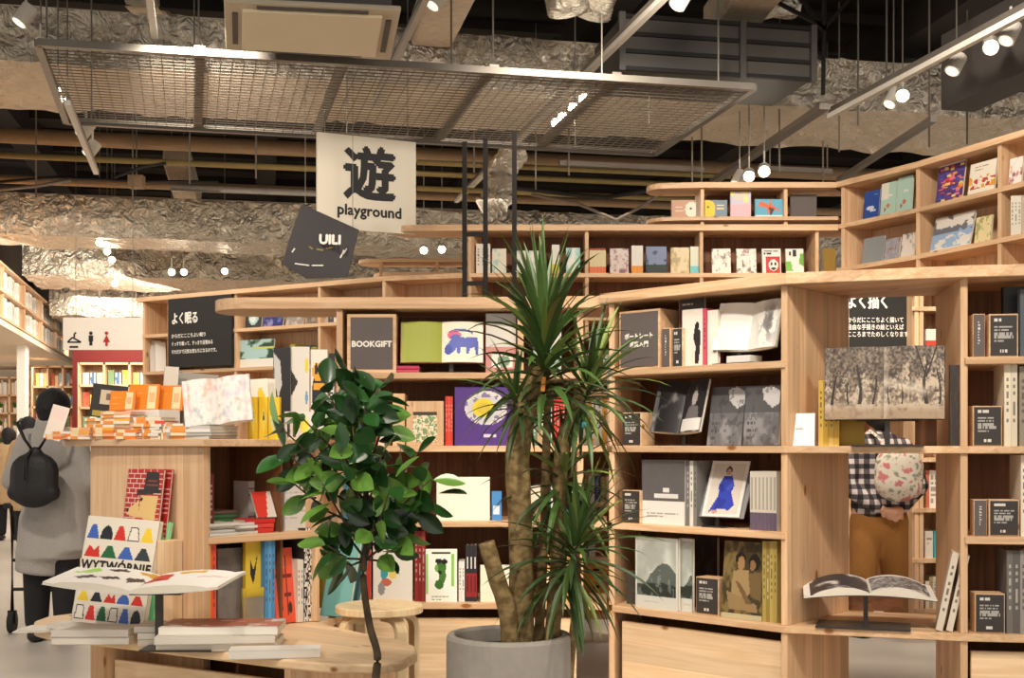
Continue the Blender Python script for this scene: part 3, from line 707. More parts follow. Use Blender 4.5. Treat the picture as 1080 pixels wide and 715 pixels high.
def seg(a, b, n, bulge=0):
    u = (b - a); nn = Vector((-u.y, u.x)).normalized(); return [a + u * (i / n) + nn * bulge * math.sin(math.pi * i / n) for i in range(n + 1)]
TH = .032
# ---------------- right front unit (curved)
LV = [.49, .905, 1.29, 1.67]; TOP = 2.055
F_ = [Vector((.50, 6.19)), Vector((1.21, 5.49)), Vector((1.93, 5.26)), Vector((2.95, 5.10))]
B_ = [Vector((.68, 6.60)), Vector((1.50, 5.86)), Vector((2.02, 5.74)), Vector((3.05, 5.55))]
PB = [Vector((1.62, 5.98)), Vector((2.03, 5.86))]          # back corners of the open portal
ru = thing('curved_bookcase', 'tall curved pine bookcase at the right with an open portal in its middle', 'bookcase', (1.5, 5.6, 0))
fr = [F_[0], F_[1], F_[2], F_[3]]; bk = [B_[0], B_[1], PB[0], PB[1], B_[2], B_[3]]
dn = Vector((0, -.012))
for i, z in enumerate(LV):
    if i in (0, 2): board('shelf_board', ru, [p + dn for p in fr], bk, z, TH)
    else:
        board('shelf_board', ru, [F_[0] + dn, F_[1] + dn], [B_[0], B_[1]], z, TH); board('shelf_board', ru, [F_[2] + dn, F_[3] + dn], [B_[2], B_[3]], z, TH)
# top board with a smooth curved nose
cur = [F_[0] + Vector((-.06, .02)), Vector((.86, 5.78)), F_[1] + Vector((0, -.05)), Vector((1.56, 5.33)), F_[2] + Vector((0, -.05)), Vector((2.95, 5.04))]
board('top_board', ru, cur, bk, TOP, .05)
for a, b in ((F_[0], B_[0]), (F_[1], PB[0]), (F_[2], PB[1]), (F_[3], B_[3])):
    zs = [0] + LV + [TOP - .018]
    if a in (F_[1], F_[2]): zs = [0, LV[0], LV[2], TOP - .018]
    for k in range(len(zs) - 1): divider(ru, a + (b - a) * .005, b, zs[k], zs[k + 1] - TH, .03)
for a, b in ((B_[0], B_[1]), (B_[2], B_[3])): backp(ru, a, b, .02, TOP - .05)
for (a, b, d0) in ((F_[0], F_[1], .0), (F_[2], F_[3], 0)):      # drawer fronts below
    u = (b - a).normalized(); n = Vector((-u.y, u.x)); m = MB()
    p, q_ = a + u * .035 + n * .05, b - u * .03 + n * .05
    m.wall(p, q_, .025, .03, .41, 'pine_pale', g=(u.x, u.y, 0)); m.build('drawer_front', ru, bevel=.003)
    m = MB(); m.wall(p - n * .02, q_ - n * .02, .02, 0, .028, 'pine'); m.build('plinth', ru)
m = MB(); m.wall(PB[0] + Vector((.02, .06)), PB[1] + Vector((-.12, .08)), .03, .49, .63, 'pine_shaded', g=(1, 0, 0)); m.build('stop_rail', ru)
RB1 = Bay(F_[0], F_[1], 'in the curved case'); RB2 = Bay(F_[1], F_[2], 'in the portal'); RB3 = Bay(F_[2], F_[3], 'at the right edge')

# ---------------- middle unit
MD = 6.32; MZ = [.485, .905, 1.29, 1.665]; MT = 2.05
mu = thing('long_bookcase', 'long pine bookcase in the middle holding the BOOKGIFT board', 'bookcase', (0, 6.5, 0))
mf = [pt(355, MD), pt(500, MD), pt(600, MD), pt(640, 6.27)]; mbk = [pt(349, MD + .42), pt(600 - 4, MD + .42), pt(634, MD + .42), pt(640, MD + .42)]
for z in MZ: board('shelf_board', mu, [p + Vector((0, -.01)) for p in mf], [mbk[0], mbk[1], mbk[3]], z, TH)
te = [pt(355, MD - .02)]; c = pt(268, MD + .19)
rn = [c + Vector((math.cos(a), math.sin(a))) * .2 for a in [R(270 - 18 * i) for i in range(11)]]
board('top_board', mu, [*rn[::-1], pt(355, MD - .02), pt(500, MD - .02), pt(641, 6.24)], [pt(268, MD + .40), pt(641, MD + .42)], MT, .06)
for px in (358, 549, 612):
    zs = [0] + MZ + [MT - .028]
    if px == 612: zs[0] = .485
    for k in range(5):
        if zs[k + 1] - zs[k] > .1: divider(mu, pt(px, MD + .005), Vector((X(px, MD), MD + .41)), zs[k], zs[k + 1] - TH, .032)
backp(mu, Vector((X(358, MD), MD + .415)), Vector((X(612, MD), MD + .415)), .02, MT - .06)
for a, b in ((362, 545), (553, 608)):
    m = MB(); m.wall(pt(a, MD + .06), pt(b, MD + .06), .025, .03, .40, 'pine_pale', g=(1, 0, 0)); m.build('drawer_front', mu, bevel=.003)
MB1 = Bay(pt(355, MD), pt(549, MD), 'under BOOKGIFT'); MB2 = Bay(pt(549, MD), pt(612, MD), 'behind the spiky plant'); MB3 = Bay(pt(612, MD), pt(646, MD), 'by the curved case')

# ---------------- left counter with its niche, and the low table in front
LT = 1.32
A0 = Vector((-1.97, 5.72)); A1 = Vector((-1.29, 5.20)); A2 = Vector((-.885, 5.62)); A3 = Vector((-.92, 6.30))
lc = thing('display_counter', 'head-high pine display counter at left, stacked with orange books', 'counter', (-1.5, 5.6, 0))
u01 = (A1 - A0).normalized(); n01 = Vector((-u01.y, u01.x)); u12 = (A2 - A1).normalized(); n12 = Vector((-u12.y, u12.x))
ctr = A0 + n01 * .18 - u01 * .05
end = [ctr + Vector((math.cos(a), math.sin(a))) * .235 for a in [R(300 - 20 * i) for i in range(11)]]
board('worktop', lc, [*end[::-1], A0 + Vector((.02, -.05)), A1 + Vector((0, -.06)), A2 + Vector((.05, -.03))], [A0 + n01 * .42 - u01 * .05, A1 + Vector((.06, .62)), Vector((-.92, 6.25))], LT, TH)
# planked face, made of upright boards
m = MB(); m.wall(A0 + n01 * .03, A1 + n01 * .0, .03, .0, LT - TH, 'pine'); m.build('front_panel', lc, bevel=.002)
divider(lc, A1 + Vector((0, .015)), A1 + n12 * .40, .0, LT - TH, .035)
divider(lc, A0 + n01 * .045, A0 + n01 * .42, 0, LT - TH, .03)
m = MB(); m.wall(A0 + n01 * .42, A1 + n01 * .42, .014, 0, LT - TH, 'pine_shaded'); m.build('back_panel', lc)
board('shelf_board', lc, [A1 + u12 * .01, A2], [A1 + n12 * .40, A2 + n12 * .40], .905, TH)
board('shelf_board', lc, [A1 + u12 * .01, A2 + u12 * .06], [A1 + n12 * .40, A2 + u12 * .06 + n12 * .40], .487, TH)
divider(lc, A2, A2 + n12 * .40, .49, LT - TH, .02)
m = MB(); m.wall(A1 + n12 * .40, A2 + n12 * .40, .014, .02, LT - TH, 'pine_shaded'); m.build('back_panel', lc)
LN1 = Bay(A1, A2, 'in the counter niche')
LF = Bay(A0, A1, 'against the planked counter')

tz = .49
lt = thing('low_table', 'long low pine display table with rounded ends at the lower left', 'table', (-1.2, 5.1, 0))
def topPt(px, py): D = (CZ - tz) * F / (py - HY); return Vector((X(px, D), D))
fr = [topPt(*p) for p in ((36, 662), (55, 667.5), (100, 672), (170, 680), (240, 688), (300, 695.5), (350, 700), (400, 700.5), (425, 697), (440, 689), (438, 681), (420, 674), (390, 669))]
bk = [topPt(*p) for p in ((36, 655), (50, 650), (90, 645), )] 
m = MB(); m.prism([tuple(p) for p in fr] + [tuple(A2 + Vector((.06, -.10))), tuple(A2 + u12 * .02 - n12 * .015), tuple(A1 + Vector((0, -.022))), tuple(A0 + n01 * .01)] + [tuple(p) for p in bk[::-1]], tz - .038, tz, 'pine_pale', g=tuple(u01) + (0,)); m.build('tabletop', lt, bevel=.008)
def lowp(px, py): D = (CZ - tz + .038) * F / (py - HY); return Vector((X(px, D), D))
g0 = topPt(100, 672) + n01 * .035; g1 = topPt(296, 695) + n01 * .035; g2 = topPt(400, 700) + Vector((-.02, .06))
m = MB(); m.wall(g0, g0 + n01 * .42, .035, 0, tz - .038, 'pine'); m.build('side_panel', lt)
m = MB(); m.wall(g1, g1 + n01 * .42, .035, 0, tz - .038, 'pine'); m.build('side_panel', lt)
m = MB(); m.wall(g1 + (g2 - g1) * .06, g2, .03, 0, tz - .038, 'pine'); m.wall(g2, g2 + Vector((.02, .40)), .03, 0, tz - .038, 'pine'); m.build('curved_panel', lt)
m = MB(); m.wall(g0 + u01 * .03 + n01 * .05, g1 - u01 * .03 + n01 * .05, .025, .03, tz - .10, 'pine_pale', g=tuple(u01) + (0,)); m.build('drawer_front', lt, bevel=.003)
m = MB(); m.wall(g0 + u01 * .03 + n01 * .4, g1 - u01 * .03 + n01 * .4, .014, .03, tz - .04, 'pine_shaded'); m.build('back_panel', lt)

# ---------------- high background run
UB = [pt(150, 12.0), pt(404, 10.45), pt(495, 10.25), pt(740, 10.25), pt(882, 10.25), pt(968, 9.5), Vector((3.56, 8.5)), Vector((4.3, 6.6))]
UBk = offs(UB, .34)
sl = thing('high_bookcase', 'high pine bookcase behind at left, carrying a black sign', 'bookcase', (-2, 11.3, 0))
TL = 2.72; UL = [.2, .56, .92, 1.28, 1.64, 2.0, 2.36]
fL, bL = [UB[0], UB[1], pt(490, 10.26)], [UBk[0], UBk[1], pt(490, 10.6)]
for z in UL: board('shelf_board', sl, fL, bL, z, .03, bevel=0)
board('top_board', sl, [UB[0] + Vector((-.06, 0)), UB[1], pt(490, 10.24)], bL, TL, .04, bevel=0)
def onp(px, d=0):
    """front point of the high run under pixel column px"""
    for a, b in zip(UB[:-1], UB[1:]):
        bb = Bay(a, b, ''); p = bb.at(px, d); s_ = (p - a - bb.n * d).dot(bb.u)
        if -1e-3 <= s_ <= (b - a).length + 1e-3: return p, bb
    return p, bb
def udiv(t, px, z0, z1, th=.03, d1=.32):
    p, bb = onp(px); divider(t, p + bb.n * .008, p + bb.n * d1, z0, z1, th)
for px in (151, 177, 247.5, 336, 404): udiv(sl, px, 0, TL - .04)
for a, b in zip(bL[:-1], bL[1:]): backp(sl, a, b, .05, TL - .04, 'pine')
# black sign on its face
p0, bb = onp(178, -.02); p1, _ = onp(245, -.02)
sg = thing('wall_sign', 'black sign with white Japanese headline on the high left bookcase', 'sign', (*((p0 + p1) / 2), 2.0)); m = MB(); m.wall(p0, p1, .02, Z(388, p0.y), TL - .045, 'card_black')
Ms = Matrix.Translation((p0.x, p0.y, 0)) @ Matrix.Rotation(bb.rz, 4, 'Z')
m.text('よく眠る', .12, Ms @ Matrix.Translation((.05, -.014, 2.48)), 'white_paint', .003, 'LEFT', .9, .78)
for i, s in enumerate(('からだにここちよい眠り', 'ぐっすり眠って、すっきり目覚める', 'それだけで元気な気もちになるのです。')): m.text(s, .044, Ms @ Matrix.Translation((.05, -.014, 2.32 - .075 * i)), 'white_paint', .0008, 'LEFT', 1, .95 if i < 1 else .78)
m.build('panel', sg)

hb = thing('high_bookcase', 'highest pine bookcase run above the plant, filled with face-out books', 'bookcase', (1, 10.4, 0))
fM, bM_ = UB[2:5], UBk[2:5]
for z in (.2, .56, .92, 1.28, 1.64, 2.0, 2.36, 2.72): board('shelf_board', hb, fM, bM_, z, .034, bevel=0)
c = pt(437, 10.42); rn = [c + Vector((math.cos(a), math.sin(a))) * .17 for a in [R(270 - 20 * i) for i in range(10)]]
board('top_board', hb, [*rn[::-1], UB[2] + Vector((0, -.02)), pt(884, 10.22)], [c + Vector((0, .17)), UBk[4]], 3.12, .05, bevel=0)
for px in (495, 619, 740, 862): udiv(hb, px, 0, 3.07)
for a, b in ((UBk[2], UBk[3]),): backp(hb, a, b, .05, 3.07, 'pine_shaded')
backp(hb, UBk[3], pt(855, 10.59), .05, 3.07, 'pine_shaded'); backp(hb, pt(855, 10.59), UBk[4], .05, 2.72, 'pine_shaded')
# top tier
tt = thing('top_tier_shelf', 'open topmost shelf tier with a rounded left end near the ceiling', 'shelf', (2, 10.4, 3.12))
c = pt(703, 10.42); rn = [c + Vector((math.cos(a), math.sin(a))) * .17 for a in [R(270 - 20 * i) for i in range(10)]]
board('top_board', tt, [*rn[::-1], pt(740, 10.22), pt(884, 10.22)], [c + Vector((0, .17)), UBk[4]], 3.47, .045, bevel=0)
board('shelf_board', tt, [*rn[::-1], pt(740, 10.22), pt(884, 10.22)], [c + Vector((0, .17)), UBk[4]], 3.185, .03, bevel=0)
for px in (741, 829): udiv(tt, px, 3.185, 3.425)
udiv(tt, 741, 3.12, 3.15); udiv(tt, 829, 3.12, 3.15)
backp(tt, pt(745, 10.56), pt(826, 10.56), 3.185, 3.425, 'pine_shaded'); m = MB(); m.wall(pt(833, 10.4), pt(861, 10.4), .02, 3.19, 3.40, 'card_grey'); m.build('grey_panel', tt)
# wing
wg = thing('wing_bookcase', 'high pine bookcase wing climbing toward the viewer at upper right', 'bookcase', (3.5, 9, 0))
fW, bW = UB[4:], UBk[4:]
for z in (.2, .56, .92, 1.28, 1.64, 2.0, 2.36, 2.76, 3.12): board('shelf_board', wg, fW, bW, z, .036, bevel=0)
board('top_board', wg, [p + Vector((-.02, -.01)) for p in fW], bW, 3.47, .045, bevel=0)
for px in (888, 967, 1053): udiv(wg, px, 0, 3.43, .035)
p_ = fW[-1]; divider(wg, p_, bW[-1], 0, 3.43)
for a, b in zip(bW[:-1], bW[1:]): backp(wg, a, b, .05, 3.43, 'pine')
W1 = Bay(UB[4], UB[5], 'on the wing bookcase'); W2 = Bay(UB[5], UB[6], 'on the wing bookcase'); H1 = Bay(UB[2], UB[4], 'on the highest run'); S1 = Bay(UB[0], UB[1], ''); 
# low rounded ledges between the left and highest runs
lg = thing('open_end_shelf', 'rounded open-end shelf ledges left of the ladder frame', 'shelf', (-.6, 11.2, 0))
for (x0, x1, yt, D, th) in ((388, 500, 272.5, 11.0, .03), (404, 500, 287, 11.0, .03)):
    c = pt(x0 + 10, D + .17); rn = [c + Vector((math.cos(a), math.sin(a))) * .17 for a in [R(270 - 20 * i) for i in range(10)]]
    board('shelf_board', lg, [*rn[::-1], pt(x1, D)], [c + Vector((0, .17)), pt(x1, D + .34)], Z(yt, D), th, 'pine_pale', bevel=0)
for px in (402, 461, 498): divider(lg, pt(px, 11.02), pt(px, 11.3), 0, Z(275, 11), .03)

# behind the portal: black sign and its bookcase, and the shelf seen past the curved case
ps = thing('wall_sign', 'black sign with white Japanese headline seen through the portal', 'sign', (X(931, 9.0), 9.0, 1.3))
m = MB(); a, b = pt(896, 9.0), pt(965, 9.0); m.wall(a, b, .02, Z(372, 9), Z(298, 9), 'card_black'); Ms = Matrix.Translation((a.x, a.y, 0))
m.text('よく描く', .12, Ms @ Matrix.Translation((-.03, -.014, Z(319, 9))), 'white_paint', .003, 'LEFT', .9, .7)
for i, s in enumerate(('からだにここちよく描いて', '自由な手描きの絵といえば', 'こころまでたのしくなります。')): m.text(s, .044, Ms @ Matrix.Translation((-.02, -.014, Z(338 + i * 7.5, 9))), 'white_paint', .0008, 'LEFT', 1, .78)
m.build('panel', ps)
for s in (898, 962):
    m = MB(); m.wall(pt(s, 9.02), pt(s, 9.06), .03, 0, Z(300, 9), 'pine'); m.build('post', ps)
bc = thing('narrow_bookcase', 'narrow pine bookcase standing beyond the portal behind the shopper', 'bookcase', (X(972, 8.8), 8.8, 0))
for z in (.12, .48, .84, 1.2, 1.56, 1.92, 2.28, 2.46): board('shelf_board', bc, [pt(962, 8.8), pt(1000, 8.8)], [pt(962, 9.08), pt(1000, 9.08)], z, .03, bevel=0)
for px in (967, 972, 998): divider(bc, pt(px, 8.81), Vector((X(px, 8.81), 9.07)), 0, 2.43, .03)
backp(bc, pt(962, 9.08), pt(1000, 9.08), .05, 2.43, 'pine')
NB = Bay(pt(962, 8.8), pt(1000, 8.8), 'beyond the portal')

# bookcase seen in the gap right of the plant
gb = thing('gap_bookcase', 'pine bookcase seen in the gap between the plant and the curved bookcase', 'bookcase', (X(620, 8), 8, 0))
for z in (.19, .56, .92, 1.28, 1.64, 2.0): board('shelf_board', gb, [pt(585, 8), pt(655, 8)], [pt(585, 8.3), pt(655, 8.3)], z, .03, bevel=0)
for px in (588, 605, 652): divider(gb, pt(px, 8.01), Vector((X(px, 8.01), 8.29)), .16 if px == 605 else 0, 1.97, .03)
backp(gb, pt(588, 8.3), pt(655, 8.3), .2, 1.97, 'pine')
GB = Bay(pt(588, 8), pt(655, 8), 'in the gap')

# ---------------- stool
SX, SD, SH = X(400, 5.55), 5.55, .575
st = thing('bentwood_stool', 'round birch stool with bent legs behind the low table', 'stool', (SX, SD, 0))
m = MB(); m.lathe([(.0, SH - .035), (.190, SH - .035), (.197, SH - .03), (.197, SH - .004), (.193, SH), (0, SH)], 'birch', (SX, SD, 0), 40); m.build('seat', st, smooth=False)
for k in range(4):
    a = R(45 + 90 * k - 8); o = Vector((math.cos(a), math.sin(a), 0)); m = MB(); c0 = Vector((SX, SD, 0)); sd = Vector((-o.y, o.x, 0))
    path = [c0 + o * .05 + Vector((0, 0, SH - .052)), c0 + o * .12 + Vector((0, 0, SH - .052))] + [c0 + o * (.12 + .065 * math.sin(R(b))) + Vector((0, 0, SH - .117 + .065 * math.cos(R(b)))) for b in (20, 40, 60, 80, 90)] + [c0 + o * .188 + Vector((0, 0, .0))]
    w_, th = .05, .028; vs = []; n = len(path)
    for i, p in enumerate(path):
        d = (path[min(i + 1, n - 1)] - path[max(i - 1, 0)]).normalized(); nn = sd.cross(d)
        vs += [p + sd * w_ / 2 + nn * th / 2, p - sd * w_ / 2 + nn * th / 2, p - sd * w_ / 2 - nn * th / 2, p + sd * w_ / 2 - nn * th / 2]
    fs = [(0, 1, 2, 3), (4 * n - 1, 4 * n - 2, 4 * n - 3, 4 * n - 4)]
    for i in range(n - 1):
        for j in range(4): fs.append((4 * i + j, 4 * i + (j + 1) % 4, 4 * i + 4 + (j + 1) % 4, 4 * i + 4 + j))
    m.add(vs, fs, 'birch', (0, 0, 1)); m.build('leg', st)
# ================================================================== BOOKS AND SIGNS
def box_sign(bay, z, x0, x1, yt, dcol, label, depth=.1, d=.05, txt=None, lines=True, side='pine', name='sign_block', rim=.008, vertical=False, seed=1, tsize=.05):
    """wooden block with a dark card let into its front"""
    p0, p1 = bay.at(x0, d), bay.at(x1, d); m = (p0 + p1) / 2; w = (p1 - p0).length; h = Z(yt, m.y) - z
    t = thing(name, label, 'sign', (m.x, m.y, z), bay.rz)
    b = MB(); b.box((0, depth / 2, h / 2), (w, depth, h), side); b.build('block', t, local=True, bevel=.002)
    c = MB(); M = Matrix.Translation((0, -.003, rim))
    cw, ch = w - 2 * rim, h - 2 * rim
    if txt:
        c.box((0, -.0015, h / 2), (cw, .003, ch), dcol if isinstance(dcol, str) else 'card_grey')
        n = len(txt)
        for i, s in enumerate(txt): c.text(s, tsize * .84, Matrix.Translation((0, -.0035, h / 2 + (n - 1) / 2 * tsize * 1.15 - i * tsize * 1.15 - .005)), 'white_paint', .0015)
    else:
        rgb = {'card_grey': (98, 90, 88), 'card_dark': (60, 56, 54), 'card_black': (40, 38, 36)}.get(dcol, dcol)
        if vertical: a = Art(10, 30, rgb); a.lines(.4, .3, .6, .85, 9, (210, 204, 196), seed, .6); art = a.a
        else: art = card_art(rgb, seed)
        c.grid(M, cw, ch, art); c.box((0, -.0012, h / 2), (cw, .0022, ch), 'print', col=rgb)
    c.build('card', t, local=True)
    return t
def stand(bay, z, px, hgt, label, d=.12, base=(.16, .14), back=True, tilt=.25, pw=.1, xoff=0):
    p = bay.at(px, d); t = thing('display_stand', label, 'book stand', (p.x, p.y, z), bay.rz)
    m = MB(); m.box((xoff, .0, .003), (base[0], base[1], .006), 'dark_metal'); m.build('base', t, local=True)
    m = MB(); m.box((xoff, 0, hgt / 2), (.022, .012, hgt), 'dark_metal'); m.build('post', t, local=True)
    m = MB(); Rm = Matrix.Rotation(-tilt, 3, 'X'); m.box(Vector((0, -.0, hgt + .0)), (pw, .05, .005), 'dark_metal', rot=Rm); m.build('ledge', t, local=True)
    return t
def open_book(label, M, w, h, left, right, bulge=.012, thick=.008, curl=.0, cover=(60, 50, 45), name='open_book', rightthick=None):
    """open book lying in local XZ, facing -Y, bottom centre at origin; pages bulge from the gutter"""
    t = thing(name, label, 'book'); t.matrix_world = M; WM[t.name] = M.copy()
    for side, art in ((-1, left), (1, right)):
        H, W = art.shape[:2]; m = MB(); vs = []; fs = []; cs = []
        for j in range(H + 1):
            for i in range(W + 1):
                u = i / W; q = u if side > 0 else 1 - u
                y = -bulge * math.sin(math.pi * min(q * 1.15, 1)) ** .7 - .002 + curl * q * q
                vs.append((side * (q * w / 2), y, h * j / H))
        for j in range(H):
            for i in range(W):
                a = j * (W + 1) + i; fs.append((a, a + 1, a + W + 2, a + W + 1)); cs.append(art[H - 1 - j, i])
        m.add(vs, fs, 'print', cols=cs)
        # fore edge and bottom of the page block
        n = W + 1; bot = [Vector(vs[i]) for i in range(n)]; topv = [Vector(vs[H * n + i]) for i in range(n)]
        lo = [Vector((v.x, thick + curl * (abs(v.x) * 2 / w) ** 2, v.z)) for v in bot]; hi = [Vector((v.x, thick + curl * (abs(v.x) * 2 / w) ** 2, v.z)) for v in topv]
        g = bot + lo + topv + hi; f = []
        for i in range(W): f += [(i + 1, i, n + i, n + i + 1), (2 * n + i, 2 * n + i + 1, 3 * n + i + 1, 3 * n + i), (n + i + 1, n + i, 3 * n + i, 3 * n + i + 1)]
        e = n - 1 if side > 0 else 0; f.append((e, n + e, 3 * n + e, 2 * n + e))
        m.add(g, f, 'matte_print', col=(232, 224, 208)); m.build('page_block', t, local=True)
    m = MB()
    vs = []; K = 8
    for i in range(-K, K + 1):
        x = i / K * (w / 2 + .003); y = thick + .001 + curl * (abs(i) / K) ** 2
        vs += [(x, y, -.003), (x, y, h + .003), (x, y + .002, -.003), (x, y + .002, h + .003)]
    f = []
    for i in range(2 * K):
        a = i * 4; b = a + 4; f += [(a, b, b + 1, a + 1), (a + 3, b + 3, b + 2, a + 2), (a + 1, b + 1, b + 3, a + 3), (b, a, a + 2, b + 2)]
    f += [(0, 1, 3, 2), (8 * K + 1, 8 * K, 8 * K + 2, 8 * K + 3)]
    m.add(vs, f, 'print', col=cover); m.build('cover', t, local=True)
    return t
def placed(bay, z, px, d, tilt=0, rz=0, lift=0):
    p = bay.at(px, d); return Matrix.Translation((p.x, p.y, z + lift)) @ Matrix.Rotation(bay.rz + rz, 4, 'Z') @ Matrix.Rotation(-tilt, 4, 'X')
def flat_book(label, x, y, z, w, h, t, rz, col, name='book', art=None, spine=None, spine_side_front=True, cat='book', group=None, spine_art=None):
    """book lying down, spine towards the viewer"""
    # local: width X -> depth, height Z -> along ; rotate so that cover faces up and spine (local -X) faces the viewer
    M = Matrix.Translation((x, y, z + t)) @ Matrix.Rotation(rz, 4, 'Z') @ Matrix.Rotation(R(-90), 4, 'X')      # front face -Y -> +Z ; Z -> +Y
    M = M @ Matrix.Identity(4)
    if spine_side_front: M = Matrix.Translation((x, y, z + t)) @ Matrix.Rotation(rz + R(90), 4, 'Z') @ Matrix.Rotation(R(-90), 4, 'X')
    a = art if art is not None else np.array(col, float)
    return book(name, label, cat, w, h, t, a, spine or col, M, group, spine_art=spine_art)

# ---- right unit, left bay --------------------------------------------------
z1, z2, z3, z4 = LV
B = RB1
box_sign(B, z4, 653, 696, 327, 'card_grey', 'framed grey box sign lettered in white katakana on the portrait photography shelf', .16, .03, txt=('ポートレート', '写真入門'), rim=.012, tsize=.036)
box_sign(B, z4, 698, 707, 346, 'card_grey', 'thin wooden block with a grey card and vertical lettering beside the katakana sign', .05, .03, vertical=True, rim=.004)
box_sign(B, z4, 709.5, 720, 346, 'card_dark', 'small wooden block with a dark text card, left of the white portrait book', .05, .03, rim=.004, seed=5)
a = Art(30, 44, (62, 58, 56)); a.rect(0, 0, 1, 1, (150, 120, 100)).rect(.03, .03, .97, .98, (60, 56, 54)).lines(.12, .84, .8, .9, 1, (200, 190, 180), 2).lines(.12, .5, .9, .8, 6, (170, 162, 155), 4)
B.face(z4, 716, 744, 311, a.a, 'tall dark information panel standing behind the white portrait book', t=.008, d=.13, spine=(150, 120, 100), name='info_panel', cat='sign', pages=False)
a = Art(30, 44, (238, 228, 216)); a.ell(.74, .70, .1, .07, (40, 34, 36)).poly([(.62, .66), (.9, .62), (.88, .3), (.8, .05), (.62, .05), (.66, .35), (.55, .5)], (44, 38, 40)).rect(0, 0, .05, 1, (214, 110, 128))
B.face(z4, 719, 741, 326, a.a, 'white photo book with a dark standing figure and pink edge', t=.02, d=.05, spine=(206, 84, 104))
B.spines(z4, 741, 745.5, 325, 1, [(208, 84, 106)], 'pink spine of the portrait book copy', d=.05, w=.14)
B.face(z4, 746, 757, 327, Art(6, 12, (240, 232, 220)).a, 'white book copy right of the pink spine', t=.02, d=.055)
L_ = Art(24, 30, (242, 238, 230)); L_.rect(.0, .0, 1, 1, (240, 236, 228))
Rt = Art(36, 36, (238, 234, 226)); nz = Rt.noise(6, 5); Rt.mix((nz > .45) * np.exp(-((Rt.u - .62) / .28) ** 2 - ((Rt.v - .55) / .4) ** 2) * 1.3 * (nz), (90, 88, 92))
p = B.at(788, .10); sc = p.y / F
open_book('white open photo book with a pale grey print, upper row of the curved case', placed(B, z4, 788, .07, .30, 0, .062), .345, .235, L_.a, Rt.a, .015, .014, -.035, cover=(90, 86, 84))
stand(B, z4, 780, .06, 'black stand under the white open photo book', d=.09, base=(.22, .13), tilt=.3)
for i in range(4):
    p = B.at(800, .05); flat_book(f'white pamphlet lying flat under the white open book, {ORD(i)} from the bottom', p.x, p.y + .05, z4 + .0095 * i + .0005, .10, .13, .009, B.rz, (236, 232, 226), name='pamphlet', group='white pamphlets')
# row B
box_sign(B, z3, 656.5, 676, 435, 'card_dark', 'small wooden block with a dark text card below the katakana sign', .11, .03, rim=.004, seed=9)
def bw(W, H, seed, dark=(34, 32, 34), light=(190, 188, 186), k=5, thr=.5, base=None):
    a = Art(W, H, dark); n = a.noise(k, seed); a.mix((n - thr) * 6 + .2, light); return a
L_ = bw(26, 34, 21, (26, 24, 26), (120, 116, 116), 3, .62); Rr = bw(26, 34, 8, (40, 38, 42), (150, 146, 146), 4, .6); Rr.ell(.5, .66, .12, .14, (176, 170, 168)).poly([(.3, .5), (.7, .5), (.8, .26), (.2, .26)], (110, 106, 108)).rect(.08, .03, .95, .26, (226, 222, 218))
open_book('open black photo book with a white-dressed figure, second row', placed(B, z3, 716, .06, .32, 0, .058), .30, .265, L_.a, Rr.a, .016, .014, -.04, cover=(20, 20, 22))
stand(B, z3, 722, .058, 'black stand under the open black photo book', d=.1, base=(.16, .12), tilt=.3)
def grey_photo(seed, txt=True):
    a = bw(30, 40, seed, (112, 110, 112), (146, 143, 144), 4, .5); a.rect(0, .55, 1, 1, (92, 90, 92)); a.poly([(.5, .95), (.75, 1), (1, .9), (1, .7), (.8, .62), (.55, .76)], (206, 204, 204)).lines(.1, .05, .4, .45, 3, (84, 82, 84), seed, .4)
    n = a.noise(8, seed + 2); a.mix((n > .6) * .4, (60, 58, 60)); return a.a
B.face(z3, 745, 781, 408, grey_photo(31), 'grey photo magazine with a white shape, left of two alike, second row', t=.012, d=.08, tilt=.18, spine=(96, 94, 96))
B.face(z3, 783, 820, 407, grey_photo(32), 'grey photo magazine with a white shape, right of two alike, second row', t=.03, d=.06, tilt=.10, spine=(96, 94, 96))
# row C
box_sign(B, z2, 656.5, 675, 517, 'card_dark', 'small dark text card block left of the grey novel with white band', .04, .03, rim=.003, seed=11)
a = Art(34, 44, (98, 95, 96)); n = a.noise(14, 5); a.mix((n - .5) * .5, (130, 128, 128)).rect(0, 0, 1, .37, (234, 230, 224)).lines(.12, .1, .9, .3, 4, (170, 166, 164), 3, .3).rect(.3, .42, .85, .47, (228, 224, 220)).rect(.5, .5, .64, .56, (228, 224, 220))
B.face(z2, 677, 722, 485, a.a, 'large grey book with a white paper band, third row', t=.03, d=.05, spine=(110, 108, 108))
B.spines(z2, 723.5, 735, 486, 3, [(120, 118, 118), (226, 222, 214), (130, 128, 126)], 'grey book copy edge-on', d=.06, w=.15)
a = Art(36, 44, (232, 226, 218)); a.rect(.07, .05, .93, .96, (214, 204, 192)).ell(.5, .83, .09, .07, (58, 42, 38)).ell(.5, .80, .06, .06, (196, 150, 124)).poly([(.40, .72), (.60, .74), (.72, .56), (.66, .44), (.80, .22), (.7, .12), (.4, .14), (.16, .07), (.34, .38), (.30, .56)], (52, 66, 176)).poly([(.30, .56), (.40, .60), (.48, .46), (.40, .42)], (40, 52, 150)).poly([(.62, .62), (.72, .56), (.58, .46), (.5, .5)], (70, 84, 196)).poly([(.34, .34), (.6, .3), (.5, .16), (.3, .14)], (42, 54, 150)).poly([(.2, .12), (.42, .1), (.3, .03)], (200, 150, 124))
B.face(z2, 741, 778, 487, a.a, 'magazine with a woman in a blue dress on a grey stand', t=.006, d=.05, tilt=.42, spine=(220, 214, 206), raise_=.05, name='magazine', rz=.12)
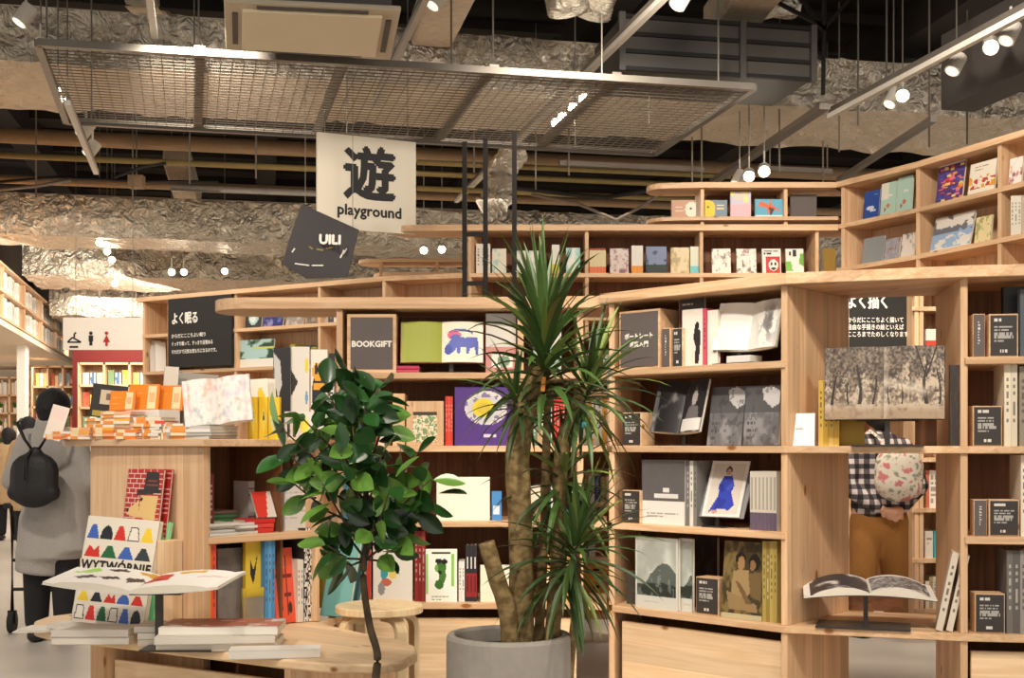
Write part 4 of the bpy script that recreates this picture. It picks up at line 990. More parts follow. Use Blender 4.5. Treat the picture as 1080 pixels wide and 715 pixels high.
B.face(z2, 733, 784, 498, np.array((150, 148, 150), float), 'grey rest behind the blue dress magazine', t=.004, d=.075, tilt=.42, raise_=.045, name='easel_plate', cat='book stand', spine=(150, 148, 150), pages=False)
stand(B, z2, 757, .045, 'dark foot under the blue dress magazine', d=.09, base=(.12, .1), tilt=.4, pw=.08)
def tri(col, i):
    a = Art(3, 20, (214, 206, 192)); a.rect(0, 0, 1, .32, (104, 92, 112)).rect(.3, .36, .7, .9, (150, 142, 132)).rect(0, .5, 1, .52, (170, 160, 150)); return a.a
B.spines(z2, 791, 819, 497, 7, [(206, 198, 186)], 'cream volume with a mauve foot', d=.045, art=tri)
# row D
B.face(z1, 661, 669, 602, Art(4, 10, (70, 66, 64)).a, 'dark card edge at the far left of the bottom row', t=.006, d=.10, spine=(120, 90, 60), name='info_panel', cat='sign', pages=False)
a = Art(44, 56, (206, 208, 200)); n = a.noise(4, 3); n2 = a.noise(10, 9)
a.rect(.05, .17, .95, .97, (168, 172, 164)); ms = (a.u > .05) & (a.u < .95) & (a.v > .17) & (a.v < .97)
a.mix(ms * np.clip((n - .42) * 3, 0, 1) * .6, (226, 228, 222)); hill = a.v < .42 + .22 * np.sin(a.u * 4 - 1.2) + .08 * (n2 - .5); a.mix(ms * hill * .85, (74, 84, 78)); a.mix(ms * (a.v < .3 + .1 * n) * .8, (38, 44, 40)); a.mix(ms * (n2 > .62) * hill * .5, (150, 158, 150)); a.lines(.2, .06, .8, .12, 1, (190, 186, 180), 2, .3)
B.face(z1, 670, 715, 567, a.a, 'grey-green landscape photo book, bottom row of the curved case', t=.02, d=.04, spine=(214, 212, 206))
B.face(z1, 716, 730, 568, a.a[:, 4:18], 'copy half hidden right of the grey-green landscape book', t=.02, d=.07, spine=(214, 212, 206))
B.face(z1, 731, 756, 566, bw(14, 20, 5, (44, 32, 28), (64, 50, 44)).a, 'dark brown book standing behind the wooden text block', t=.03, d=.24, spine=(40, 30, 26))
box_sign(B, z1, 734, 758, 609, 'card_dark', 'wooden block with a dark text card, bottom row of the curved case', .09, .05, rim=.005, seed=13)
a = bw(44, 60, 44, (66, 56, 34), (124, 106, 62), 7, .5); a.ell(.42, .77, .13, .09, (30, 24, 20)).ell(.44, .72, .09, .09, (160, 124, 84)).ell(.76, .74, .14, .11, (28, 22, 18)).ell(.72, .7, .07, .07, (140, 104, 70)).poly([(.25, .62), (.62, .64), (.72, .38), (.5, .2), (.22, .3)], (158, 132, 92)).poly([(.1, .35), (.4, .3), (.85, .2), (.9, .1), (.2, .12)], (146, 120, 82)).poly([(.62, .6), (.95, .62), (.95, .25), (.7, .3)], (112, 92, 58)).poly([(.3, .5), (.45, .45), (.75, .2), (.6, .2)], (110, 88, 56)).rect(0, 0, 1, .06, (188, 176, 140))
B.face(z1, 760, 803, 572, a.a, 'sepia photo book with seated figures, bottom row of the curved case', t=.012, d=.03, tilt=.10, spine=(170, 150, 84))
B.spines(z1, 804, 819.5, 571, 4, [(176, 156, 84), (150, 130, 66), (188, 166, 96)], 'ochre spine beside the sepia photo book', d=.04)
# ---- portal ---------------------------------------------------------------
B = RB2
def tree_art(flip):
    a = Art(100, 96, (196, 178, 156)); f1 = a.noise(6, 3 + flip); f2 = a.noise(16, 7 + flip); f3 = a.noise(34, 9 + flip)
    a.mix(np.clip((a.v - .55) * 2, 0, 1) * .5, (170, 154, 136))
    a.mix(np.clip((.2 - a.v) * 9, 0, 1), (166, 142, 118)); a.mix((a.v < .2) * np.clip((f2 - .5) * 3, 0, 1), (134, 112, 92))
    edge = .52 - .16 * np.sin(a.u * (3.4 if flip else 2.6) + flip * 2.4)
    crown = np.clip((f1 * .6 + f3 * .4 - .42 + (a.v - edge) * .5) * 7, 0, 1) * (a.v > .36)
    a.mix(crown * .8, (92, 80, 70)); a.mix(crown * np.clip((f3 - .5) * 6, 0, 1) * .7, (52, 45, 42)); a.mix(crown * np.clip((.42 - f3) * 8, 0, 1) * .6, (168, 150, 130))
    band = np.clip(1 - abs(a.v - .30) / .13, 0, 1) ** .5
    a.mix(band * np.clip((f3 * .5 + f2 * .5 - .38) * 5, 0, 1) * .85, (84, 70, 60))
    for x, w, h_ in (((.16, .022, .6), (.42, .014, .5), (.58, .03, .75), (.84, .016, .6)) if not flip else ((.1, .012, .45), (.28, .012, .5), (.70, .03, .8), (.9, .018, .7))):
        a.mix((abs(a.u - x - .035 * np.sin(a.v * 7 + x * 20)) < w * (1.3 - a.v)) & (a.v > .2) & (a.v < h_), (58, 49, 45))
    if flip:
        a.mix(np.clip(1 - abs(a.v - (.52 - .22 * a.u)) / .10, 0, 1) * .75 * (a.u < .7), (214, 200, 180))
        for s_ in (-1, 1): a.mix((abs((a.u - .70) * s_ - (a.v - .56) * .40) < .014) & (a.v > .56), (56, 48, 44))
        a.mix(np.clip(1 - a.u / .10, 0, 1) * .5, (236, 226, 212))
    else: a.mix(np.clip((a.u - .93) / .07, 0, 1) * .5, (120, 106, 94))
    return a.a
open_book('large open book with a sepia photograph of old trees, in the portal', placed(B, z3, 932, .00, .12, -.03, .118), .50, .318, tree_art(0), tree_art(1), .014, .012, .0, cover=(40, 30, 28))
stand(B, z3, 936, .115, 'dark stand holding up the sepia tree book', d=.04, base=(.30, .16), tilt=.15, pw=.26)
a = Art(16, 22, (248, 244, 236)); a.lines(.2, .5, .8, .62, 2, (150, 146, 140), 3, .3)
B.face(z3, 834, 859, 436, a.a, 'blank white card leaning at the left of the portal', t=.006, d=.05, tilt=.2, name='paper_card', cat='card', spine=(240, 236, 228), pages=False)
B.spines(z3, 863, 885, 401, 4, [(222, 184, 84), (206, 168, 62), (226, 192, 100)], 'yellow spine behind the sepia tree book', d=.10, w=.16)
B.face(z3, 886, 912, 440, np.array((196, 160, 60), float), 'low yellow book standing behind the dark stand', t=.02, d=.2, spine=(190, 150, 60))
B.face(z3, 1001, 1012, 385, bw(6, 30, 3, (58, 50, 46), (72, 62, 56)).a, 'tall dark brown slipcase against the right side of the portal', t=.05, d=.02, spine=(50, 44, 40))
B.face(z3, 965, 988, 440, np.array((150, 96, 58), float), 'brown box standing behind the tree book at right', t=.04, d=.22, spine=(150, 96, 58), name='small_box', cat='box', pages=False)
# bottom of the portal: open book on a stand, two leaning volumes
Lp = bw(30, 24, 71, (60, 56, 58), (216, 210, 204), 4, .55); Lp.rect(.0, 0, .1, 1, (230, 224, 216)); Rp = Art(60, 40, (226, 220, 212)); n = Rp.noise(10, 4); n2 = Rp.noise(20, 5); ms = (Rp.u > .04) & (Rp.u < .92) & (Rp.v > .1) & (Rp.v < .92); Rp.mix(ms * 1., (150, 146, 146)); Rp.mix(ms * (n2 > .5) * .8, (70, 66, 70)); Rp.mix(ms * (n > .62) * .7, (206, 202, 196))
p = B.at(914, .04)
M = Matrix.Translation((p.x + .0, p.y - .05, z1 + .155)) @ Matrix.Rotation(B.rz + .1, 4, 'Z') @ Matrix.Rotation(R(-82), 4, 'X')
open_book('open black and white photo book lying level on a stand, low in the portal', M, .56, .25, Lp.a, Rp.a, .028, .006, .02, cover=(70, 60, 56))
t = thing('display_stand', 'dark stand with a wide base plate low in the portal', 'book stand', (p.x, p.y + .05, z1), B.rz)
m = MB(); m.box((0, 0, .004), (.40, .22, .008), 'dark_metal'); m.build('base', t, local=True)
m = MB(); m.box((0.01, 0, .075), (.02, .012, .145), 'dark_metal'); m.build('post', t, local=True)
m = MB(); m.box((0.01, 0, .147), (.16, .12, .005), 'dark_metal'); m.build('ledge', t, local=True)
def lean(label, px, d, z, w, h, t, ang, art, spine, bay, rz=0):
    p = bay.at(px, d); M = Matrix.Translation((p.x, p.y, z)) @ Matrix.Rotation(bay.rz + rz, 4, 'Z') @ Matrix.Rotation(ang, 4, 'Y') @ Matrix.Rotation(R(90), 4, 'Z') @ Matrix.Translation((w / 2, 0, 0))
    return book('book', label, 'book', w, h, t, art, spine, M, spine_art=(lambda a: a.a)(Art(3, 24, spine).lines(.3, .1, .7, .9, 12, (120, 108, 96), 4, .4)))
cv = bw(14, 20, 6, (120, 84, 84), (196, 178, 168), 3, .5).a
lean('cream-spined volume leaning right, left of two beside the open book', 994, .03, z1 + .001, .16, .345, .028, .20, cv, (216, 206, 190), B)
lean('cream-spined volume leaning right against the case side, right of two', 1004.5, .03, z1 + .001, .16, .335, .026, .21, np.array((210, 200, 184), float), (220, 210, 194), B)
# ---- right unit, right bay ------------------------------------------------
B = RB3
box_sign(B, z4, 1026, 1039, 331, 'card_grey', 'small grey card block with vertical text, top row at the right edge', .09, .03, vertical=True, rim=.003)
box_sign(B, z4, 1043, 1074, 331, 'card_dark', 'wooden block with a dark text card, top row at the right edge', .09, .03, rim=.006, seed=21)
B.face(z4, 1058, 1096, 302, np.array((44, 46, 52), float), 'tall charcoal box book behind the top text block at the right edge', t=.04, d=.14, spine=(40, 42, 46))
B.face(z4, 1075.5, 1100, 305, np.array((84, 92, 100), float), 'slate grey book at the right edge, top row', t=.04, d=.04, spine=(84, 92, 100))
box_sign(B, z3, 1026, 1057, 428, 'card_dark', 'wooden block with a dark text card, second row at the right edge', .10, .03, rim=.005, seed=22)
B.spines(z3, 1059, 1073, 384, 2, [(226, 214, 190), (214, 202, 178)], 'tall cream spine', d=.03, w=.2)
B.spines(z3, 1075, 1090, 386, 2, [(146, 136, 120), (190, 180, 160)], 'tall taupe spine', d=.03, w=.2)
box_sign(B, z2, 1027, 1041, 527, 'card_grey', 'small grey card block with vertical text, third row at the right edge', .08, .03, vertical=True, rim=.003, seed=4)
box_sign(B, z2, 1043, 1075, 527, 'card_dark', 'wooden block with a dark text card, third row at the right edge', .08, .03, rim=.005, seed=23)
B.spines(z2, 1076.5, 1090, 480, 2, [(228, 216, 196), (200, 190, 170)], 'tall cream volume at the third row end', d=.03, w=.2)
box_sign(B, z1, 1028, 1060, 626, 'card_dark', 'wooden block with a dark text card, bottom row at the right edge', .10, .03, rim=.005, seed=24)
B.spines(z1, 1061.5, 1090, 581, 4, [(112, 106, 102), (96, 92, 90), (150, 144, 138)], 'tall grey slipcase', d=.03, w=.22)

# ---- middle unit ----------------------------------------------------------
m1, m2, m3, m4 = MZ
B = MB1
box_sign(B, m4, 366, 418, 331, 'card_grey', 'square wooden framed board lettered BOOKGIFT', .12, .02, txt=('BOOKGIFT',), rim=.018, tsize=.05)
Gr = Art(8, 10, (164, 172, 66)); Gr.rect(.55, .18, .75, .2, (110, 116, 50))
Bl = Art(44, 44, (244, 238, 216)); Bl.ell(.45, .72, .30, .10, (104, 112, 190)).ell(.45, .69, .27, .08, (244, 238, 216)).poly([(.18, .5), (.3, .64), (.55, .6), (.86, .62), (.9, .35), (.88, .18), (.82, .17), (.8, .36), (.68, .34), (.66, .2), (.6, .2), (.58, .36), (.46, .36), (.44, .2), (.38, .2), (.36, .34), (.26, .22), (.12, .22), (.09, .38)], (96, 108, 192)).ell(.16, .3, .1, .12, (70, 86, 176)).ell(.3, .66, .17, .11, (232, 104, 140)).ell(.33, .6, .13, .08, (96, 108, 192))
open_book('open picture book, green page beside a blue bull drawing', placed(B, m4, 466, .05, .16, 0, .055), .425, .215, Gr.a, Bl.a, .012, .008, 0, cover=(190, 60, 60))
stand(B, m4, 476, .052, 'dark stand under the blue bull picture book', d=.09, base=(.22, .12), tilt=.2, pw=.2)
for i, c in enumerate(((208, 66, 100), (196, 58, 92))):
    p = B.at(442, .025); flat_book(f'pink picture book lying flat under the green page, {["lower", "upper"][i]} of two', p.x, p.y + .09, m4 + .0185 * i, .165, .215, .018, B.rz, c)
a = Art(30, 32, (214, 210, 200)); a.rect(0, 0, 1, .45, (196, 132, 124)).rect(.2, .1, .9, .3, (226, 222, 206)).ell(.6, .2, .2, .1, (110, 140, 110)).rect(0, .8, 1, 1, (190, 198, 200))
MB1.face(m4, 512, 544, 330, a.a, 'pastel picture book in pink and grey, right of the bull book', t=.01, d=.06, tilt=.12, spine=(190, 120, 116))
a = Art(14, 18, (168, 200, 176)); a.rect(0, .5, 1, 1, (220, 214, 200))
MB2.face(m4, 562, 592, 335, a.a, 'mint and cream picture book mostly behind spiky leaves, top row', t=.02, d=.06, spine=(170, 190, 170))
# second row
m = None
box = lambda bay, z, x0, x1, yt, label, depth=.2, d=.05, art=None: None
def wood_box(bay, z, x0, x1, yt, label, depth=.16, d=.04, card=None):
    p0, p1 = bay.at(x0, d), bay.at(x1, d); mid = (p0 + p1) / 2; w_ = (p1 - p0).length; h = Z(yt, mid.y) - z
    t = thing('wooden_box', label, 'box', (mid.x, mid.y, z), bay.rz); b = MB(); b.box((0, depth / 2, h / 2), (w_, depth, h), 'pine', g=(0, 0, 1)); b.build('body', t, local=True, bevel=.002)
    if card is not None: c = MB(); c.grid(Matrix.Translation((0, -.003, h * .08)), w_ * .64, h * .68, card); c.box((0, -.001, h * .42), (w_ * .64, .002, h * .68), 'print', col=(200, 190, 160)); c.build('card', t, local=True)
wood_box(B, m3, 414, 427, 415, 'narrow upright wooden box beside the floral card box', .2)
a = Art(22, 26, (226, 220, 190)); n = a.noise(9, 3); a.mix((n > .55), (130, 150, 104)).mix((n < .36), (206, 156, 96)); a.rect(0, .9, 1, 1, (70, 60, 52))
wood_box(B, m3, 428.5, 468, 423, 'wooden box with a green floral card on its front', .14, card=a.a)
B.spines(m3, 469.5, 477.5, 418, 3, [(206, 62, 48), (214, 74, 56)], 'red spine', d=.05)
a = Art(56, 56, (84, 54, 128)); a.ell(.54, .64, .36, .29, (214, 208, 200)).ell(.52, .63, .30, .24, (198, 196, 200)).ell(.5, .64, .19, .16, (222, 198, 52)).ell(.5, .64, .12, .1, (206, 180, 60)); n = a.noise(14, 9); r_ = ((a.u - .54) / .36) ** 2 + ((a.v - .64) / .29) ** 2; a.mix((r_ < 1) & (r_ > .4) & (n > .58), (130, 116, 150)); a.lines(.5, .14, .9, .2, 1, (214, 200, 224), 5, .8)
p0 = B.at(479, .06); pr = Bay(pt(355, MD), pt(612, MD), '')
pr.face(m3, 479, 541, 408, a.a, 'large purple picture book with a yellow moon in a pale disc', t=.02, d=.05, spine=(74, 46, 116))
B.spines(m3, 372, 412, 428, 6, [(196, 120, 84), (62, 92, 140), (210, 200, 180), (170, 60, 50), (226, 214, 190), (110, 84, 60)], 'picture book spine behind the leafy tree, second row', d=.05, jitter=.15)
MB2.spines(m3, 584, 596, 384 + 34, 4, [(204, 52, 42), (190, 44, 38)], 'red spine behind the spiky leaves', d=.05)
MB2.spines(m3, 556, 582, 425, 5, [(214, 204, 186), (92, 120, 96), (180, 150, 110), (226, 220, 206)], 'mixed spine behind the plant trunk, second row', d=.05, jitter=.2)
# third row
a = Art(20, 16, (246, 240, 220))
pr.face(m2, 460, 516.5, 503, a.a, 'large blank cream picture book, face-out on the third row', t=.012, d=.05, spine=(236, 228, 206))
MB1.face(m2, 518, 529, 518, Art(10, 20, (74, 138, 200)).rect(.2, .2, .8, .5, (220, 230, 236)).a, 'blue book beside the plant trunk, third row', t=.02, d=.05, spine=(70, 130, 190))
a = Art(24, 24, (240, 202, 44)); a.ell(.4, .5, .22, .3, (244, 236, 214)).ell(.34, .6, .05, .06, (40, 36, 34)).ell(.52, .6, .05, .06, (40, 36, 34)).rect(.7, 0, 1, .5, (236, 230, 220))
B.face(m2, 413, 446, 520, a.a, 'yellow book with a white face, behind the leafy tree', t=.02, d=.06, spine=(230, 190, 40))
B.spines(m2, 362, 374, 500, 2, [(70, 140, 160), (214, 110, 60)], 'tall teal or orange spine behind the leafy tree', d=.05)
B.face(m2, 376, 411, 508, Art(20, 20, (92, 150, 176)).rect(0, .6, 1, 1, (226, 210, 180)).ell(.5, .4, .3, .2, (236, 160, 70)).a, 'blue and cream picture book behind the leafy tree, third row', t=.02, d=.07, spine=(80, 130, 150))
MB2.face(m2, 555, 570, 512, Art(12, 12, (220, 206, 180)).rect(0, .0, 1, .4, (150, 120, 90)).a, 'tan picture book behind the plant trunk, third row', t=.02, d=.06, spine=(180, 150, 120))
MB2.spines(m2, 572, 604, 512, 7, [(200, 190, 170), (60, 100, 90), (222, 214, 200), (150, 60, 50)], 'assorted spine behind the spiky leaves, third row', d=.05, jitter=.12)
# bottom row
B.spines(m1, 362, 372, 566, 3, [(232, 226, 214), (210, 200, 190), (222, 216, 206)], 'white spine, bottom row left', d=.05)
B.spines(m1, 373, 383, 572, 3, [(96, 44, 44), (70, 40, 46), (130, 60, 54)], 'dark red spine, bottom row left', d=.05)
B.face(m1, 384, 391, 580, Art(4, 10, (206, 62, 44)).a, 'narrow red and white book left of the bird picture book', t=.02, d=.05, spine=(226, 220, 210))
a = Art(44, 50, (240, 234, 222)); a.ell(.36, .66, .12, .09, (238, 196, 90)).ell(.42, .52, .14, .06, (116, 188, 176)).poly([(.2, .5), (.34, .6), (.4, .44), (.3, .3), (.22, .36)], (70, 160, 170)).ell(.5, .42, .09, .07, (240, 210, 110)).ell(.34, .3, .13, .06, (206, 110, 84)).ell(.22, .2, .09, .1, (150, 150, 146)).rect(.64, .86, .72, .96, (50, 46, 46)).rect(.76, .84, .82, .95, (50, 46, 46)).rect(.68, .74, .9, .8, (50, 46, 46)).rect(.85, .66, .9, .76, (50, 46, 46))
B.face(m1, 393, 435, 567, a.a, 'white picture book with scattered coloured birds, bottom row', t=.014, d=.05, spine=(234, 228, 216))
B.spines(m1, 437, 448.5, 560, 3, [(150, 44, 40), (128, 36, 34), (160, 52, 44)], 'tall dark red spine beside the bird picture book', d=.05)
a = Art(44, 54, (242, 240, 226)); a.rect(.02, .15, .1, .9, (150, 200, 110)).rect(.82, .3, .92, .9, (140, 196, 92)).rect(.2, .9, .8, .95, (60, 60, 50)).ell(.5, .66, .16, .13, (62, 112, 40)).ell(.54, .5, .11, .16, (66, 118, 44)).ell(.44, .33, .14, .09, (58, 104, 40)).ell(.6, .76, .1, .05, (30, 30, 28)).ell(.42, .77, .1, .05, (30, 30, 28)).ell(.36, .64, .06, .07, (110, 160, 70)).ell(.46, .56, .06, .04, (30, 34, 26)).lines(.2, .03, .8, .12, 2, (120, 140, 90), 7, .5)
B.face(m1, 448.5, 482, 579, a.a, 'white book with a green creature and green border, bottom row', t=.012, d=.03, spine=(220, 226, 200))
B.spines(m1, 483.5, 490, 592, 2, [(232, 228, 220)], 'short white spine right of the green creature book', d=.05)
def brd(col, i):
    a = Art(3, 24, (44, 42, 46)); a.rect(0, .1, 1, .5, (150, 40, 40)).rect(.3, .6, .7, .8, (220, 216, 210)).rect(.3, .15, .7, .45, (70, 30, 32)); return a.a
B.spines(m1, 491, 503, 575, 3, [(44, 42, 46), (120, 40, 40), (50, 46, 50)], 'black and red spine', d=.05, art=brd)
MB1.face(m1, 506, 544, 596, Art(8, 8, (238, 230, 206)).a, 'cream picture book behind the cut trunk, bottom row', t=.02, d=.04, spine=(230, 222, 200))
MB2.face(m1, 568, 606, 585, Art(14, 14, (210, 160, 90)).ell(.5, .5, .3, .3, (236, 220, 180)).a, 'ochre picture book behind the spiky plant, bottom row', t=.02, d=.05, spine=(190, 140, 80))
#B.face(m1, 506, 507.8, 596, np.array((230, 222, 200), float), 'thin cream card against the divider, bottom row', t=.02, d=.04, name='paper_card', cat='card', pages=False)
# gap bookcase
B = GB
for z, x0, x1, yt, n, cols, nm in ((1.64, 610, 645, 345 + 26, 8, [(228, 222, 210), (206, 200, 190), (170, 60, 50)], 'white spine on its second shelf'), (1.28, 608, 646, 405, 7, [(238, 230, 214), (220, 212, 196), (232, 160, 60)], 'white spine on its third shelf'), (.92, 608, 646, 500, 6, [(60, 60, 110), (150, 130, 60), (200, 196, 190)], 'mixed spine on its fourth shelf')):
    B.spines(z, x0, x1, yt, n, cols, nm, d=.05, w=.15, pages=False, jitter=.1)
for i in range(4):
    p = B.at(628, .05); flat_book(f'white magazine lying flat in the gap bookcase, {ORD(i)} from the bottom', p.x, p.y + .1, .56 + .022 * i, .2, .24, .021, 0, (226, 222, 214))
t = thing('orange_drawer_box', 'orange and black small chest glimpsed in the gap right of the plant', 'box', (X(628, 8.12), 8.12, .19)); b = MB(); b.box((0, 0, .17), (.26, .16, .34), 'print', col=(206, 140, 60)); b.build('body', t, local=True)
for k in range(3): b = MB(); b.box((0, -.083, .06 + .11 * k), (.24, .006, .09), 'print', col=(196, 122, 46)); b.box((0, -.088, .07 + .11 * k), (.04, .01, .015), 'print', col=(30, 24, 22)); b.build('drawer', t, local=True)
t = thing('grey_planter', 'pale grey tapered planter on the floor beyond the gap', 'planter', (X(626, 8.6), 8.6, 0)); b = MB(); b.lathe([(.0, 0), (.09, 0), (.155, .27), (.14, .27), (.13, .24), (0, .24)], 'white_paint', n=4); b.build('pot', t, local=True)

# ---- high runs ------------------------------------------------------------
B = H1; z = 2.72
def small(seed, base, inks, k=4):
    a = Art(14, 18, base); n = a.noise(k, seed)
    for i, c in enumerate(inks): a.mix(np.clip((n - .5 - .08 * i) * 6, 0, 1) * .6, c)
    return a.a
B.spines(z, 502, 517, 257, 3, [(234, 226, 212)], 'white book', d=.06, pages=False)
B.face(z, 519, 534, 262, small(1, (236, 226, 206), [(150, 214, 200), (120, 200, 190)]), 'cream book with an aqua splash, high behind the ladder', d=.08, tilt=.1)
B.face(z, 543, 555, 264, small(2, (234, 228, 216), [(200, 190, 180)]), 'white book right of the third ladder rail, high run', d=.08, tilt=.15)
B.face(z, 558, 572, 264, small(3, (236, 228, 216), [(180, 190, 200)]), 'white book with pale blue marks behind the plant tip', d=.08, tilt=.15)
B.spines(z, 582, 590, 258, 2, [(232, 226, 214)], 'white book with a yellow foot', d=.06, pages=False, art=lambda c, i: Art(3, 12, (232, 226, 214)).rect(0, 0, 1, .3, (220, 200, 60)).a)
B.face(z, 597, 612, 261, small(4, (232, 232, 220), [(90, 186, 178)], 2), 'white and teal book near the divider, high run', d=.08, tilt=.12)
of = lambda c, i: Art(3, 14, (222, 206, 160)).rect(0, 0, 1, .27, (228, 118, 70)).rect(0, .92, 1, 1, (170, 60, 50)).a
B.spines(z, 621.5, 639, 262, 5, [(222, 206, 160)], 'cream book with an orange foot', d=.06, pages=False, art=of)
B.face(z, 643, 663, 262, small(6, (220, 206, 198), [(170, 90, 80), (90, 70, 110)], 7), 'book with a flecked red and violet cover, high run', d=.08)
B.spines(z, 666, 678, 259, 3, [(230, 224, 214)], 'white book with an orange foot', d=.06, pages=False, art=lambda c, i: Art(3, 14, (230, 224, 214)).rect(0, 0, 1, .3, (230, 150, 50)).a)
a = Art(16, 20, (70, 84, 120)); n = a.noise(4, 9); a.mix((n > .5) * .7, (150, 160, 186)).mix((a.v < .35) * 1., (44, 56, 50))
B.face(z, 681, 703, 260, a.a, 'dark blue painted book, high run', d=.08)
a = Art(16, 20, (214, 190, 140)); n = a.noise(4, 12); a.mix((n > .5) * .6, (236, 220, 190)).mix((n < .4) * .5, (150, 140, 110))
B.face(z, 707, 727, 261, a.a, 'beige landscape book beside the cyan-footed spines', d=.08)
B.spines(z, 728, 738.5, 260, 4, [(224, 224, 206)], 'white book with a cyan foot', d=.06, pages=False, art=lambda c, i: Art(3, 14, (222, 222, 200)).rect(0, 0, 1, .3, (120, 206, 206)).a)
for i, (x0, x1, ink, nm) in enumerate(((751, 771, [(170, 130, 110), (60, 60, 60)], 'white comic book with sparse drawing, leftmost of four'), (777, 798, [(190, 140, 130), (70, 60, 60)], 'white comic book with brown drawing, second of four'))):
    B.face(z, x0, x1, 262, small(20 + i, (238, 230, 216), ink, 6), nm, d=.08, tilt=.12)
a = Art(20, 26, (238, 230, 218)); a.rect(.2, .05, .95, .7, (204, 50, 44)).ell(.6, .35, .25, .22, (240, 232, 220)).ell(.5, .4, .06, .05, (40, 30, 30)).ell(.7, .4, .06, .05, (40, 30, 30)).ell(.6, .22, .14, .05, (60, 40, 40)).lines(.1, .76, .9, .96, 2, (60, 50, 50), 5, .6)
B.face(z, 804, 824, 262, a.a, 'comic book with a face on a red square, third of four', d=.08, tilt=.12)
a = Art(20, 26, (240, 234, 220)); a.poly([(0, .1), (.4, .1), (.3, .5), (0, .5)], (130, 190, 80)).poly([(.75, .4), (1, .3), (1, .8), (.8, .8)], (120, 180, 70)).rect(.4, .7, .6, .95, (50, 46, 46)).rect(.2, .72, .3, .9, (50, 46, 46))
B.face(z, 829, 848, 262, a.a, 'white and green comic book, rightmost of four', d=.08, tilt=.12)
B.face(z, 868, 881, 262, np.array((150, 116, 40), float), 'mustard box in the last bay of the high run', t=.1, d=.08, name='small_box', cat='box', pages=False)
# top tier
z = 3.185
a = Art(24, 20, (196, 150, 124)); a.ell(.82, .5, .26, .42, (236, 222, 200)).ell(.8, .55, .04, .07, (60, 50, 46)).rect(.15, .62, .45, .66, (226, 200, 180)).rect(.15, .4, .5, .44, (226, 200, 180))
B.face(z, 708, 734, 211, a.a, 'tan book with a cream half circle on the open end of the top tier', d=.08)
a = Art(28, 20, (116, 134, 146)); a.rect(0, 0, .2, 1, (226, 196, 40)).ell(.22, .5, .26, .48, (226, 196, 40)).ell(.16, .62, .04, .07, (50, 46, 40)).rect(.55, .7, .85, .75, (220, 214, 196)).rect(.55, .5, .85, .6, (214, 190, 140))
B.face(z, 743, 767, 211, a.a, 'book with a yellow half circle on slate, top tier', d=.08)
a = Art(20, 28, (226, 176, 184)); n = a.noise(4, 3); a.mix((a.v > .55) * .8, (186, 194, 214)); a.mix((n > .6) & (a.v > .6), (232, 220, 120)).lines(.15, .66, .9, .95, 3, (226, 200, 150), 3, .6)
B.face(z, 770, 792, 202, a.a, 'tall pastel pink and blue book, top tier', d=.08)
a = Art(30, 22, (90, 164, 190)); a.poly([(.2, .9), (.5, .7), (.55, 1), (.6, .7), (.95, .35), (.6, .5), (.5, .2), (.42, .55), (.12, .65)], (220, 96, 50)).poly([(.5, .6), (.7, .5), (.55, .1)], (70, 50, 40)).mix((a.v < .2) * 1., (206, 226, 226))
B.face(z, 796, 826, 210, a.a, 'teal book with an orange bird, top tier', d=.07)
# wing
a = Art(16, 30, (44, 76, 150)); a.ell(.45, .4, .25, .08, (200, 206, 220)).ell(.6, .3, .2, .05, (200, 206, 220)).rect(.6, .85, .9, .88, (120, 140, 190))
W1.face(3.12, 910, 926, 201, a.a, 'deep blue book with white marks, upper wing row', d=.06, tilt=.1, spine=(40, 66, 130))
for i, (x0, x1, yt) in enumerate(((928, 944, 192), (945, 961, 186))):
    a = Art(16, 30, (176, 206, 190)); a.rect(.0, .5, .5 - .5 * i, 1, (224, 222, 206)).ell(.5, .3, .12, .08, (206, 120, 90)).ell(.6, .6, .15, .05, (226, 224, 210)).ell(.3, .2, .05, .08, (170, 90, 80))
    W1.face(3.12, x0, x1, yt, a.a, ['mint green picture book, left of two alike on the wing', 'mint green picture book, right of two alike on the wing'][i], d=.06, tilt=.08, spine=(170, 200, 184))
a = Art(28, 36, (84, 60, 120)); r = np.random.default_rng(4)
for k in range(70): a.rect(*(lambda x, y: (x, y, x + .16, y + .045))(r.random() * .9, r.random() * .84), [(222, 70, 60), (236, 160, 60), (70, 90, 180), (226, 120, 150), (120, 60, 140), (240, 210, 120)][k % 6])
a.rect(0, .88, 1, 1, (232, 222, 206)).lines(.15, .9, .85, .98, 1, (60, 50, 60), 2, .7)
W2.face(3.12, 986, 1014, 168, a.a, 'magazine covered in small bright multicoloured blocks, upper wing row', d=.08, tilt=.14, name='magazine')
a = Art(26, 34, (238, 230, 212)); n = a.noise(7, 5); a.mix((n > .55) & (a.v < .6) & (a.v > .2), (226, 160, 50)).mix((n < .4) & (a.v < .5) & (a.v > .2), (196, 70, 50)).lines(.2, .75, .8, .9, 2, (160, 130, 120), 3, .5)
W2.face(3.12, 1020, 1048, 170, a.a, 'white cookery magazine with orange food, upper wing row', d=.08, tilt=.14, name='magazine')
W3 = Bay(UB[6], UB[7], 'on the wing bookcase')
W2.face(3.12, 1063, 1077, 166, small(7, (230, 226, 216), [(196, 70, 60), (70, 60, 110)], 5), 'white and red book at the right frame edge, upper wing row', d=.06, tilt=.1)
W1.face(2.76, 908, 930, 250, np.array((138, 142, 142), float), 'plain grey book, leftmost on the lower wing row', d=.09, tilt=.16, spine=(120, 124, 126))
W1.face(2.76, 931.5, 947, 251, small(9, (150, 150, 160), [(214, 200, 190), (90, 70, 70)], 4), 'small photo-covered book, second on the lower wing row', d=.09, tilt=.16)
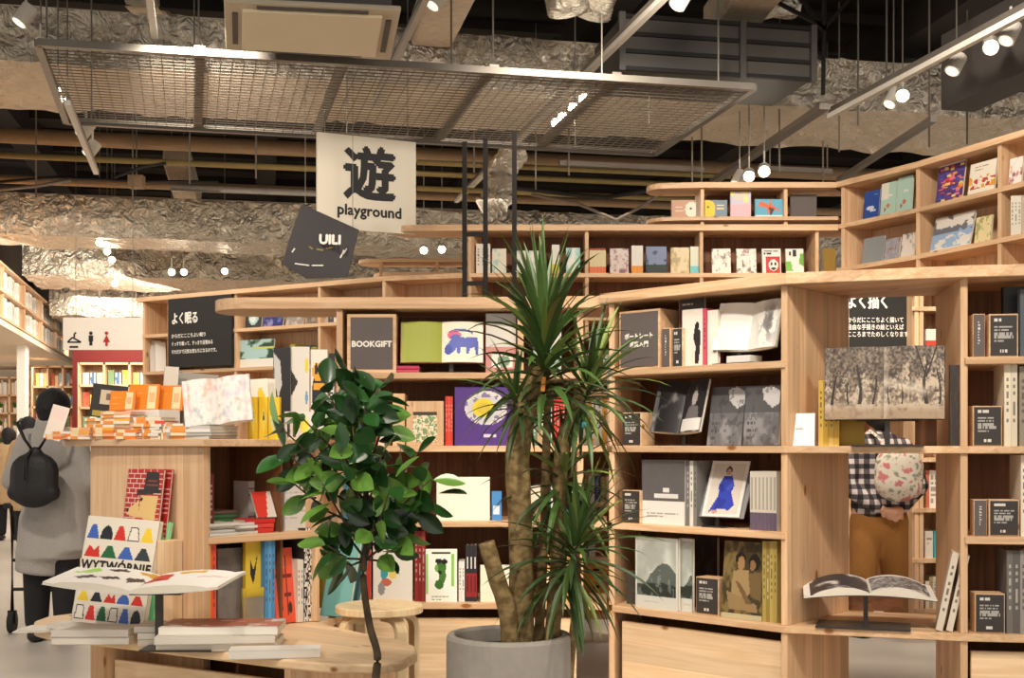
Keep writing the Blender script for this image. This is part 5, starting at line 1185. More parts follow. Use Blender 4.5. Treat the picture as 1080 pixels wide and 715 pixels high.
W1.face(2.76, 949, 963, 246, small(11, (226, 214, 200), [(120, 124, 140), (60, 50, 50)], 3), 'white book with a dark sketch, third on the lower wing row', d=.09, tilt=.16)
a = Art(36, 30, (222, 216, 204)); n = a.noise(5, 9); a.mix((n > .45) & (a.v < .6) & (a.v > .08), (150, 176, 206)).mix((n > .62) & (a.v > .5), (110, 112, 120)).mix(abs(a.u - .5) < .01, (190, 184, 174))
W2.face(2.76, 980, 1022, 226, a.a, 'wide white and blue picture book, lower wing row', d=.06, tilt=.24)
a = Art(14, 24, (226, 210, 160)); n = a.noise(6, 2); a.mix((n > .6), (170, 170, 110))
W2.face(2.76, 1027, 1044, 228, a.a, 'pale yellow patterned book, lower wing row', d=.08, tilt=.12)
W2.spines(2.76, 1066, 1077, 206, 3, [(226, 220, 206)], 'white spine, lower wing row', d=.05, pages=False)
# high left bookcase
B = S1
for x0, x1, yt, z, art, nm in ((258, 275, 322, 2.36, Art(16, 20, (56, 60, 62)).ell(.5, .45, .3, .32, (170, 206, 206)).ell(.45, .4, .18, .15, (226, 234, 230)).a, 'dark book with a pale globe'), (277, 298, 321, 2.36, small(13, (44, 52, 120), [(120, 130, 190), (180, 160, 190)], 5), 'indigo book with swirling stars'), (301, 319, 324, 2.36, small(14, (150, 140, 130), [(222, 214, 202)], 5), 'grey and white book right of the indigo one'), (322, 333, 322, 2.36, small(15, (110, 96, 84), [(190, 180, 160)], 4), 'brownish book at the bay end of the high left case')):
    B.face(z, x0, x1, yt, art, nm + ', high left bookcase', d=.08, tilt=.14)
a = Art(30, 26, (236, 232, 220)); n = a.noise(4, 6); ms = a.v > .32; a.mix(ms * 1., (96, 132, 110)); a.mix(ms * (n > .5), (176, 206, 204)); a.mix(ms * (n < .4), (50, 74, 60)); a.mix(ms * (abs(a.v - .7) < .05) * (a.u > .4), (206, 206, 110))
B.face(2.0, 251, 288, 358, a.a, 'white-footed book with a green forest photograph, below the globe book', d=.05, tilt=.05)
for i, (x0, c) in enumerate(((152.5, (226, 220, 210)), (158, (214, 206, 196)), (163.5, (232, 226, 216)))):
    p = B.at(x0 + 6, .08); M = Matrix.Translation((p.x, p.y, 2.001)) @ Matrix.Rotation(B.rz + .9, 4, 'Z') @ Matrix.Rotation(-.22, 4, 'X')
    book('print_board', f'pale print board leaning in the open end bay, {ORD(i)} from the left', 'picture', .10, .34 - .02 * i, .006, np.array(c, float), c, M, pages=False)
B.spines(2.0, 300, 334, 362, 6, [(70, 70, 80), (160, 150, 60), (60, 90, 130), (210, 200, 180)], 'spine in the lower right bay of the high left case', d=.06, pages=False, jitter=.2)
B.spines(2.36, 340, 400, 322, 10, [(200, 190, 176), (90, 84, 90), (226, 220, 208), (120, 60, 50)], 'spine in the last bay of the high left case', d=.06, pages=False, jitter=.15)
# narrow bookcase beyond the portal
B = NB
B.face(1.92, 976, 990, 347, Art(10, 10, (230, 222, 206)).rect(0, .3, 1, .6, (206, 70, 56)).a, 'red and white box on the narrow bookcase', t=.05, d=.05, name='small_box', cat='box', pages=False)
B.face(1.56, 976, 990, 395, small(31, (226, 218, 200), [(200, 190, 170)]), 'cream book high on the narrow bookcase', d=.06)
B.face(.84, 976, 990, 496, Art(10, 16, (232, 224, 210)).rect(0, 0, .3, 1, (206, 110, 70)).lines(.4, .1, .9, .9, 5, (160, 150, 140), 2).a, 'white book with an orange band beyond the portal', d=.06)
#B.face(.84, 993, 1010, 500, small(32, (222, 214, 196), [(150, 150, 150)]), 'white book right of the orange-banded one', d=.06)
B.face(.48, 975, 984, 560, Art(8, 12, (226, 218, 204)).lines(.1, .5, .9, .9, 3, (150, 140, 130), 3).a, 'white book left of a turquoise one beyond the portal', d=.06)
B.face(.48, 984.5, 990.5, 560, Art(4, 12, (60, 176, 190)).a, 'turquoise book beyond the portal', d=.06, spine=(60, 170, 180))
#B.face(.48, 993, 1012, 562, small(33, (214, 204, 186), [(120, 120, 110)]), 'patterned pale book right of the turquoise one', d=.06)
B.spines(.12, 976, 996, 608, 5, [(220, 212, 196), (170, 150, 110), (206, 196, 180)], 'spine on the lowest shelf beyond the portal', d=.05, pages=False, jitter=.15)

# ---- counter niche ---------------------------------------------------------
B = LN1; zb, zc = .905, .49
B.spines(zb, 219.5, 225.5, 500, 1, [(96, 34, 32)], 'tall dark red spine standing', d=.03)
def stack(bay, z, px, d, n, w, h, t, cols, label, rz=0, jit=.01, name='book', group=None, spine=None):
    p = bay.at(px, d) if bay else Vector(px)
    for i in range(n):
        c = cols[i % len(cols)]; r = random.uniform(-1, 1)
        sp = Art(20, 2, c).rect(.1, .2, .5, .8, tuple(np.array(c) * .6)).a if spine is None else spine
        o = flat_book(f'{label}, {ORD(i)} from the bottom' if n > 1 else label, p.x + r * jit, p.y + random.uniform(-1, 1) * jit, z + i * (t + .0006) + .0005, w, h, t, (bay.rz if bay else 0) + rz + r * jit * 2, c, name=name, group='booklet piles in the niche')
stack(B, zb, 240, .09, 4, .15, .15, .013, [(212, 206, 196), (196, 190, 182), (220, 214, 204)], 'grey white booklet in the left stack of the niche')
stack(B, zb, 238, .24, 6, .15, .15, .016, [(60, 110, 60), (52, 96, 56), (110, 84, 70)], 'green booklet in the stack at the back of the niche')
stack(B, zb, 262, .10, 4, .12, .12, .012, [(226, 220, 212), (214, 208, 200)], 'white booklet in the stack beside the red boxed books')
stack(B, zb, 283, .11, 3, .12, .155, .020, [(214, 54, 44), (222, 70, 60), (206, 46, 40)], 'red boxed book lying flat in the niche')
B.face(zb, 272, 292, 528 - 8, Art(16, 14, (216, 60, 46)).poly([(.5, 0), (1, 0), (1, 1), (.8, 1)], (226, 210, 200)).a, 'red and cream folded card on top of the red boxed books', t=.012, d=.06, tilt=.45, raise_=.063, name='paper_card', cat='card', pages=False)
a = Art(40, 30, (224, 218, 208))
for k in range(7): a.rect(0, .14 * k, .28, .14 * k + .02, (170, 130, 124))
a.rect(.3, 0, 1, 1, (216, 212, 206)).lines(.36, .2, .95, .8, 5, (190, 186, 180), 4, .3)
B.face(zb, 262, 300, 507, a.a[:, :20], 'white journal stack with ruled pink spines at the back of the niche', t=.12, d=.22, spine=(220, 214, 206))
B.face(zb, 300, 333, 506, a.a[:, 20:], 'large pale grey book standing at the right of the niche', t=.03, d=.08, spine=(216, 212, 206))
B.spines(zc, 218.5, 228, 571, 2, [(236, 130, 50), (226, 84, 60)], 'tall orange spine at the left', d=.03)
B.face(zc, 229, 258, 578, bw(10, 10, 4, (112, 106, 102), (124, 118, 114)).a, 'plain grey box file standing in the lower niche', t=.1, d=.10, spine=(100, 96, 92), name='box_file', cat='box', pages=False)
a = Art(26, 40, (222, 190, 60)); a.poly([(.3, .8), (.5, .65), (.75, .85), (.6, .6), (.5, .5), (.3, .62)], (40, 40, 40)).rect(0, 0, 1, .35, (190, 180, 160))
B.face(zc, 258.5, 276, 570, a.a, 'yellow book with a small black bird in the lower niche', t=.02, d=.06, spine=(210, 180, 50))
t = thing('acrylic_box', 'clear acrylic leaflet holder standing in the lower niche', 'holder', (*B.at(267, .02), zc), B.rz)
b = MB(); b.box((0, 0, .09), (.10, .03, .18), 'acrylic'); b.build('shell', t, local=True)
B.spines(zc, 279, 290, 569, 3, [(70, 140, 196), (96, 160, 206)], 'blue spine', d=.03)
B.face(zc, 258, 316, 556, np.array((146, 44, 36), float), 'large dark red book against the back of the lower niche', t=.03, d=.30, spine=(130, 40, 34))
a = Art(30, 40, (228, 92, 62)); a.rect(.1, .6, .9, .66, (120, 40, 34)).rect(.2, .2, .26, .6, (120, 40, 34)).rect(.5, .35, .85, .4, (120, 40, 34)).rect(.6, .1, .66, .9, (130, 50, 40)).ell(.3, .2, .1, .06, (60, 40, 40)).ell(.75, .2, .1, .07, (60, 50, 40)).rect(.2, .72, .6, .9, (236, 120, 84))
B.face(zc, 291, 313, 579, a.a, 'orange-red comic book leaning in the lower niche', t=.02, d=.05, tilt=.12, spine=(210, 80, 56))
B.spines(zc, 313.5, 320, 590, 2, [(230, 222, 210)], 'white spine right of the orange-red comic', d=.04)
def bwp(col, i):
    a = Art(5, 40, (40, 38, 38)); r = np.random.default_rng(3 + i); a.a[r.random((40, 5)) > .5] = (226, 220, 210); return a.a
B.spines(zc, 320.5, 329, 557, 2, [(60, 56, 56)], 'black and white patterned spine', d=.035, art=bwp)
B.spines(zc, 329.5, 336, 572, 2, [(214, 190, 180), (222, 212, 196)], 'pale pink spine at the niche end', d=.035)
# leaning books right of the niche, between counter and the long bookcase
LB = Bay(A2, pt(357, 6.28), '')
M = Matrix.Translation((*(pt(350, 5.95)), .001))
for i, (px, D, c, hh, rz, ti) in enumerate(((352, 5.72, (116, 170, 166), .36, -.5, .28), (362, 5.82, (84, 120, 124), .34, -.5, .28), (345, 6.0, (170, 150, 60), .20, -.2, .1))):
    p = pt(px, D); book('book', ['tall sea-green book leaning right of the niche', 'dark teal book leaning behind the sea-green one', 'olive book standing at the corner beside the niche'][i], 'book', .16, hh, .02, np.array(c, float), c, Matrix.Translation((p.x, p.y, .50)) @ Matrix.Rotation(rz, 4, 'Z') @ Matrix.Rotation(-ti, 4, 'X'))
cb = thing('corner_shelf', 'low corner shelf board joining the counter to the long bookcase', 'shelf', (*pt(350, 5.95), 0))
m = MB(); m.prism([tuple(A2 + Vector((.03, .04))), tuple(pt(352, 5.72)), tuple(pt(372, 6.2)), tuple(pt(354, 6.24)), (-.87, 6.1)], .455, .487, 'pine'); m.build('shelf_board', cb)
m = MB(); m.wall((-.84, 5.8), (-.80, 6.18), .03, 0, .455, 'pine'); m.build('support_panel', cb)

# ---- in front of the counter face -----------------------------------------
B = LF
ext = Bay(A0, A1, '')
def wall_at(px, d): return ext.at(px, -d)
# wooden riser block with the red brick-pattern book
p = wall_at(170, .065); t = thing('riser_block', 'plain wooden riser under the red wolf book', 'riser', (p.x, p.y, tz), ext.rz); b = MB(); b.box((0, 0, .20), (.16, .10, .40), 'pine_pale', g=(0, 0, 1)); b.build('block', t, local=True, bevel=.002)
a = Art(60, 84, (178, 40, 36))
for r_ in range(14):
    a.rect(0, r_ / 14, 1, r_ / 14 + .008, (226, 200, 188))
    for q_ in range(6): x = (q_ + .5 * (r_ % 2)) / 5.5; a.rect(x, r_ / 14, x + .012, (r_ + 1) / 14, (226, 200, 188))
a.poly([(.42, .34), (.4, .56), (.3, .5), (.1, .42), (.08, .34), (.3, .30), (.26, .18), (.5, .06), (.86, .06), (.88, .3), (.92, .62), (.44, .62)], (226, 190, 124)).poly([(.5, .30), (.74, .22), (.8, .10), (.6, .14), (.3, .29)], (206, 60, 46)).poly([(.3, .62), (.98, .66), (1, .72), (.92, .72), (.9, .93), (.84, .97), (.54, .96), (.5, .72), (.34, .7)], (44, 34, 32)).rect(.56, .76, .88, .79, (130, 60, 44)).rect(.6, .82, .85, .84, (130, 60, 44)).ell(.46, .56, .04, .03, (30, 26, 26)).ell(.1, .4, .04, .03, (40, 30, 30))
B2 = Bay(wall_at(100, .1), wall_at(210, .1), '')
zr = tz + .332
p = wall_at(143, .05)
def at_wall(px0, px1, yt, zb_, off, tilt, art, label, t=.016, rz=0, spine=(200, 190, 180), name='book', **kw):
    bb = Bay(A0 - n01 * off, A1 - n01 * off, ''); return bb.face(zb_, px0, px1, yt, art, label, t=t, d=0, tilt=tilt, spine=spine, rz=rz, name=name, **kw)
# both wolf books stand on the riser
o = book('book', 'red brick-patterned picture book with a hatted wolf head', 'book', .25, .30, .014, a.a, (160, 36, 32), Matrix.Translation((*wall_at(146, .100), tz + .402)) @ Matrix.Rotation(ext.rz, 4, 'Z') @ Matrix.Rotation(-.13, 4, 'X'))
at2 = Art(30, 44, (170, 38, 34))
for r_ in range(14): at2.rect(0, r_ / 14, 1, r_ / 14 + .02, (206, 150, 140))
book('book', 'second red brick-patterned book just behind the wolf book', 'book', .21, .30, .012, at2.a, (150, 34, 30), Matrix.Translation((*wall_at(158, .070), tz + .402)) @ Matrix.Rotation(ext.rz, 4, 'Z') @ Matrix.Rotation(-.12, 4, 'X'))
rs = wall_at(150, .14)
t = thing('riser_block', 'wide wooden riser hidden behind the geometric shapes book', 'riser', (wall_at(135, .065).x, wall_at(135, .065).y, tz), ext.rz); b = MB(); b.box((0, 0, .20), (.19, .10, .40), 'pine', g=(0, 0, 1)); b.build('block', t, local=True)
# WYTWORNIE book
a = Art(88, 104, (226, 216, 200))
def row(v0, hgt, shapes):
    n = len(shapes); 
    for i, (k, c) in enumerate(shapes):
        x0, x1 = .03 + i * .94 / n, .03 + (i + 1) * .94 / n - .015; xm = (x0 + x1) / 2
        if k == 't': a.poly([(x0, v0), (x1, v0), (xm + .03, v0 + hgt), (xm - .03, v0 + hgt)], c)
        elif k == 'm': a.poly([(x0, v0), (x1, v0), (x1 - .03, v0 + hgt), (xm + .02, v0 + hgt * .5), (x0 + .06, v0 + hgt)], c)
        elif k == 'd': a.ell(xm, v0, (x1 - x0) / 2, hgt, c); a.rect(x0 - .01, v0 - hgt, x1 + .01, v0, (226, 216, 200))
        elif k == 'o': a.poly([(x0, v0), (x1, v0), (xm + .05, v0 + hgt), (xm - .05, v0 + hgt)], (60, 56, 56)); a.poly([(x0 + .015, v0 + .008), (x1 - .015, v0 + .008), (xm + .04, v0 + hgt - .01), (xm - .04, v0 + hgt - .01)], (232, 224, 210))
bl, bk_, rd, ye, gn, dk = (62, 98, 178), (36, 40, 48), (206, 50, 42), (234, 200, 50), (36, 100, 60), (52, 60, 66)
row(.79, .13, [('t', bl), ('d', bk_), ('t', rd), ('o', 0), ('t', ye)]); row(.62, .11, [('m', rd), ('t', gn), ('t', bl), ('t', dk)])
row(.20, .09, [('t', ye), ('t', bk_), ('m', rd), ('d', bl), ('t', rd)]); row(.03, .13, [('o', 0), ('t', rd), ('t', gn), ('o', 0), ('t', bl), ('d', bk_)])
a.rect(.28, .48, .3, .49, (40, 40, 40)).rect(.06, .38, .18, .41, (40, 40, 44)).rect(.3, .38, .5, .41, (60, 50, 50))
Mw = Matrix.Translation((X(112, 5.20), 5.20, tz + .046)) @ Matrix.Rotation(-.30, 4, 'Z') @ Matrix.Rotation(R(3), 4, 'Y') @ Matrix.Rotation(-.20, 4, 'X')
wb = book('book', 'large white book of coloured geometric shapes titled WYTWORNIE', 'book', .355, .455, .03, a.a, (120, 196, 150), Mw, back=(226, 216, 200))
m = MB(); m.text('WYTWÓRNIE', .056, Matrix.Translation((0, -.0012, .455 * .535)), 'ink', .0018, 'CENTER', 1.1, .92); m.build('title_lettering', wb, local=True)
p = Mw @ Vector((.19, .04, 0))
book('book', 'mint green edged book standing right behind the shapes book', 'book', .05, .44, .02, np.array((120, 200, 140), float), (110, 190, 130), Matrix.Translation((X(158, 5.20), 5.20, tz + .046)) @ Matrix.Rotation(-.30, 4, 'Z') @ Matrix.Rotation(R(3), 4, 'Y') @ Matrix.Rotation(-.20, 4, 'X'))
# open book on a stand above the stacks
Lp = Art(40, 24, (240, 236, 228)); Lp.poly([(.05, .75), (.3, .95), (.42, .75), (.3, .6)], (160, 214, 90)).poly([(.45, .85), (.62, .95), (.72, .82), (.55, .75)], (60, 56, 50)).poly([(.5, .4), (.68, .5), (.75, .38), (.6, .28)], (70, 60, 50)).poly([(.2, .4), (.38, .5), (.5, .36), (.32, .26)], (60, 50, 44)).poly([(.8, .9), (1, .96), (1, .75), (.86, .8)], (206, 160, 60)).poly([(.78, .5), (.95, .62), (1, .5), (.86, .3)], (80, 70, 70))
Rp = Art(40, 24, (240, 236, 230)); Rp.poly([(0, .3), (0, .95), (.25, .8), (.3, .4)], (200, 50, 40)).poly([(.3, .9), (.6, .95), (.6, .8), (.32, .75)], (222, 170, 60)).rect(.1, .45, .2, .55, (30, 26, 26)).poly([(.6, .6), (.9, .7), (.9, .62), (.6, .5)], (230, 200, 190))
DB = 4.92
M = Matrix.Translation((X(146, DB), DB - .12, Z(620, DB))) @ Matrix.Rotation(-.22, 4, 'Z') @ Matrix.Rotation(R(-82), 4, 'X')
open_book('wide open picture book with small colour shapes, held level on a stand', M, .75, .25, Lp.a, Rp.a, .022, .006, -.028, cover=(230, 226, 218))
t = thing('display_stand', 'brown metal stand under the wide open picture book', 'book stand', (X(168, 4.86), 4.86, tz)); 
hh = Z(625, 4.86) - tz
b = MB(); b.box((.08, 0, .004), (.28, .14, .008), 'dark_metal'); b.build('base', t, local=True)
b = MB(); b.box((0, 0, hh / 2), (.03, .014, hh), 'dark_metal'); b.build('post', t, local=True)
b = MB(); b.box((0, 0, hh), (.2, .12, .005), 'dark_metal'); b.build('ledge', t, local=True)
# stacks on the low table
def tstack(label, px, D, n, w, h, t, cols, rz, jit=.012, z0=tz, top=None):
    for i in range(n):
        r1, r2, r3 = [random.uniform(-1, 1) for _ in range(3)]; c = cols[i % len(cols)]
        art = top if (i == n - 1 and top is not None) else None
        flat_book(f'{label}, {ORD(i)} from the bottom', X(px, D) + r1 * jit, D + r2 * jit, z0 + .0005 + i * (t + .0006), w, h, t, rz + r3 * .03, c, art=art, group=label + ' pile')
wh = [(228, 220, 206), (216, 208, 196), (234, 228, 216)]
tstack('flat magazine under the geometric shapes book', 114, 5.24, 2, .12, .26, .02, wh, -.3)
tstack('white art book in the left stack beside the stand post', 142, 5.05, 2, .17, .31, .03, wh, .03)
tp = Art(20, 14, (206, 200, 190)); tp.rect(.2, .3, .6, .8, (150, 150, 150))
tstack('pale book in the back stack right of the stand post', 207, 5.02, 3, .17, .22, .026, [(214, 204, 190), (226, 218, 204), (206, 198, 186)], .05)
tp = Art(24, 18, (206, 200, 194)); n = tp.noise(4, 4); tp.mix((n > .5) * .8, (176, 90, 70)).mix((n < .38) * .8, (170, 176, 176)).rect(0, 0, .08, 1, (228, 222, 212))
tstack('thick white picture book in the right red-topped stack', 296, 4.93, 3, .25, .46, .031, wh, .06, top=tp.a)
flat_book('thick white picture book laid askew at the front of the right stack', X(338, 4.72), 4.72, tz + .0005, .12, .34, .032, .14, (228, 222, 212))
p = (X(75, 5.45), 5.45)
for i in range(2): flat_book(f'thin white leaflet on the left end of the low table, {["lower", "upper"][i]} of two', X(68 + 4 * i, 5.36), 5.36, tz + .0005 + .005 * i, .14, .2, .004, .1 - .2 * i, (232, 226, 214), name='leaflet')

# ---- on top of the counter --------------------------------------------------
zt = LT
def on(px, D): return X(px, D), D
def cstack(label, px, D, n, w, h, t, cols, rz=.0, z0=zt, tops=None):
    for i in range(n):
        c = cols[i % len(cols)]; r1, r2, r3 = [random.uniform(-1, 1) for _ in range(3)]
        sp = Art(2, 20, c); k = (232, 150, 70) if np.mean(c) > 190 else (240, 214, 170); sp.rect(.2, .55, .8, .9, k)
        flat_book(f'{label}, {ORD(i)} from the bottom' if n > 1 else label, X(px, D) + r1 * .008, D + r2 * .006, z0 + .0004 + i * (t + .0005), w, h, t, ext.rz * .6 + rz + r3 * .06, c, name='paperback', spine_art=sp.a, group='orange and white pocket books on the counter')
OR, PE, WT, YL, RD = (240, 128, 44), (238, 174, 128), (238, 226, 206), (244, 172, 64), (206, 54, 40)
D1, D2, D3 = 5.66, 5.52, 5.42
cstack('orange or cream pocket book in the stack nearest the counter end', 83, 5.72, 3, .11, .125, .012, [PE, OR, WT])
cstack('orange pocket book in the second low stack from the counter end', 103, 5.68, 4, .11, .12, .013, [WT, PE, YL, PE])
cstack('cream pocket book in the stack below the black framed picture', 122, 5.84, 7, .11, .13, .014, [WT, YL, WT, PE])
cstack('orange-banded pocket book in the third stack', 128, 5.62, 5, .11, .12, .013, [OR, PE, OR, YL, WT])
cstack('bright orange pocket book in the fourth stack', 153, 5.52, 3, .11, .12, .014, [OR, WT, OR])
cstack('cream and orange pocket book in the tall back stack', 146, 5.76, 9, .11, .17, .014, [PE, WT, YL, WT])
cstack('white pocket book in the fifth stack', 176, 5.44, 5, .10, .10, .013, [WT, (226, 218, 204)])
cstack('white pocket book in the sixth stack', 199, 5.36, 5, .10, .10, .013, [(230, 220, 204), WT])
cstack('cream pocket book in the back stack under the red boxes', 178, 5.66, 7, .11, .16, .014, [WT, PE, (222, 206, 180)])
cstack('red pocket book in the pile above the white stacks', 180, 5.52, 4, .10, .10, .02, [RD, (214, 70, 50)], z0=zt + .0)
cstack('orange booklet in the low stack before the card', 72, 5.70, 2, .09, .10, .012, [OR, PE])
# wooden riser and face-out orange books
p = on(150, 5.95); t = thing('riser_block', 'low pale riser at the back of the counter under the orange face-out books', 'riser', (*p, zt), ext.rz); b = MB(); b.box((0, 0, .07), (.42, .12, .14), 'white_paint'); b.build('block', t, local=True)
for i, (px, D, w_, h_) in enumerate(((128, 5.93, .13, .095), (150, 5.96, .16, .13), (176, 5.98, .16, .125))):
    a = Art(22, 16, (242, 134, 36)); a.rect(.62, .05, .9, .95, (236, 216, 170)).rect(.66, .3, .86, .7, (226, 180, 130)).lines(.1, .3, .5, .7, 3, (236, 160, 90), i + 2, .4)
    book('paperback', ['orange pocket book propped at the front left of the high trio', 'orange pocket book propped in the middle of the high trio', 'orange pocket book propped at the right of the high trio'][i], 'book', w_, h_, .012, a.a, (226, 120, 40), Matrix.Translation((X(px, D), D, zt + .1415 )) @ Matrix.Rotation(ext.rz * .3, 4, 'Z') @ Matrix.Rotation(-.2, 4, 'X'))
# white leaning card at the counter end
a = Art(14, 20, (238, 222, 206)); a.rect(.15, .6, .85, .9, (240, 214, 204))
book('paper_card', 'tall blank pinkish card leaning at the rounded counter end', 'card', .085, .165, .006, a.a, (232, 220, 206), Matrix.Translation((X(54, 5.85), 5.85, zt + .001)) @ Matrix.Rotation(-.1, 4, 'Z') @ Matrix.Rotation(R(14), 4, 'Y') @ Matrix.Rotation(-.15, 4, 'X'), pages=False)
# black framed picture
a = Art(24, 30, (44, 40, 38)); a.rect(.25, .4, .8, .85, (206, 188, 160)).rect(.4, .55, .65, .72, (120, 104, 90)).rect(.1, .05, .5, .2, (170, 150, 60)); t_ = thing('picture_easel', 'small wooden easel behind the orange stacks holding the black picture', 'easel', (X(111, 6.1), 6.1, zt))
for s in (-1, 1): b = MB(); b.bar((s * .06, 0, 0), (s * .02, .0, .13), .012, .012, 'pine'); b.build('leg', t_, local=True)
b = MB(); b.box((0, -.02, .1), (.16, .03, .01), 'pine'); b.build('ledge', t_, local=True)
book('framed_picture', 'small black framed picture standing behind the orange stacks', 'picture', .17, .165, .01, a.a, (40, 36, 34), Matrix.Translation((X(112, 6.05), 6.05, zt + .107)) @ Matrix.Rotation(.05, 4, 'Z') @ Matrix.Rotation(R(6), 4, 'Y') @ Matrix.Rotation(-.12, 4, 'X'), pages=False)
# grey-beige leaning boards behind
for i, (px, D, w_, h_, c, tl, ry) in enumerate(((176, 6.05, .07, .36, (216, 206, 190), .1, 3), (196, 6.1, .26, .34, (150, 142, 132), .22, 4))):
    book('display_board', ['narrow pale board leaning beside the grey board', 'large plain grey-taupe board leaning behind the watercolour book'][i], 'board', w_, h_, .012, np.array(c, float), (214, 206, 192), Matrix.Translation((X(px, D), D, zt + .003)) @ Matrix.Rotation(.15, 4, 'Z') @ Matrix.Rotation(R(ry), 4, 'Y') @ Matrix.Rotation(-tl, 4, 'X'), pages=False)
# watercolour open book on a stack
cstack('grey edged magazine lying under the watercolour book', 236, 5.32, 4, .2, .23, .014, [(196, 192, 186), (170, 168, 164), (226, 222, 214)])
def wc(s):
    a = Art(40, 44, (234, 222, 214)); n = a.noise(5, s); a.mix(np.clip((n - .5) * 4, 0, 1) * .6, (206, 160, 170)).mix(np.clip((.45 - n) * 4, 0, 1) * .5, (170, 170, 200)); n = a.noise(6, s + 3); a.mix(np.clip((n - .56) * 5, 0, 1) * .7 * (a.v < .5), (150, 170, 160)).mix(np.clip((n - .6) * 6, 0, 1) * .6 * (a.v > .4), (232, 150, 120)); return a.a
M = Matrix.Translation((X(232, 5.3), 5.3, zt + .062)) @ Matrix.Rotation(.1, 4, 'Z') @ Matrix.Rotation(R(-7), 4, 'Y') @ Matrix.Rotation(-.3, 4, 'X')
open_book('open book of pale watercolour flowers propped on grey magazines', M, .285, .21, wc(3), wc(8), .02, .008, -.02, cover=(226, 216, 208))
# yellow booklet boxes
for i, (px, w_) in enumerate(((267, .045), (278, .045), (289, .055))):
    D = 5.42; a = Art(24, 60, (240, 198, 36)); a.rect(0, 0, .08, 1, (196, 150, 24)).rect(.92, 0, 1, 1, (196, 150, 24)).poly([(.5, .75), (.85, .45), (.5, .15), (.15, .45)], (190, 200, 150) if i == 2 else (246, 214, 80)).poly([(.5, .7), (.6, .45), (.4, .45)], (60, 60, 40))
    book('booklet', f'yellow upright booklet with a diamond motif, {ORD(i)} of three on the counter', 'book', w_, .185 - .0, .05, a.a, (232, 186, 30), Matrix.Translation((X(px, D), D, zt + .0005)) @ Matrix.Rotation(.12, 4, 'Z'), spine_art=None)
for i in range(3):
    a = Art(16, 20, (236, 228, 210)); a.ell(.6, .5, .25, .35, (240, 200, 60))
    D = 5.5 + .02 * i; book('leaflet', f'white leaflet with a yellow oval rising behind the yellow booklets, {ORD(i)} from the front', 'leaflet', .085, .27, .003, a.a, (230, 224, 210), Matrix.Translation((X(276 + 4 * i, D), D, zt + .001)) @ Matrix.Rotation(.1, 4, 'Z') @ Matrix.Rotation(R(-4), 4, 'Y') @ Matrix.Rotation(-.05, 4, 'X'), pages=False)
# black and white posters and books behind, toward the tree
def poster(px0, px1, y0, y1, D, art, label, name='picture_book', cat='book', t=.012, tilt=.06):
    w_ = (px1 - px0) / F * D; h_ = Z(y0, D) - zt - .001
    return book(name, label, cat, w_, h_, t, art, (210, 204, 194), Matrix.Translation((X((px0 + px1) / 2, D), D, zt + .001)) @ Matrix.Rotation(.1, 4, 'Z') @ Matrix.Rotation(-tilt, 4, 'X'))
a = Art(30, 50, (34, 32, 32)); a.poly([(.0, .95), (.4, .85), (.5, .6), (.3, .45), (.1, .6)], (200, 196, 190)).poly([(.7, 0), (1, 0), (1, .3)], (214, 206, 196))
poster(288, 306, 366, 0, 6.0, a.a, 'black picture book with a pale blob behind the yellow booklets')
a = Art(30, 50, (226, 218, 206)); a.poly([(0, .75), (.4, .62), (0, .45)], (40, 38, 38)).ell(.85, .8, .1, .08, (226, 206, 60)).ell(.85, .45, .07, .08, (110, 160, 190)).rect(.1, .05, .16, .3, (80, 76, 76)).rect(.3, .05, .36, .3, (80, 76, 76))
poster(306.5, 326, 365, 0, 6.02, a.a, 'cream picture book with a black dart shape left of the tree')
a = Art(26, 40, (232, 224, 210)); a.ell(.5, .5, .4, .25, (36, 34, 36)).ell(.45, .75, .35, .1, (232, 160, 50)).ell(.35, .78, .1, .06, (36, 34, 36)).rect(.2, .55, .8, .62, (232, 160, 50))
poster(327, 345, 368, 0, 6.04, a.a, 'white picture book with an orange and black bird left of the tree')
a = Art(8, 40, (40, 38, 38)); a.rect(.1, .3, .9, .7, (226, 222, 214)).lines(.2, .32, .8, .68, 6, (60, 56, 56), 3, .5)
poster(346, 353, 372, 0, 6.06, a.a, 'narrow black and white strip book beside the BOOKGIFT case')
a = Art(20, 12, (236, 228, 216)); a.ell(.7, .5, .15, .3, (240, 224, 80)).rect(.1, .1, .2, .6, (60, 56, 56)).rect(.3, .1, .4, .6, (60, 56, 56))
poster(300, 330, 434, 0, 5.7, a.a, 'low white box with black marks and a yellow spot at the tree side', name='small_box', cat='box', t=.06, tilt=0)
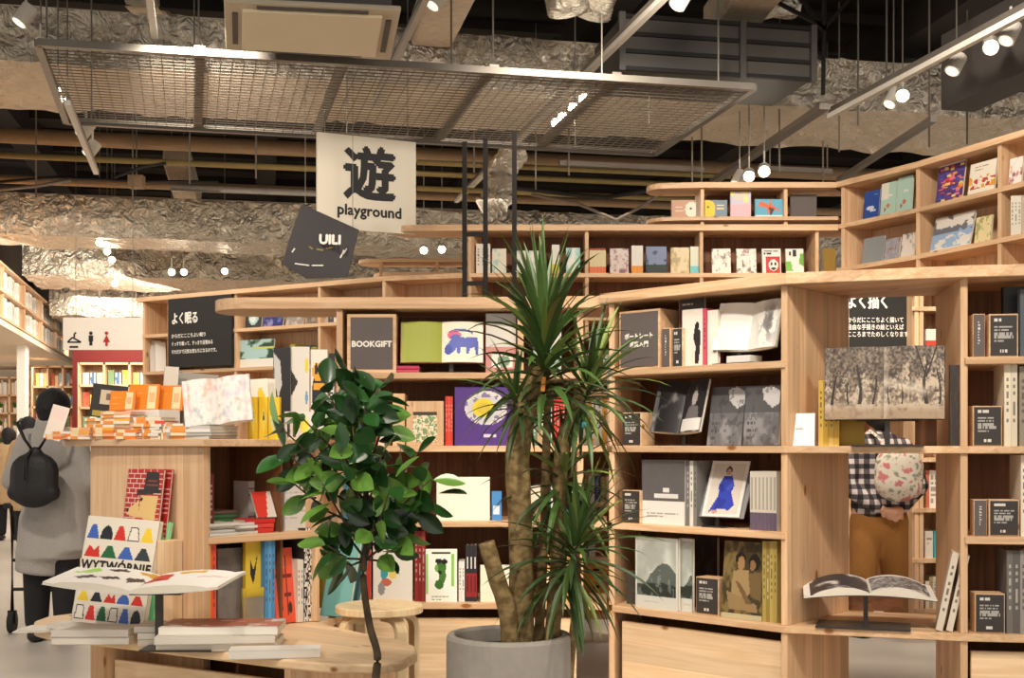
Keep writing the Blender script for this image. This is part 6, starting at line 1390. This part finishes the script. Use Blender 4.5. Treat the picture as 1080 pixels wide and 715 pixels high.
# ================================================================== FAR LEFT AISLE
# high lit shelf along the left wall
hw = thing('wall_shelf', 'long brightly lit shelf rail high along the left aisle wall', 'shelf', (LA.x, LA.y, 2.98))
S0, S1_ = LA - LD * 6, LA + LD * 10.2
for z, nm in ((3.02, 'shelf_board'), (3.38, 'shelf_board'), (3.74, 'shelf_board')):
    board(nm, hw, [S0 - LN * .02, S1_ - LN * .02], [S0 + LN * .38, S1_ + LN * .38], z, .03, 'pine', bevel=0)
for k in range(9): q_ = S0 + LD * (2 * k + .1); divider(hw, q_, q_ + LN * .36, 3.02, 3.71, .03)
AW = Bay(S1_, S0, '')          # seen from the aisle
cols = [(246, 240, 228), (236, 226, 208), (250, 246, 236), (226, 214, 196), (240, 234, 222), (206, 196, 180), (244, 236, 222), (250, 246, 238), (190, 170, 150)]
bm = {}
for rowi, z in enumerate((3.021, 3.381)):
    k = 0; s_ = 5.8
    while s_ < 15.9:
        if abs(((s_ - .1) % 2)) < .06 or ((s_ - .1) % 2) > 1.80: s_ += .22; continue
        w_ = .185; hgt = .31 if k % 3 else .28; q_ = S0 + LD * (s_ + w_ / 2) + LN * .05; key = (k % 9, hgt)
        M = Matrix.Translation((q_.x, q_.y, z)) @ Matrix.Rotation(math.atan2(-LD.y, -LD.x) + 0, 4, 'Z') @ Matrix.Rotation(math.pi, 4, 'Z')
        M = Matrix.Translation((q_.x, q_.y, z)) @ Matrix.Rotation(math.atan2(LD.y, LD.x), 4, 'Z')
        lab = f'pale face-out book on the high left wall shelf, {["lower", "upper"][rowi]} row, {ORD(k)} along'
        if key not in bm:
            a = Art(5, 7, cols[k % 9]); a.rect(.2, .5, .8, .8, tuple(np.array(cols[k % 9]) * .8)); bm[key] = book('book', lab, 'book', w_, hgt, .03, a.a, cols[k % 9], M, 'pale books on the high left wall shelf', pages=False)
        else:
            o = bm[key].copy(); C.objects.link(o); o.matrix_world = M; o['label'] = lab
        k += 1; s_ += .235
# face-out books must look into the aisle: the shelf is seen from its -LN side
# far bookcases under the bulkhead and beneath the toilet sign
def far_case(name, label, x0, x1, D, ytop, rows, cells, z_up, rowh, wallmat='pine'):
    t = thing(name, label, 'bookcase', (X((x0 + x1) / 2, D), D, 0)); zs = [ .1 + rowh * k for k in range(rows + 1)]
    for z in zs: board('shelf_board', t, [pt(x0, D), pt(x1, D)], [pt(x0, D) + Vector((0, .35)), pt(x1, D) + Vector((0, .35))], z, .035, bevel=0)
    for k in range(cells + 1):
        x = x0 + (x1 - x0) * k / cells; m = MB(); m.wall(pt(x, D), Vector((X(x, D), D + .34)), .035, 0, zs[-1], 'pine'); m.build('divider', t)
    m = MB(); m.wall(pt(x0, D + .35), pt(x1, D + .35), .02, 0, zs[-1], wallmat); m.build('back_panel', t)
    return zs
pal = [(232, 224, 208), (226, 196, 60), (206, 110, 80), (120, 150, 110), (90, 120, 160), (222, 214, 196), (170, 60, 50), (214, 170, 130), (240, 236, 226), (190, 200, 200)]
def fill(case, x0, x1, D, zs, cells, per, rows, seed):
    r = random.Random(seed); mb = MB()
    for ri in rows:
        k = 0
        for c in range(cells):
            a_ = x0 + (x1 - x0) * c / cells; b_ = x0 + (x1 - x0) * (c + 1) / cells; wd = X(b_, D) - X(a_, D)
            for q in range(per):
                w_ = (wd - .06) / per; ci = r.randrange(10); key = (ci, r.choice((.2, .24)))
                x = X(a_, D) + .03 + w_ * (q + .5); M = Matrix.Translation((x, D + .08, zs[ri] + .001))
                lab = f'small face-out book in the {case}, {ORD(len(zs) - 2 - ri)} shelf down, {ORD(k)} from left'
                k += 1
                a = Art(6, 8, pal[ci]); n = a.noise(2, ci); a.mix((n > .55) * .6, pal[(ci + 4) % 10]); mb.grid(M, w_ * .86, key[1], a.a); mb.box(M @ Vector((0, .02, key[1] / 2)), (w_ * .86, .038, key[1]), 'print', col=pal[ci])
    props(mb.build('shelved_books'), 'small colourful face-out books filling the ' + case, 'books', kind='stuff')
zs = far_case('bookcase', 'far pine bookcase below the toilet sign', 83, 163, 20.0, 0, 7, 3, 0, .36)
fill('far case below the toilet sign', 83, 163, 20.0, zs, 3, 3, (3, 4, 5, 6), 3)
m = MB(); m.wall(pt(78, 21.5), pt(200, 21.5), .15, 0, 3.1, 'red_wall'); o = m.build('wall_red'); o['kind'] = 'structure'
zs2 = far_case('bookcase', 'far pine bookcase at the end of the left aisle', 34, 82, 23.0, 0, 7, 3, 0, .38)
fill('far case at the end of the left aisle', 34, 82, 23.0, zs2, 3, 3, (3, 4, 5, 6), 5)
# shelves with potted things below the bulkhead, at the far end
zs3 = far_case('bookcase', 'far pine wall shelving with jars and pots under the pale bulkhead', -60, 33, 25.6, 0, 7, 4, 0, .37)
k = 0; pots = {}
for zi, z in enumerate((zs3[3], zs3[4], zs3[5])):
    for px in (-4, 1, 6, 11, 16, 21, 26, 30):
        x_, y_ = X(px, 25.75), 25.75; kind = (k + zi) % 3; k += 1
        lab = f'tiny {["white jar", "potted green plant", "pale bottle"][kind]} on the far left shelving, {["lower", "middle", "upper"][zi]} board, {ORD((k - 1) % 8)} along'
        if kind not in pots:
            t = thing(['jar', 'potted_plant', 'bottle'][kind], lab, ['jar', 'plant', 'bottle'][kind], (x_, y_, z), group='jars, bottles and pots on the far left shelves'); b = MB()
            if kind == 0: b.lathe([(.0, 0), (.035, 0), (.04, .1), (.03, .16), (.0, .17)], 'white_paint', n=12)
            elif kind == 1: b.lathe([(.0, 0), (.035, 0), (.045, .1), (0, .1)], 'white_paint', n=12)
            else: b.lathe([(.0, 0), (.03, 0), (.035, .14), (.015, .2), (.015, .25), (0, .25)], 'ivory_panel', n=12)
            b.build('body', t, local=True)
            if kind == 1:
                b = MB(); r = random.Random(2)
                for _ in range(24):
                    a_ = r.uniform(0, 6.28); e_ = r.uniform(.02, .05); b.add([(0, 0, .09), (math.cos(a_) * e_, math.sin(a_) * e_, .16), (math.cos(a_ + .5) * e_, math.sin(a_ + .5) * e_, .22), ], [(0, 1, 2)], 'leaf_soft', col=(70, 110, 40))
                b.build('foliage', t, local=True)
            pots[kind] = t
        else:
            t = pots[kind].copy(); C.objects.link(t); t.location = (x_, y_, z); t['label'] = lab
            for ch in list(pots[kind].children): c_ = ch.copy(); C.objects.link(c_); c_.parent = t
MBx = MB()
for k in range(30):
    h_ = random.uniform(.22, .32); MBx.box((X(-20 + k * 1.75, 25.8), 25.8, zs3[6] + h_ / 2 + .001), (.03, .2, h_), 'print', col=cols[k % 9])
props(MBx.build('shelved_books'), 'row of pale upright books just under the left bulkhead', 'books', kind='stuff')
# hanging post
m = MB(); p = pt(24, 20); m.box((p.x, p.y, 1.45), (.14, .14, 2.9), 'white_paint'); props(m.build('support_post'), 'square white post under the far end of the bulkhead', 'post')

# ================================================================== PEOPLE
def blob(name, caps, mat, vox, parent=None, smooth=2):
    """continuous surface: tapered capsules fused by remeshing. caps: (p0, r0, p1, r1[, (sx, sy)])"""
    m = MB()
    for c in caps:
        p0, r0, p1, r1 = Vector(c[0]), c[1], Vector(c[2]), c[3]; sx, sy = c[4] if len(c) > 4 else (1, 1); n = 14
        d = p1 - p0; L = d.length; dn = d.normalized() if L > 1e-6 else Vector((0, 0, 1)); q = dn.to_track_quat('Z', 'Y')
        rings = []
        for k in range(5): a = R(-90 + 90 * k / 4 ); rings.append((p0 + dn * r0 * math.sin(a), r0 * math.cos(a)))
        for k in range(1, 5): a = R(90 * k / 4); rings.append((p1 + dn * r1 * math.sin(a), r1 * math.cos(a)))
        rings.insert(5, (p1, r1))
        if len(c) > 5: rings = rings[:6] + [(p1 + dn * .01, r1 * .96)]
        vs = []; fs = []
        for (cc, rr) in rings:
            rr = max(rr, 1e-4)
            for j in range(n):
                a = 2 * math.pi * j / n; off = q @ Vector((math.cos(a) * rr, math.sin(a) * rr, 0)); off.x *= sx; off.y *= sy; vs.append(cc + off)
        for i in range(len(rings) - 1):
            for j in range(n): fs.append((i * n + j, i * n + (j + 1) % n, (i + 1) * n + (j + 1) % n, (i + 1) * n + j))
        fs += [tuple(range(n))[::-1], tuple(range((len(rings) - 1) * n, len(rings) * n))]; m.add(vs, fs, mat)
    o = m.build(name, parent, local=True, smooth=True)
    r = o.modifiers.new('fuse', 'REMESH'); r.mode = 'VOXEL'; r.voxel_size = vox; r.use_smooth_shade = True
    s = o.modifiers.new('soft', 'SMOOTH'); s.iterations = smooth; s.factor = .6
    return o
def hand(pts, palm, side, fwd, curl=.5):
    """five finger capsules from a palm centre; side, fwd unit vectors"""
    side, fwd = Vector(side).normalized(), Vector(fwd).normalized(); up = side.cross(fwd); out = [(palm - fwd * .03, .024, palm + fwd * .025, .028, )]
    for i, (o, L) in enumerate(((-.027, .062), (-.009, .072), (.009, .068), (.027, .052))):
        b = palm + fwd * .035 + side * o; k = b + fwd * L * .5; e = k + (fwd * math.cos(curl) + up * math.sin(curl)) * L * .5; out += [(b, .009, k, .0085), (k, .0085, e, .007)]
    b = palm - side * .03 - fwd * .01; k = b - side * .02 + fwd * .03; out += [(b, .011, k, .009), (k, .009, k + fwd * .025, .008)]
    return out

# --- shopper in a grey coat, seen from behind
D = 8.1; sc = F / D; px = 54
g = thing('person', 'person seen from behind in a long grey coat and black cap, black backpack', 'person', (X(px, D), D, 0), R(-6))
H = 1.645
body = [((0, 0, .98), .13, (0, 0, 1.28), .14, (1.1, .8)), ((0, 0, 1.28), .14, (0, 0, 1.36), .09, (1.3, .8)), ((0, 0, 1.34), .055, (0, .02, 1.46), .05),
        ((0, .03, 1.50), .085, (0, .03, 1.56), .09, (.9, 1.05)), ((0, .10, 1.50), .02, (0, .13, 1.485), .014), ((-.085, .03, 1.52), .018, (-.09, .03, 1.50), .014), ((.085, .03, 1.52), .018, (.09, .03, 1.50), .014)]
for s in (-1, 1):
    body += [((s * .09, 0, .95), .10, (s * .09, 0, .52), .06), ((s * .09, 0, .52), .058, (s * .09 + s * .01, .01 * s, .09), .038), ((s * .10, -.0, .05), .035, (s * .10, .12, .035), .03),
             ((s * .18, 0, 1.33), .055, (s * .25, .02, 1.06), .043), ((s * .25, .02, 1.06), .042, (s * .20, .20, .95), .03)]
    body += hand(None, Vector((s * .19, .25, .94)), (1, 0, 0), (0, 1, -.2), .9)
blob('body', body, 'skin', .014, g, 3)
hd = blob('cap', [((0, .02, 1.54), .112, (0, .03, 1.56), .115, (.95, 1.05)), ((0, -.035, 1.48), .07, (0, -.03, 1.52), .09)], 'hair_black', .016, g, 3)
coat = [((0, 0, 1.27), .175, (0, 0, 1.25), .175, (1.0, .72)), ((0, 0, 1.26), .16, (0, 0, 1.0), .165, (1.08, .8)), ((0, 0, 1.0), .175, (-.01, 0, .56), .225, (1.0, .8), 1), ((-.03, 0, .8), .18, (-.07, .0, .46), .17, (1.0, .9), 1), ((.09, 0, 1.02), .16, (.13, 0, .60), .17, (1, .9), 1), ((0, -.03, 1.38), .085, (0, -.02, 1.42), .09, (1.1, .9))]
for s in (-1, 1): coat += [((s * .15, 0, 1.33), .075, (s * .26, .0, 1.06), .078), ((s * .26, .0, 1.06), .076, (s * .225, .19, .94), .062)]
co = blob('coat', coat, 'coat_grey', .016, g, 2)
blob('trousers', [((-.09, 0, .75), .11, (-.10, 0, .13), .075), ((.09, 0, .75), .11, (.10, .0, .13), .075)], 'trouser_black', .016, g)
for s in (-1, 1): blob('shoe', [((s * .10, -.04, .045), .045, (s * .10, .13, .035), .036, (1, 1))], 'shoe', .01, g)
bp = thing('backpack', 'small black drawstring backpack on the back of the grey coat', 'backpack', (X(px - 1, D), D - .28, .93), R(-6))
blob('bag_body', [((0, 0, .08), .12, (0, .01, .20), .12, (1.35, .62)), ((-.12, 0, .06), .055, (.12, 0, .06), .055, (1, .9)), ((0, 0.01, .22), .11, (0, .02, .31), .045, (1.1, .6))], 'bag_black', .012, bp, 3)
for s in (-1, 1):
    m = MB(); m.tube([(s * .02, .02, .33), (s * .07, .015, .40), (s * .13, .04, .50), (s * .14, .12, .53)], .013, 'bag_black', 8, sq=.6); m.build('strap', bp, local=True, smooth=True)
m = MB(); m.tube([(-.01, -.01, .33), (-.015, -.09, .26), (-.01, -.1, .14)], .006, 'bag_black', 6); m.build('drawstring', bp, local=True, smooth=True)
# walker
wk = thing('rollator', 'black folding rollator walker standing at the left of the grey-coated person', 'walker', (X(24, 8.48), 8.48, 0), .1)
for sx in (-.07, .07):
    m = MB(); m.tube([(sx, 0, .12), (sx, 0, .80), (sx, -.03, .87), (sx, -.09, .88)], .014, 'black_metal', 8); m.build('side_tube', wk, local=True, smooth=True)
    m = MB(); m.tube([(sx, -.08, .88), (sx, -.15, .88)], .02, 'rubber', 10); m.build('handle', wk, local=True)
    for dy in (0,):
        m = MB(); m.tube([(sx - .018, dy, .075), (sx + .018, dy, .075)], .075, 'rubber', 20); m.build('wheel', wk, local=True)
        m = MB(); m.box((sx, dy, .11), (.055, .03, .09), 'black_metal'); m.build('fork', wk, local=True)
for zz_ in (.3, .5): m = MB(); m.tube([(-.07, 0, zz_), (.07, 0, zz_)], .012, 'black_metal', 8); m.build('cross_brace', wk, local=True)

def simple_person(px, D, H, label, coatmat, hair, rz=0, coat_to=.5):
    g = thing('person', label, 'person', (X(px, D), D, 0), rz); k = H / 1.65
    b = [((0, 0, .95 * k), .12 * k, (0, 0, 1.3 * k), .13 * k, (1.15, .8)), ((0, 0, 1.33 * k), .05 * k, (0, .01, 1.45 * k), .05 * k), ((0, .02, 1.51 * k), .082 * k, (0, .02, 1.56 * k), .085 * k)]
    for s in (-1, 1):
        b += [((s * .09, 0, .9 * k), .09, (s * .09, 0, .5 * k), .058), ((s * .09, 0, .5 * k), .056, (s * .09, .0, .08), .038), ((s * .09, 0, .045), .035, (s * .09, .11, .035), .03), ((s * .17, 0, 1.32 * k), .05, (s * .24, .02, 1.05 * k), .042), ((s * .24, .02, 1.05 * k), .04, (s * .25, .08, .82 * k), .028)]
        b += hand(None, Vector((s * .25, .10, .77 * k)), (0, 1, 0), (0, .1, -1), .3)
    blob('body', b, 'skin', .016, g)
    c = [((0, 0, 1.27 * k), .19, (0, 0, 1.2 * k), .19, (1, .72)), ((0, 0, 1.2 * k), .19, (0, 0, coat_to), .23, (1, .8), 1)]
    for s in (-1, 1): c += [((s * .16, 0, 1.30 * k), .08, (s * .25, .0, 1.04 * k), .065), ((s * .25, 0, 1.04 * k), .065, (s * .25, .06, .86 * k), .05)]
    blob('coat', c, coatmat, .02, g)
    blob('trousers', [((s * .09, 0, .7), .09, (s * .09, 0, .12), .065) for s in (-1, 1)], 'trouser_black', .018, g)
    blob('hair', [((0, -.01, 1.52 * k), .095, (0, .0, 1.57 * k), .098), ((0, -.04, 1.44 * k), .06, (0, -.03, 1.5 * k), .08)], 'hair_black', .016, g)
    for s in (-1, 1): blob('shoe', [((s * .09, -.03, .04), .04, (s * .09, .12, .033), .033)], 'shoe', .012, g)
simple_person(9, 16.6, 1.50, 'small distant person in a beige coat at the left frame edge', 'coat_beige', 0, .2)
simple_person(30, 15.0, 1.62, 'dark-haired distant person in a beige coat beside the black cap', 'coat_beige', 0, -.2)

# --- shopper behind the portal, plaid shirt and brown trousers, hands behind the back
D = 8.3; g = thing('person', 'person in plaid shirt and brown trousers with hands behind the back', 'person', (X(927, D), D, 0), R(3))
k = 1.0
body = [((0, 0, .92), .13, (0, 0, 1.2), .13, (1.1, .8)), ((0, 0, 1.2), .14, (0, .01, 1.32), .09, (1.3, .8)), ((0, 0, 1.3), .05, (0, .03, 1.42), .05), ((0, .04, 1.48), .085, (0, .04, 1.54), .088, (.92, 1.05)), ((0, .12, 1.48), .02, (0, .145, 1.465), .013), ((-.085, .04, 1.5), .018, (-.088, .04, 1.48), .014), ((.085, .04, 1.5), .018, (.088, .04, 1.48), .014)]
for s in (-1, 1):
    body += [((s * .09, 0, .88), .10, (s * .10, 0, .5), .06), ((s * .10, 0, .5), .058, (s * .11, 0, .09), .04), ((s * .11, 0, .045), .036, (s * .12, .13, .035), .03),
             ((s * .17, 0, 1.28), .055, (s * .25, -.07, 1.02), .043), ((s * .25, -.07, 1.02), .042, (s * .07 + .02, -.185, .87), .029)]
body += hand(None, Vector((.03, -.20, .86)), (0, .2, 1), (-1, 0, -.25), .8) + hand(None, Vector((0.0, -.225, .85)), (0, .2, 1), (1, 0, -.2), .8)
blob('body', body, 'skin', .010, g, 2)
sh = [((0, 0, 1.22), .18, (0, 0, 1.1), .17, (1.02, .74)), ((0, 0, 1.1), .165, (0, 0, .88), .18, (1.08, .82))]
for s in (-1, 1): sh += [((s * .16, 0, 1.27), .075, (s * .25, -.07, 1.02), .062), ((s * .25, -.07, 1.02), .062, (s * .09 + .01, -.175, .885), .045)]
blob('plaid_shirt', sh, 'plaid', .014, g, 3)
blob('trousers', [((0, 0, .85), .16, (0, 0, .78), .165, (1.05, .85)), ((-.085, 0, .78), .115, (-.115, -.02, .42), .092), ((-.115, -.02, .42), .092, (-.125, 0, .10), .08), ((.085, 0, .78), .115, (.115, .02, .42), .092), ((.115, .02, .42), .092, (.125, .02, .10), .08)], 'trouser_brown', .014, g, 3)
blob('hair', [((0, .02, 1.5), .10, (0, .035, 1.56), .102), ((0, -.03, 1.44), .06, (0, -.02, 1.49), .08)], 'hair_black', .016, g)
for s in (-1, 1): blob('shoe', [((s * .12, -.04, .045), .045, (s * .12, .14, .036), .037)], 'shoe', .01, g)
fb = thing('shoulder_bag', 'cream floral bag with pink roses worn on the plaid shirt', 'bag', (X(948, D - .3), D - .3, .92), R(0))
blob('bag_body', [((0, 0, .13), .13, (0, 0, .25), .125, (1.25, .6)), ((-.05, 0, .1), .07, (.07, 0, .1), .085, (1, .8))], 'floral', .012, fb, 3)
m = MB(); m.tube([(-.06, .04, .32), (-.10, .10, .42), (-.12, .24, .47)], .014, 'floral', 8, sq=.5); m.build('strap', fb, local=True, smooth=True)

# ================================================================== PLANTS
def leaf_blade(mb, base, d, L, W, droop, fold, col, mat, nseg=6, roll=0):
    """long arching strap leaf"""
    d = Vector(d).normalized(); up = Vector((0, 0, 1)); s = d.cross(up)
    if s.length < .05: s = Vector((1, 0, 0))
    s.normalize(); s = Matrix.Rotation(roll, 3, d) @ s; vs = []; fs = []; p = Vector(base); dd = d.copy()
    for i in range(nseg + 1):
        t = i / nseg; w = W * (math.sin(math.pi * min(1, t * .8 + .2)) ** .8) * (1 if t < .95 else .15) / 1.0
        if i == nseg: w = W * .04
        nrm = s.cross(dd).normalized(); vs += [p - s * w / 2 + nrm * fold * w, p.copy(), p + s * w / 2 + nrm * fold * w]
        p = p + dd * (L / nseg); dd = (dd + Vector((0, 0, -droop / nseg * (1 + t * 1.5)))).normalized()
    for i in range(nseg):
        a = i * 3; fs += [(a, a + 1, a + 4, a + 3), (a + 1, a + 2, a + 5, a + 4)]
    mb.add(vs, fs, mat, col=col)
# --- spiky dracaena in a concrete pot
PD = 4.3; PX = X(536.5, PD)
dr = thing('dracaena', 'tall spiky dracaena with bare twisting trunks in a concrete pot', 'plant', (PX, PD, 0))
pr_ = .218; ph = Z(678, PD - .2)
m = MB(); m.lathe([(0, 0), (pr_ * .96, 0), (pr_, .02), (pr_, ph - .012), (pr_ - .006, ph), (pr_ - .026, ph), (pr_ - .03, ph - .01), (pr_ - .03, ph - .07), (0, ph - .07)], 'concrete_pot', (PX, PD, 0), 48); m.build('pot', dr, smooth=False)
m = MB(); m.lathe([(0, ph - .055), (.1, ph - .045), (pr_ - .034, ph - .055), (pr_ - .034, ph - .068), (0, ph - .068)], 'soil', (PX, PD, 0), 32); m.build('soil', dr, smooth=True)
def trunk(pts, rads, D0=PD, mat='bark', nm='trunk', t_=None, n=14, sub=5):
    ctrl = [Vector((X(x, D0 + dz), D0 + dz, Z(y, D0 + dz))) for x, y, dz in pts]; P3 = []; R3 = []
    for i in range(len(ctrl) - 1):
        p0 = ctrl[max(i - 1, 0)]; p1 = ctrl[i]; p2 = ctrl[i + 1]; p3 = ctrl[min(i + 2, len(ctrl) - 1)]
        for k in range(sub):
            u = k / sub; P3.append(.5 * ((2 * p1) + (p2 - p0) * u + (2 * p0 - 5 * p1 + 4 * p2 - p3) * u * u + (3 * p1 - p0 - 3 * p2 + p3) * u ** 3)); R3.append((rads[i] * (1 - u) + rads[i + 1] * u) * (1 + .025 * math.sin(len(P3) * 1.9)))
    P3.append(ctrl[-1]); R3.append(rads[-1]); m = MB(); m.tube(P3, R3, mat, n); return m.build(nm, t_ or dr, smooth=True)
trunk([(548, 720, .02), (550, 640, 0), (549, 560, 0), (546, 480, .02), (556, 430, .02), (572, 388, .03)], [.046, .045, .042, .044, .040, .032])
trunk([(546, 470, .02), (552, 440, -.02), (545, 415, -.03)], [.034, .028, .02])
trunk([(540, 722, -.03), (536, 650, -.05), (524, 610, -.06), (513, 572, -.07)], [.034, .032, .03, .028])
trunk([(578, 722, .03), (584, 650, .04), (590, 560, .05), (592, 480, .05), (606, 430, .06), (618, 405, .06)], [.030, .028, .026, .027, .023, .018])
trunk([(566, 722, .08), (570, 640, .09), (574, 560, .08), (576, 480, .06), (578, 410, .04)], [.020, .018, .016, .015, .013])
trunk([(600, 720, 0), (606, 650, -.04), (610, 610, -.05), (607, 575, -.05)], [.016, .013, .012, .010])
def rosette(px, py, dz, n, L, W, seed, th0=0, th1=130, axis=(0, 0, 1), spreadlen=.05, up=0):
    r = random.Random(seed); c = Vector((X(px, PD + dz), PD + dz, Z(py, PD + dz))); m = MB(); ax = Vector(axis).normalized(); q = ax.to_track_quat('Z', 'Y')
    for i in range(n):
        t = i / n; az = i * 2.39996 + r.uniform(-.2, .2); th = R(th0 + (th1 - th0) * t ** .8 + r.uniform(-9, 9))
        d = q @ Vector((math.sin(th) * math.cos(az), math.sin(th) * math.sin(az), math.cos(th))); g_ = r.uniform(.7, 1.15)
        b = c - ax * (spreadlen * (t - .3)); col = (58 * g_ + 8, 94 * g_, 40 * g_) if r.random() > .15 else (124, 142, 64)
        if t > .9 and r.random() < .3: col = (140, 124, 66)
        leaf_blade(m, b, d, L * r.uniform(.75, 1.1), W * r.uniform(.8, 1.15), .35 + .55 * t, .18, col, 'leaf_soft', 7, r.uniform(-.4, .4))
    m.build('leaf_rosette', dr)
rosette(574, 375, .03, 74, .37, .026, 1, 2, 92, (-.02, 0, 1), .22)
rosette(572, 350, .02, 30, .38, .026, 11, 2, 45, (-.10, 0, 1), .1)
rosette(620, 412, .06, 54, .31, .023, 2, 4, 118, (.35, 0, 1), .12)
rosette(545, 425, -.04, 34, .24, .018, 3, 4, 120, (-.35, -.1, 1), .08)
rosette(594, 505, .07, 48, .31, .023, 4, 20, 145, (.1, .1, 1), .14)
rosette(606, 582, -.05, 76, .33, .022, 5, 5, 140, (.25, -.1, 1), .14)
rosette(585, 600, .09, 34, .28, .018, 6, 15, 130, (0, .1, 1), .12)
for i, (px, py, c) in enumerate(((573, 405, (232, 150, 50)), (624, 470, (236, 150, 40)), (616, 448, (70, 180, 190)))):
    m = MB(); p = P(px, py, PD - .05); m.box(p, (.014, .004, .05 if i < 2 else .02), 'print', col=c, rot=Matrix.Rotation(.1, 3, 'Y')); m.build('plant_tag', dr)
# --- leafy rubber-type tree, slim trunk
FD = 4.15
fi = thing('ficus_tree', 'slim young tree with broad glossy dark leaves and a curving stem', 'plant', (X(390, FD), FD, 0))
m = MB(); m.lathe([(0, 0), (.12, 0), (.15, .3), (.14, .3), (.13, .27), (0, .27)], 'concrete_pot', (X(390, FD), FD, 0), 32); m.build('pot', fi)
m = MB(); m.lathe([(0, .285), (.125, .28), (.12, .272), (0, .272)], 'soil', (X(390, FD), FD, 0), 24); m.build('soil', fi)
trunk([(392, 795, 0), (396, 720, 0), (398, 690, 0), (390, 660, 0), (384, 620, 0), (384, 590, 0), (388, 560, 0), (386, 520, 0), (380, 470, 0), (372, 420, 0)], [.016, .0145, .013, .0125, .0115, .011, .010, .009, .007, .004], FD, 'bark_dark', 'trunk', fi, 10)
r = random.Random(5); m = MB(); br = MB()
def broad_leaf(mb, base, d, L, W, col, nrm_up=.0, cup=.12):
    d = Vector(d).normalized(); rr = Vector((r.uniform(-1, 1), r.uniform(-1.2, .2), r.uniform(-.2, 1))); s = d.cross(rr); s.normalize(); n = s.cross(d); vs = []; fs = []
    prof = [(0, .03), (.08, .32), (.22, .72), (.42, 1.0), (.62, .97), (.8, .7), (.92, .36), (1, .02)]
    for t, w in prof:
        c = Vector(base) + d * (L * (t + .0)) - n * (L * .10 * t * t); vs += [c - s * W / 2 * w + n * cup * W * w, c - s * W / 4 * w + n * cup * .3 * W * w, c, c + s * W / 4 * w + n * cup * .3 * W * w, c + s * W / 2 * w + n * cup * W * w]
    for i in range(len(prof) - 1):
        for j in range(4): a = i * 5 + j; fs.append((a, a + 1, a + 6, a + 5))
    mb.add(vs, fs, mat_, col=col)
mat_ = 'leaf_gloss'
tips = [(300, 475, .05), (318, 440, -.08), (345, 410, .0), (372, 398, .05), (398, 410, -.05), (408, 440, .08), (335, 470, .12), (372, 450, -.12), (402, 480, -.1), (440, 478, .05), (455, 505, -.04), (425, 520, .1), (340, 510, -.12), (310, 510, .06), (360, 545, .08), (395, 548, -.08), (425, 548, -.02), (345, 575, -.02), (355, 590, .05), (412, 580, .0), (385, 500, .14), (460, 520, .0), (295, 450, .0), (360, 480, -.16), (385, 430, -.08), (350, 440, .1), (415, 505, -.14)]
for (tx, ty, dz) in tips:
    sy = min(590, ty + r.uniform(40, 80)); f_ = min(max((590 - sy) / 170, 0), 1); sx_ = 386 - 12 * f_
    a_ = P(sx_, sy, FD); e_ = Vector((X(tx, FD + dz), FD + dz, Z(ty, FD + dz))); mid = (a_ + e_) / 2 + Vector((0, 0, -.02)); br.tube([a_, mid, e_], [.005, .004, .0025], 'bark_dark', 6)
    nl = r.choice((8, 9, 10)); ax = (e_ - a_).normalized()
    for i in range(nl):
        t = .45 + .6 * i / nl; b = a_.lerp(e_, min(t, 1)); az = i * 2.4 + r.uniform(-.4, .4); sd = ax.orthogonal().normalized(); q = Matrix.Rotation(az, 3, ax)
        d = (ax * (.35 + .9 * (t > .95)) + (q @ sd) * .9 + Vector((0, 0, -.15))); L = r.uniform(.085, .128); gcol = r.uniform(.6, 1.2)
        col = (44 * gcol, 88 * gcol, 38 * gcol) if r.random() > .25 else (110, 156, 66)
        broad_leaf(m, b + d.normalized() * .012, d, L, L * .56, col)
m.build('foliage', fi, smooth=True); br.build('branches', fi, smooth=True)
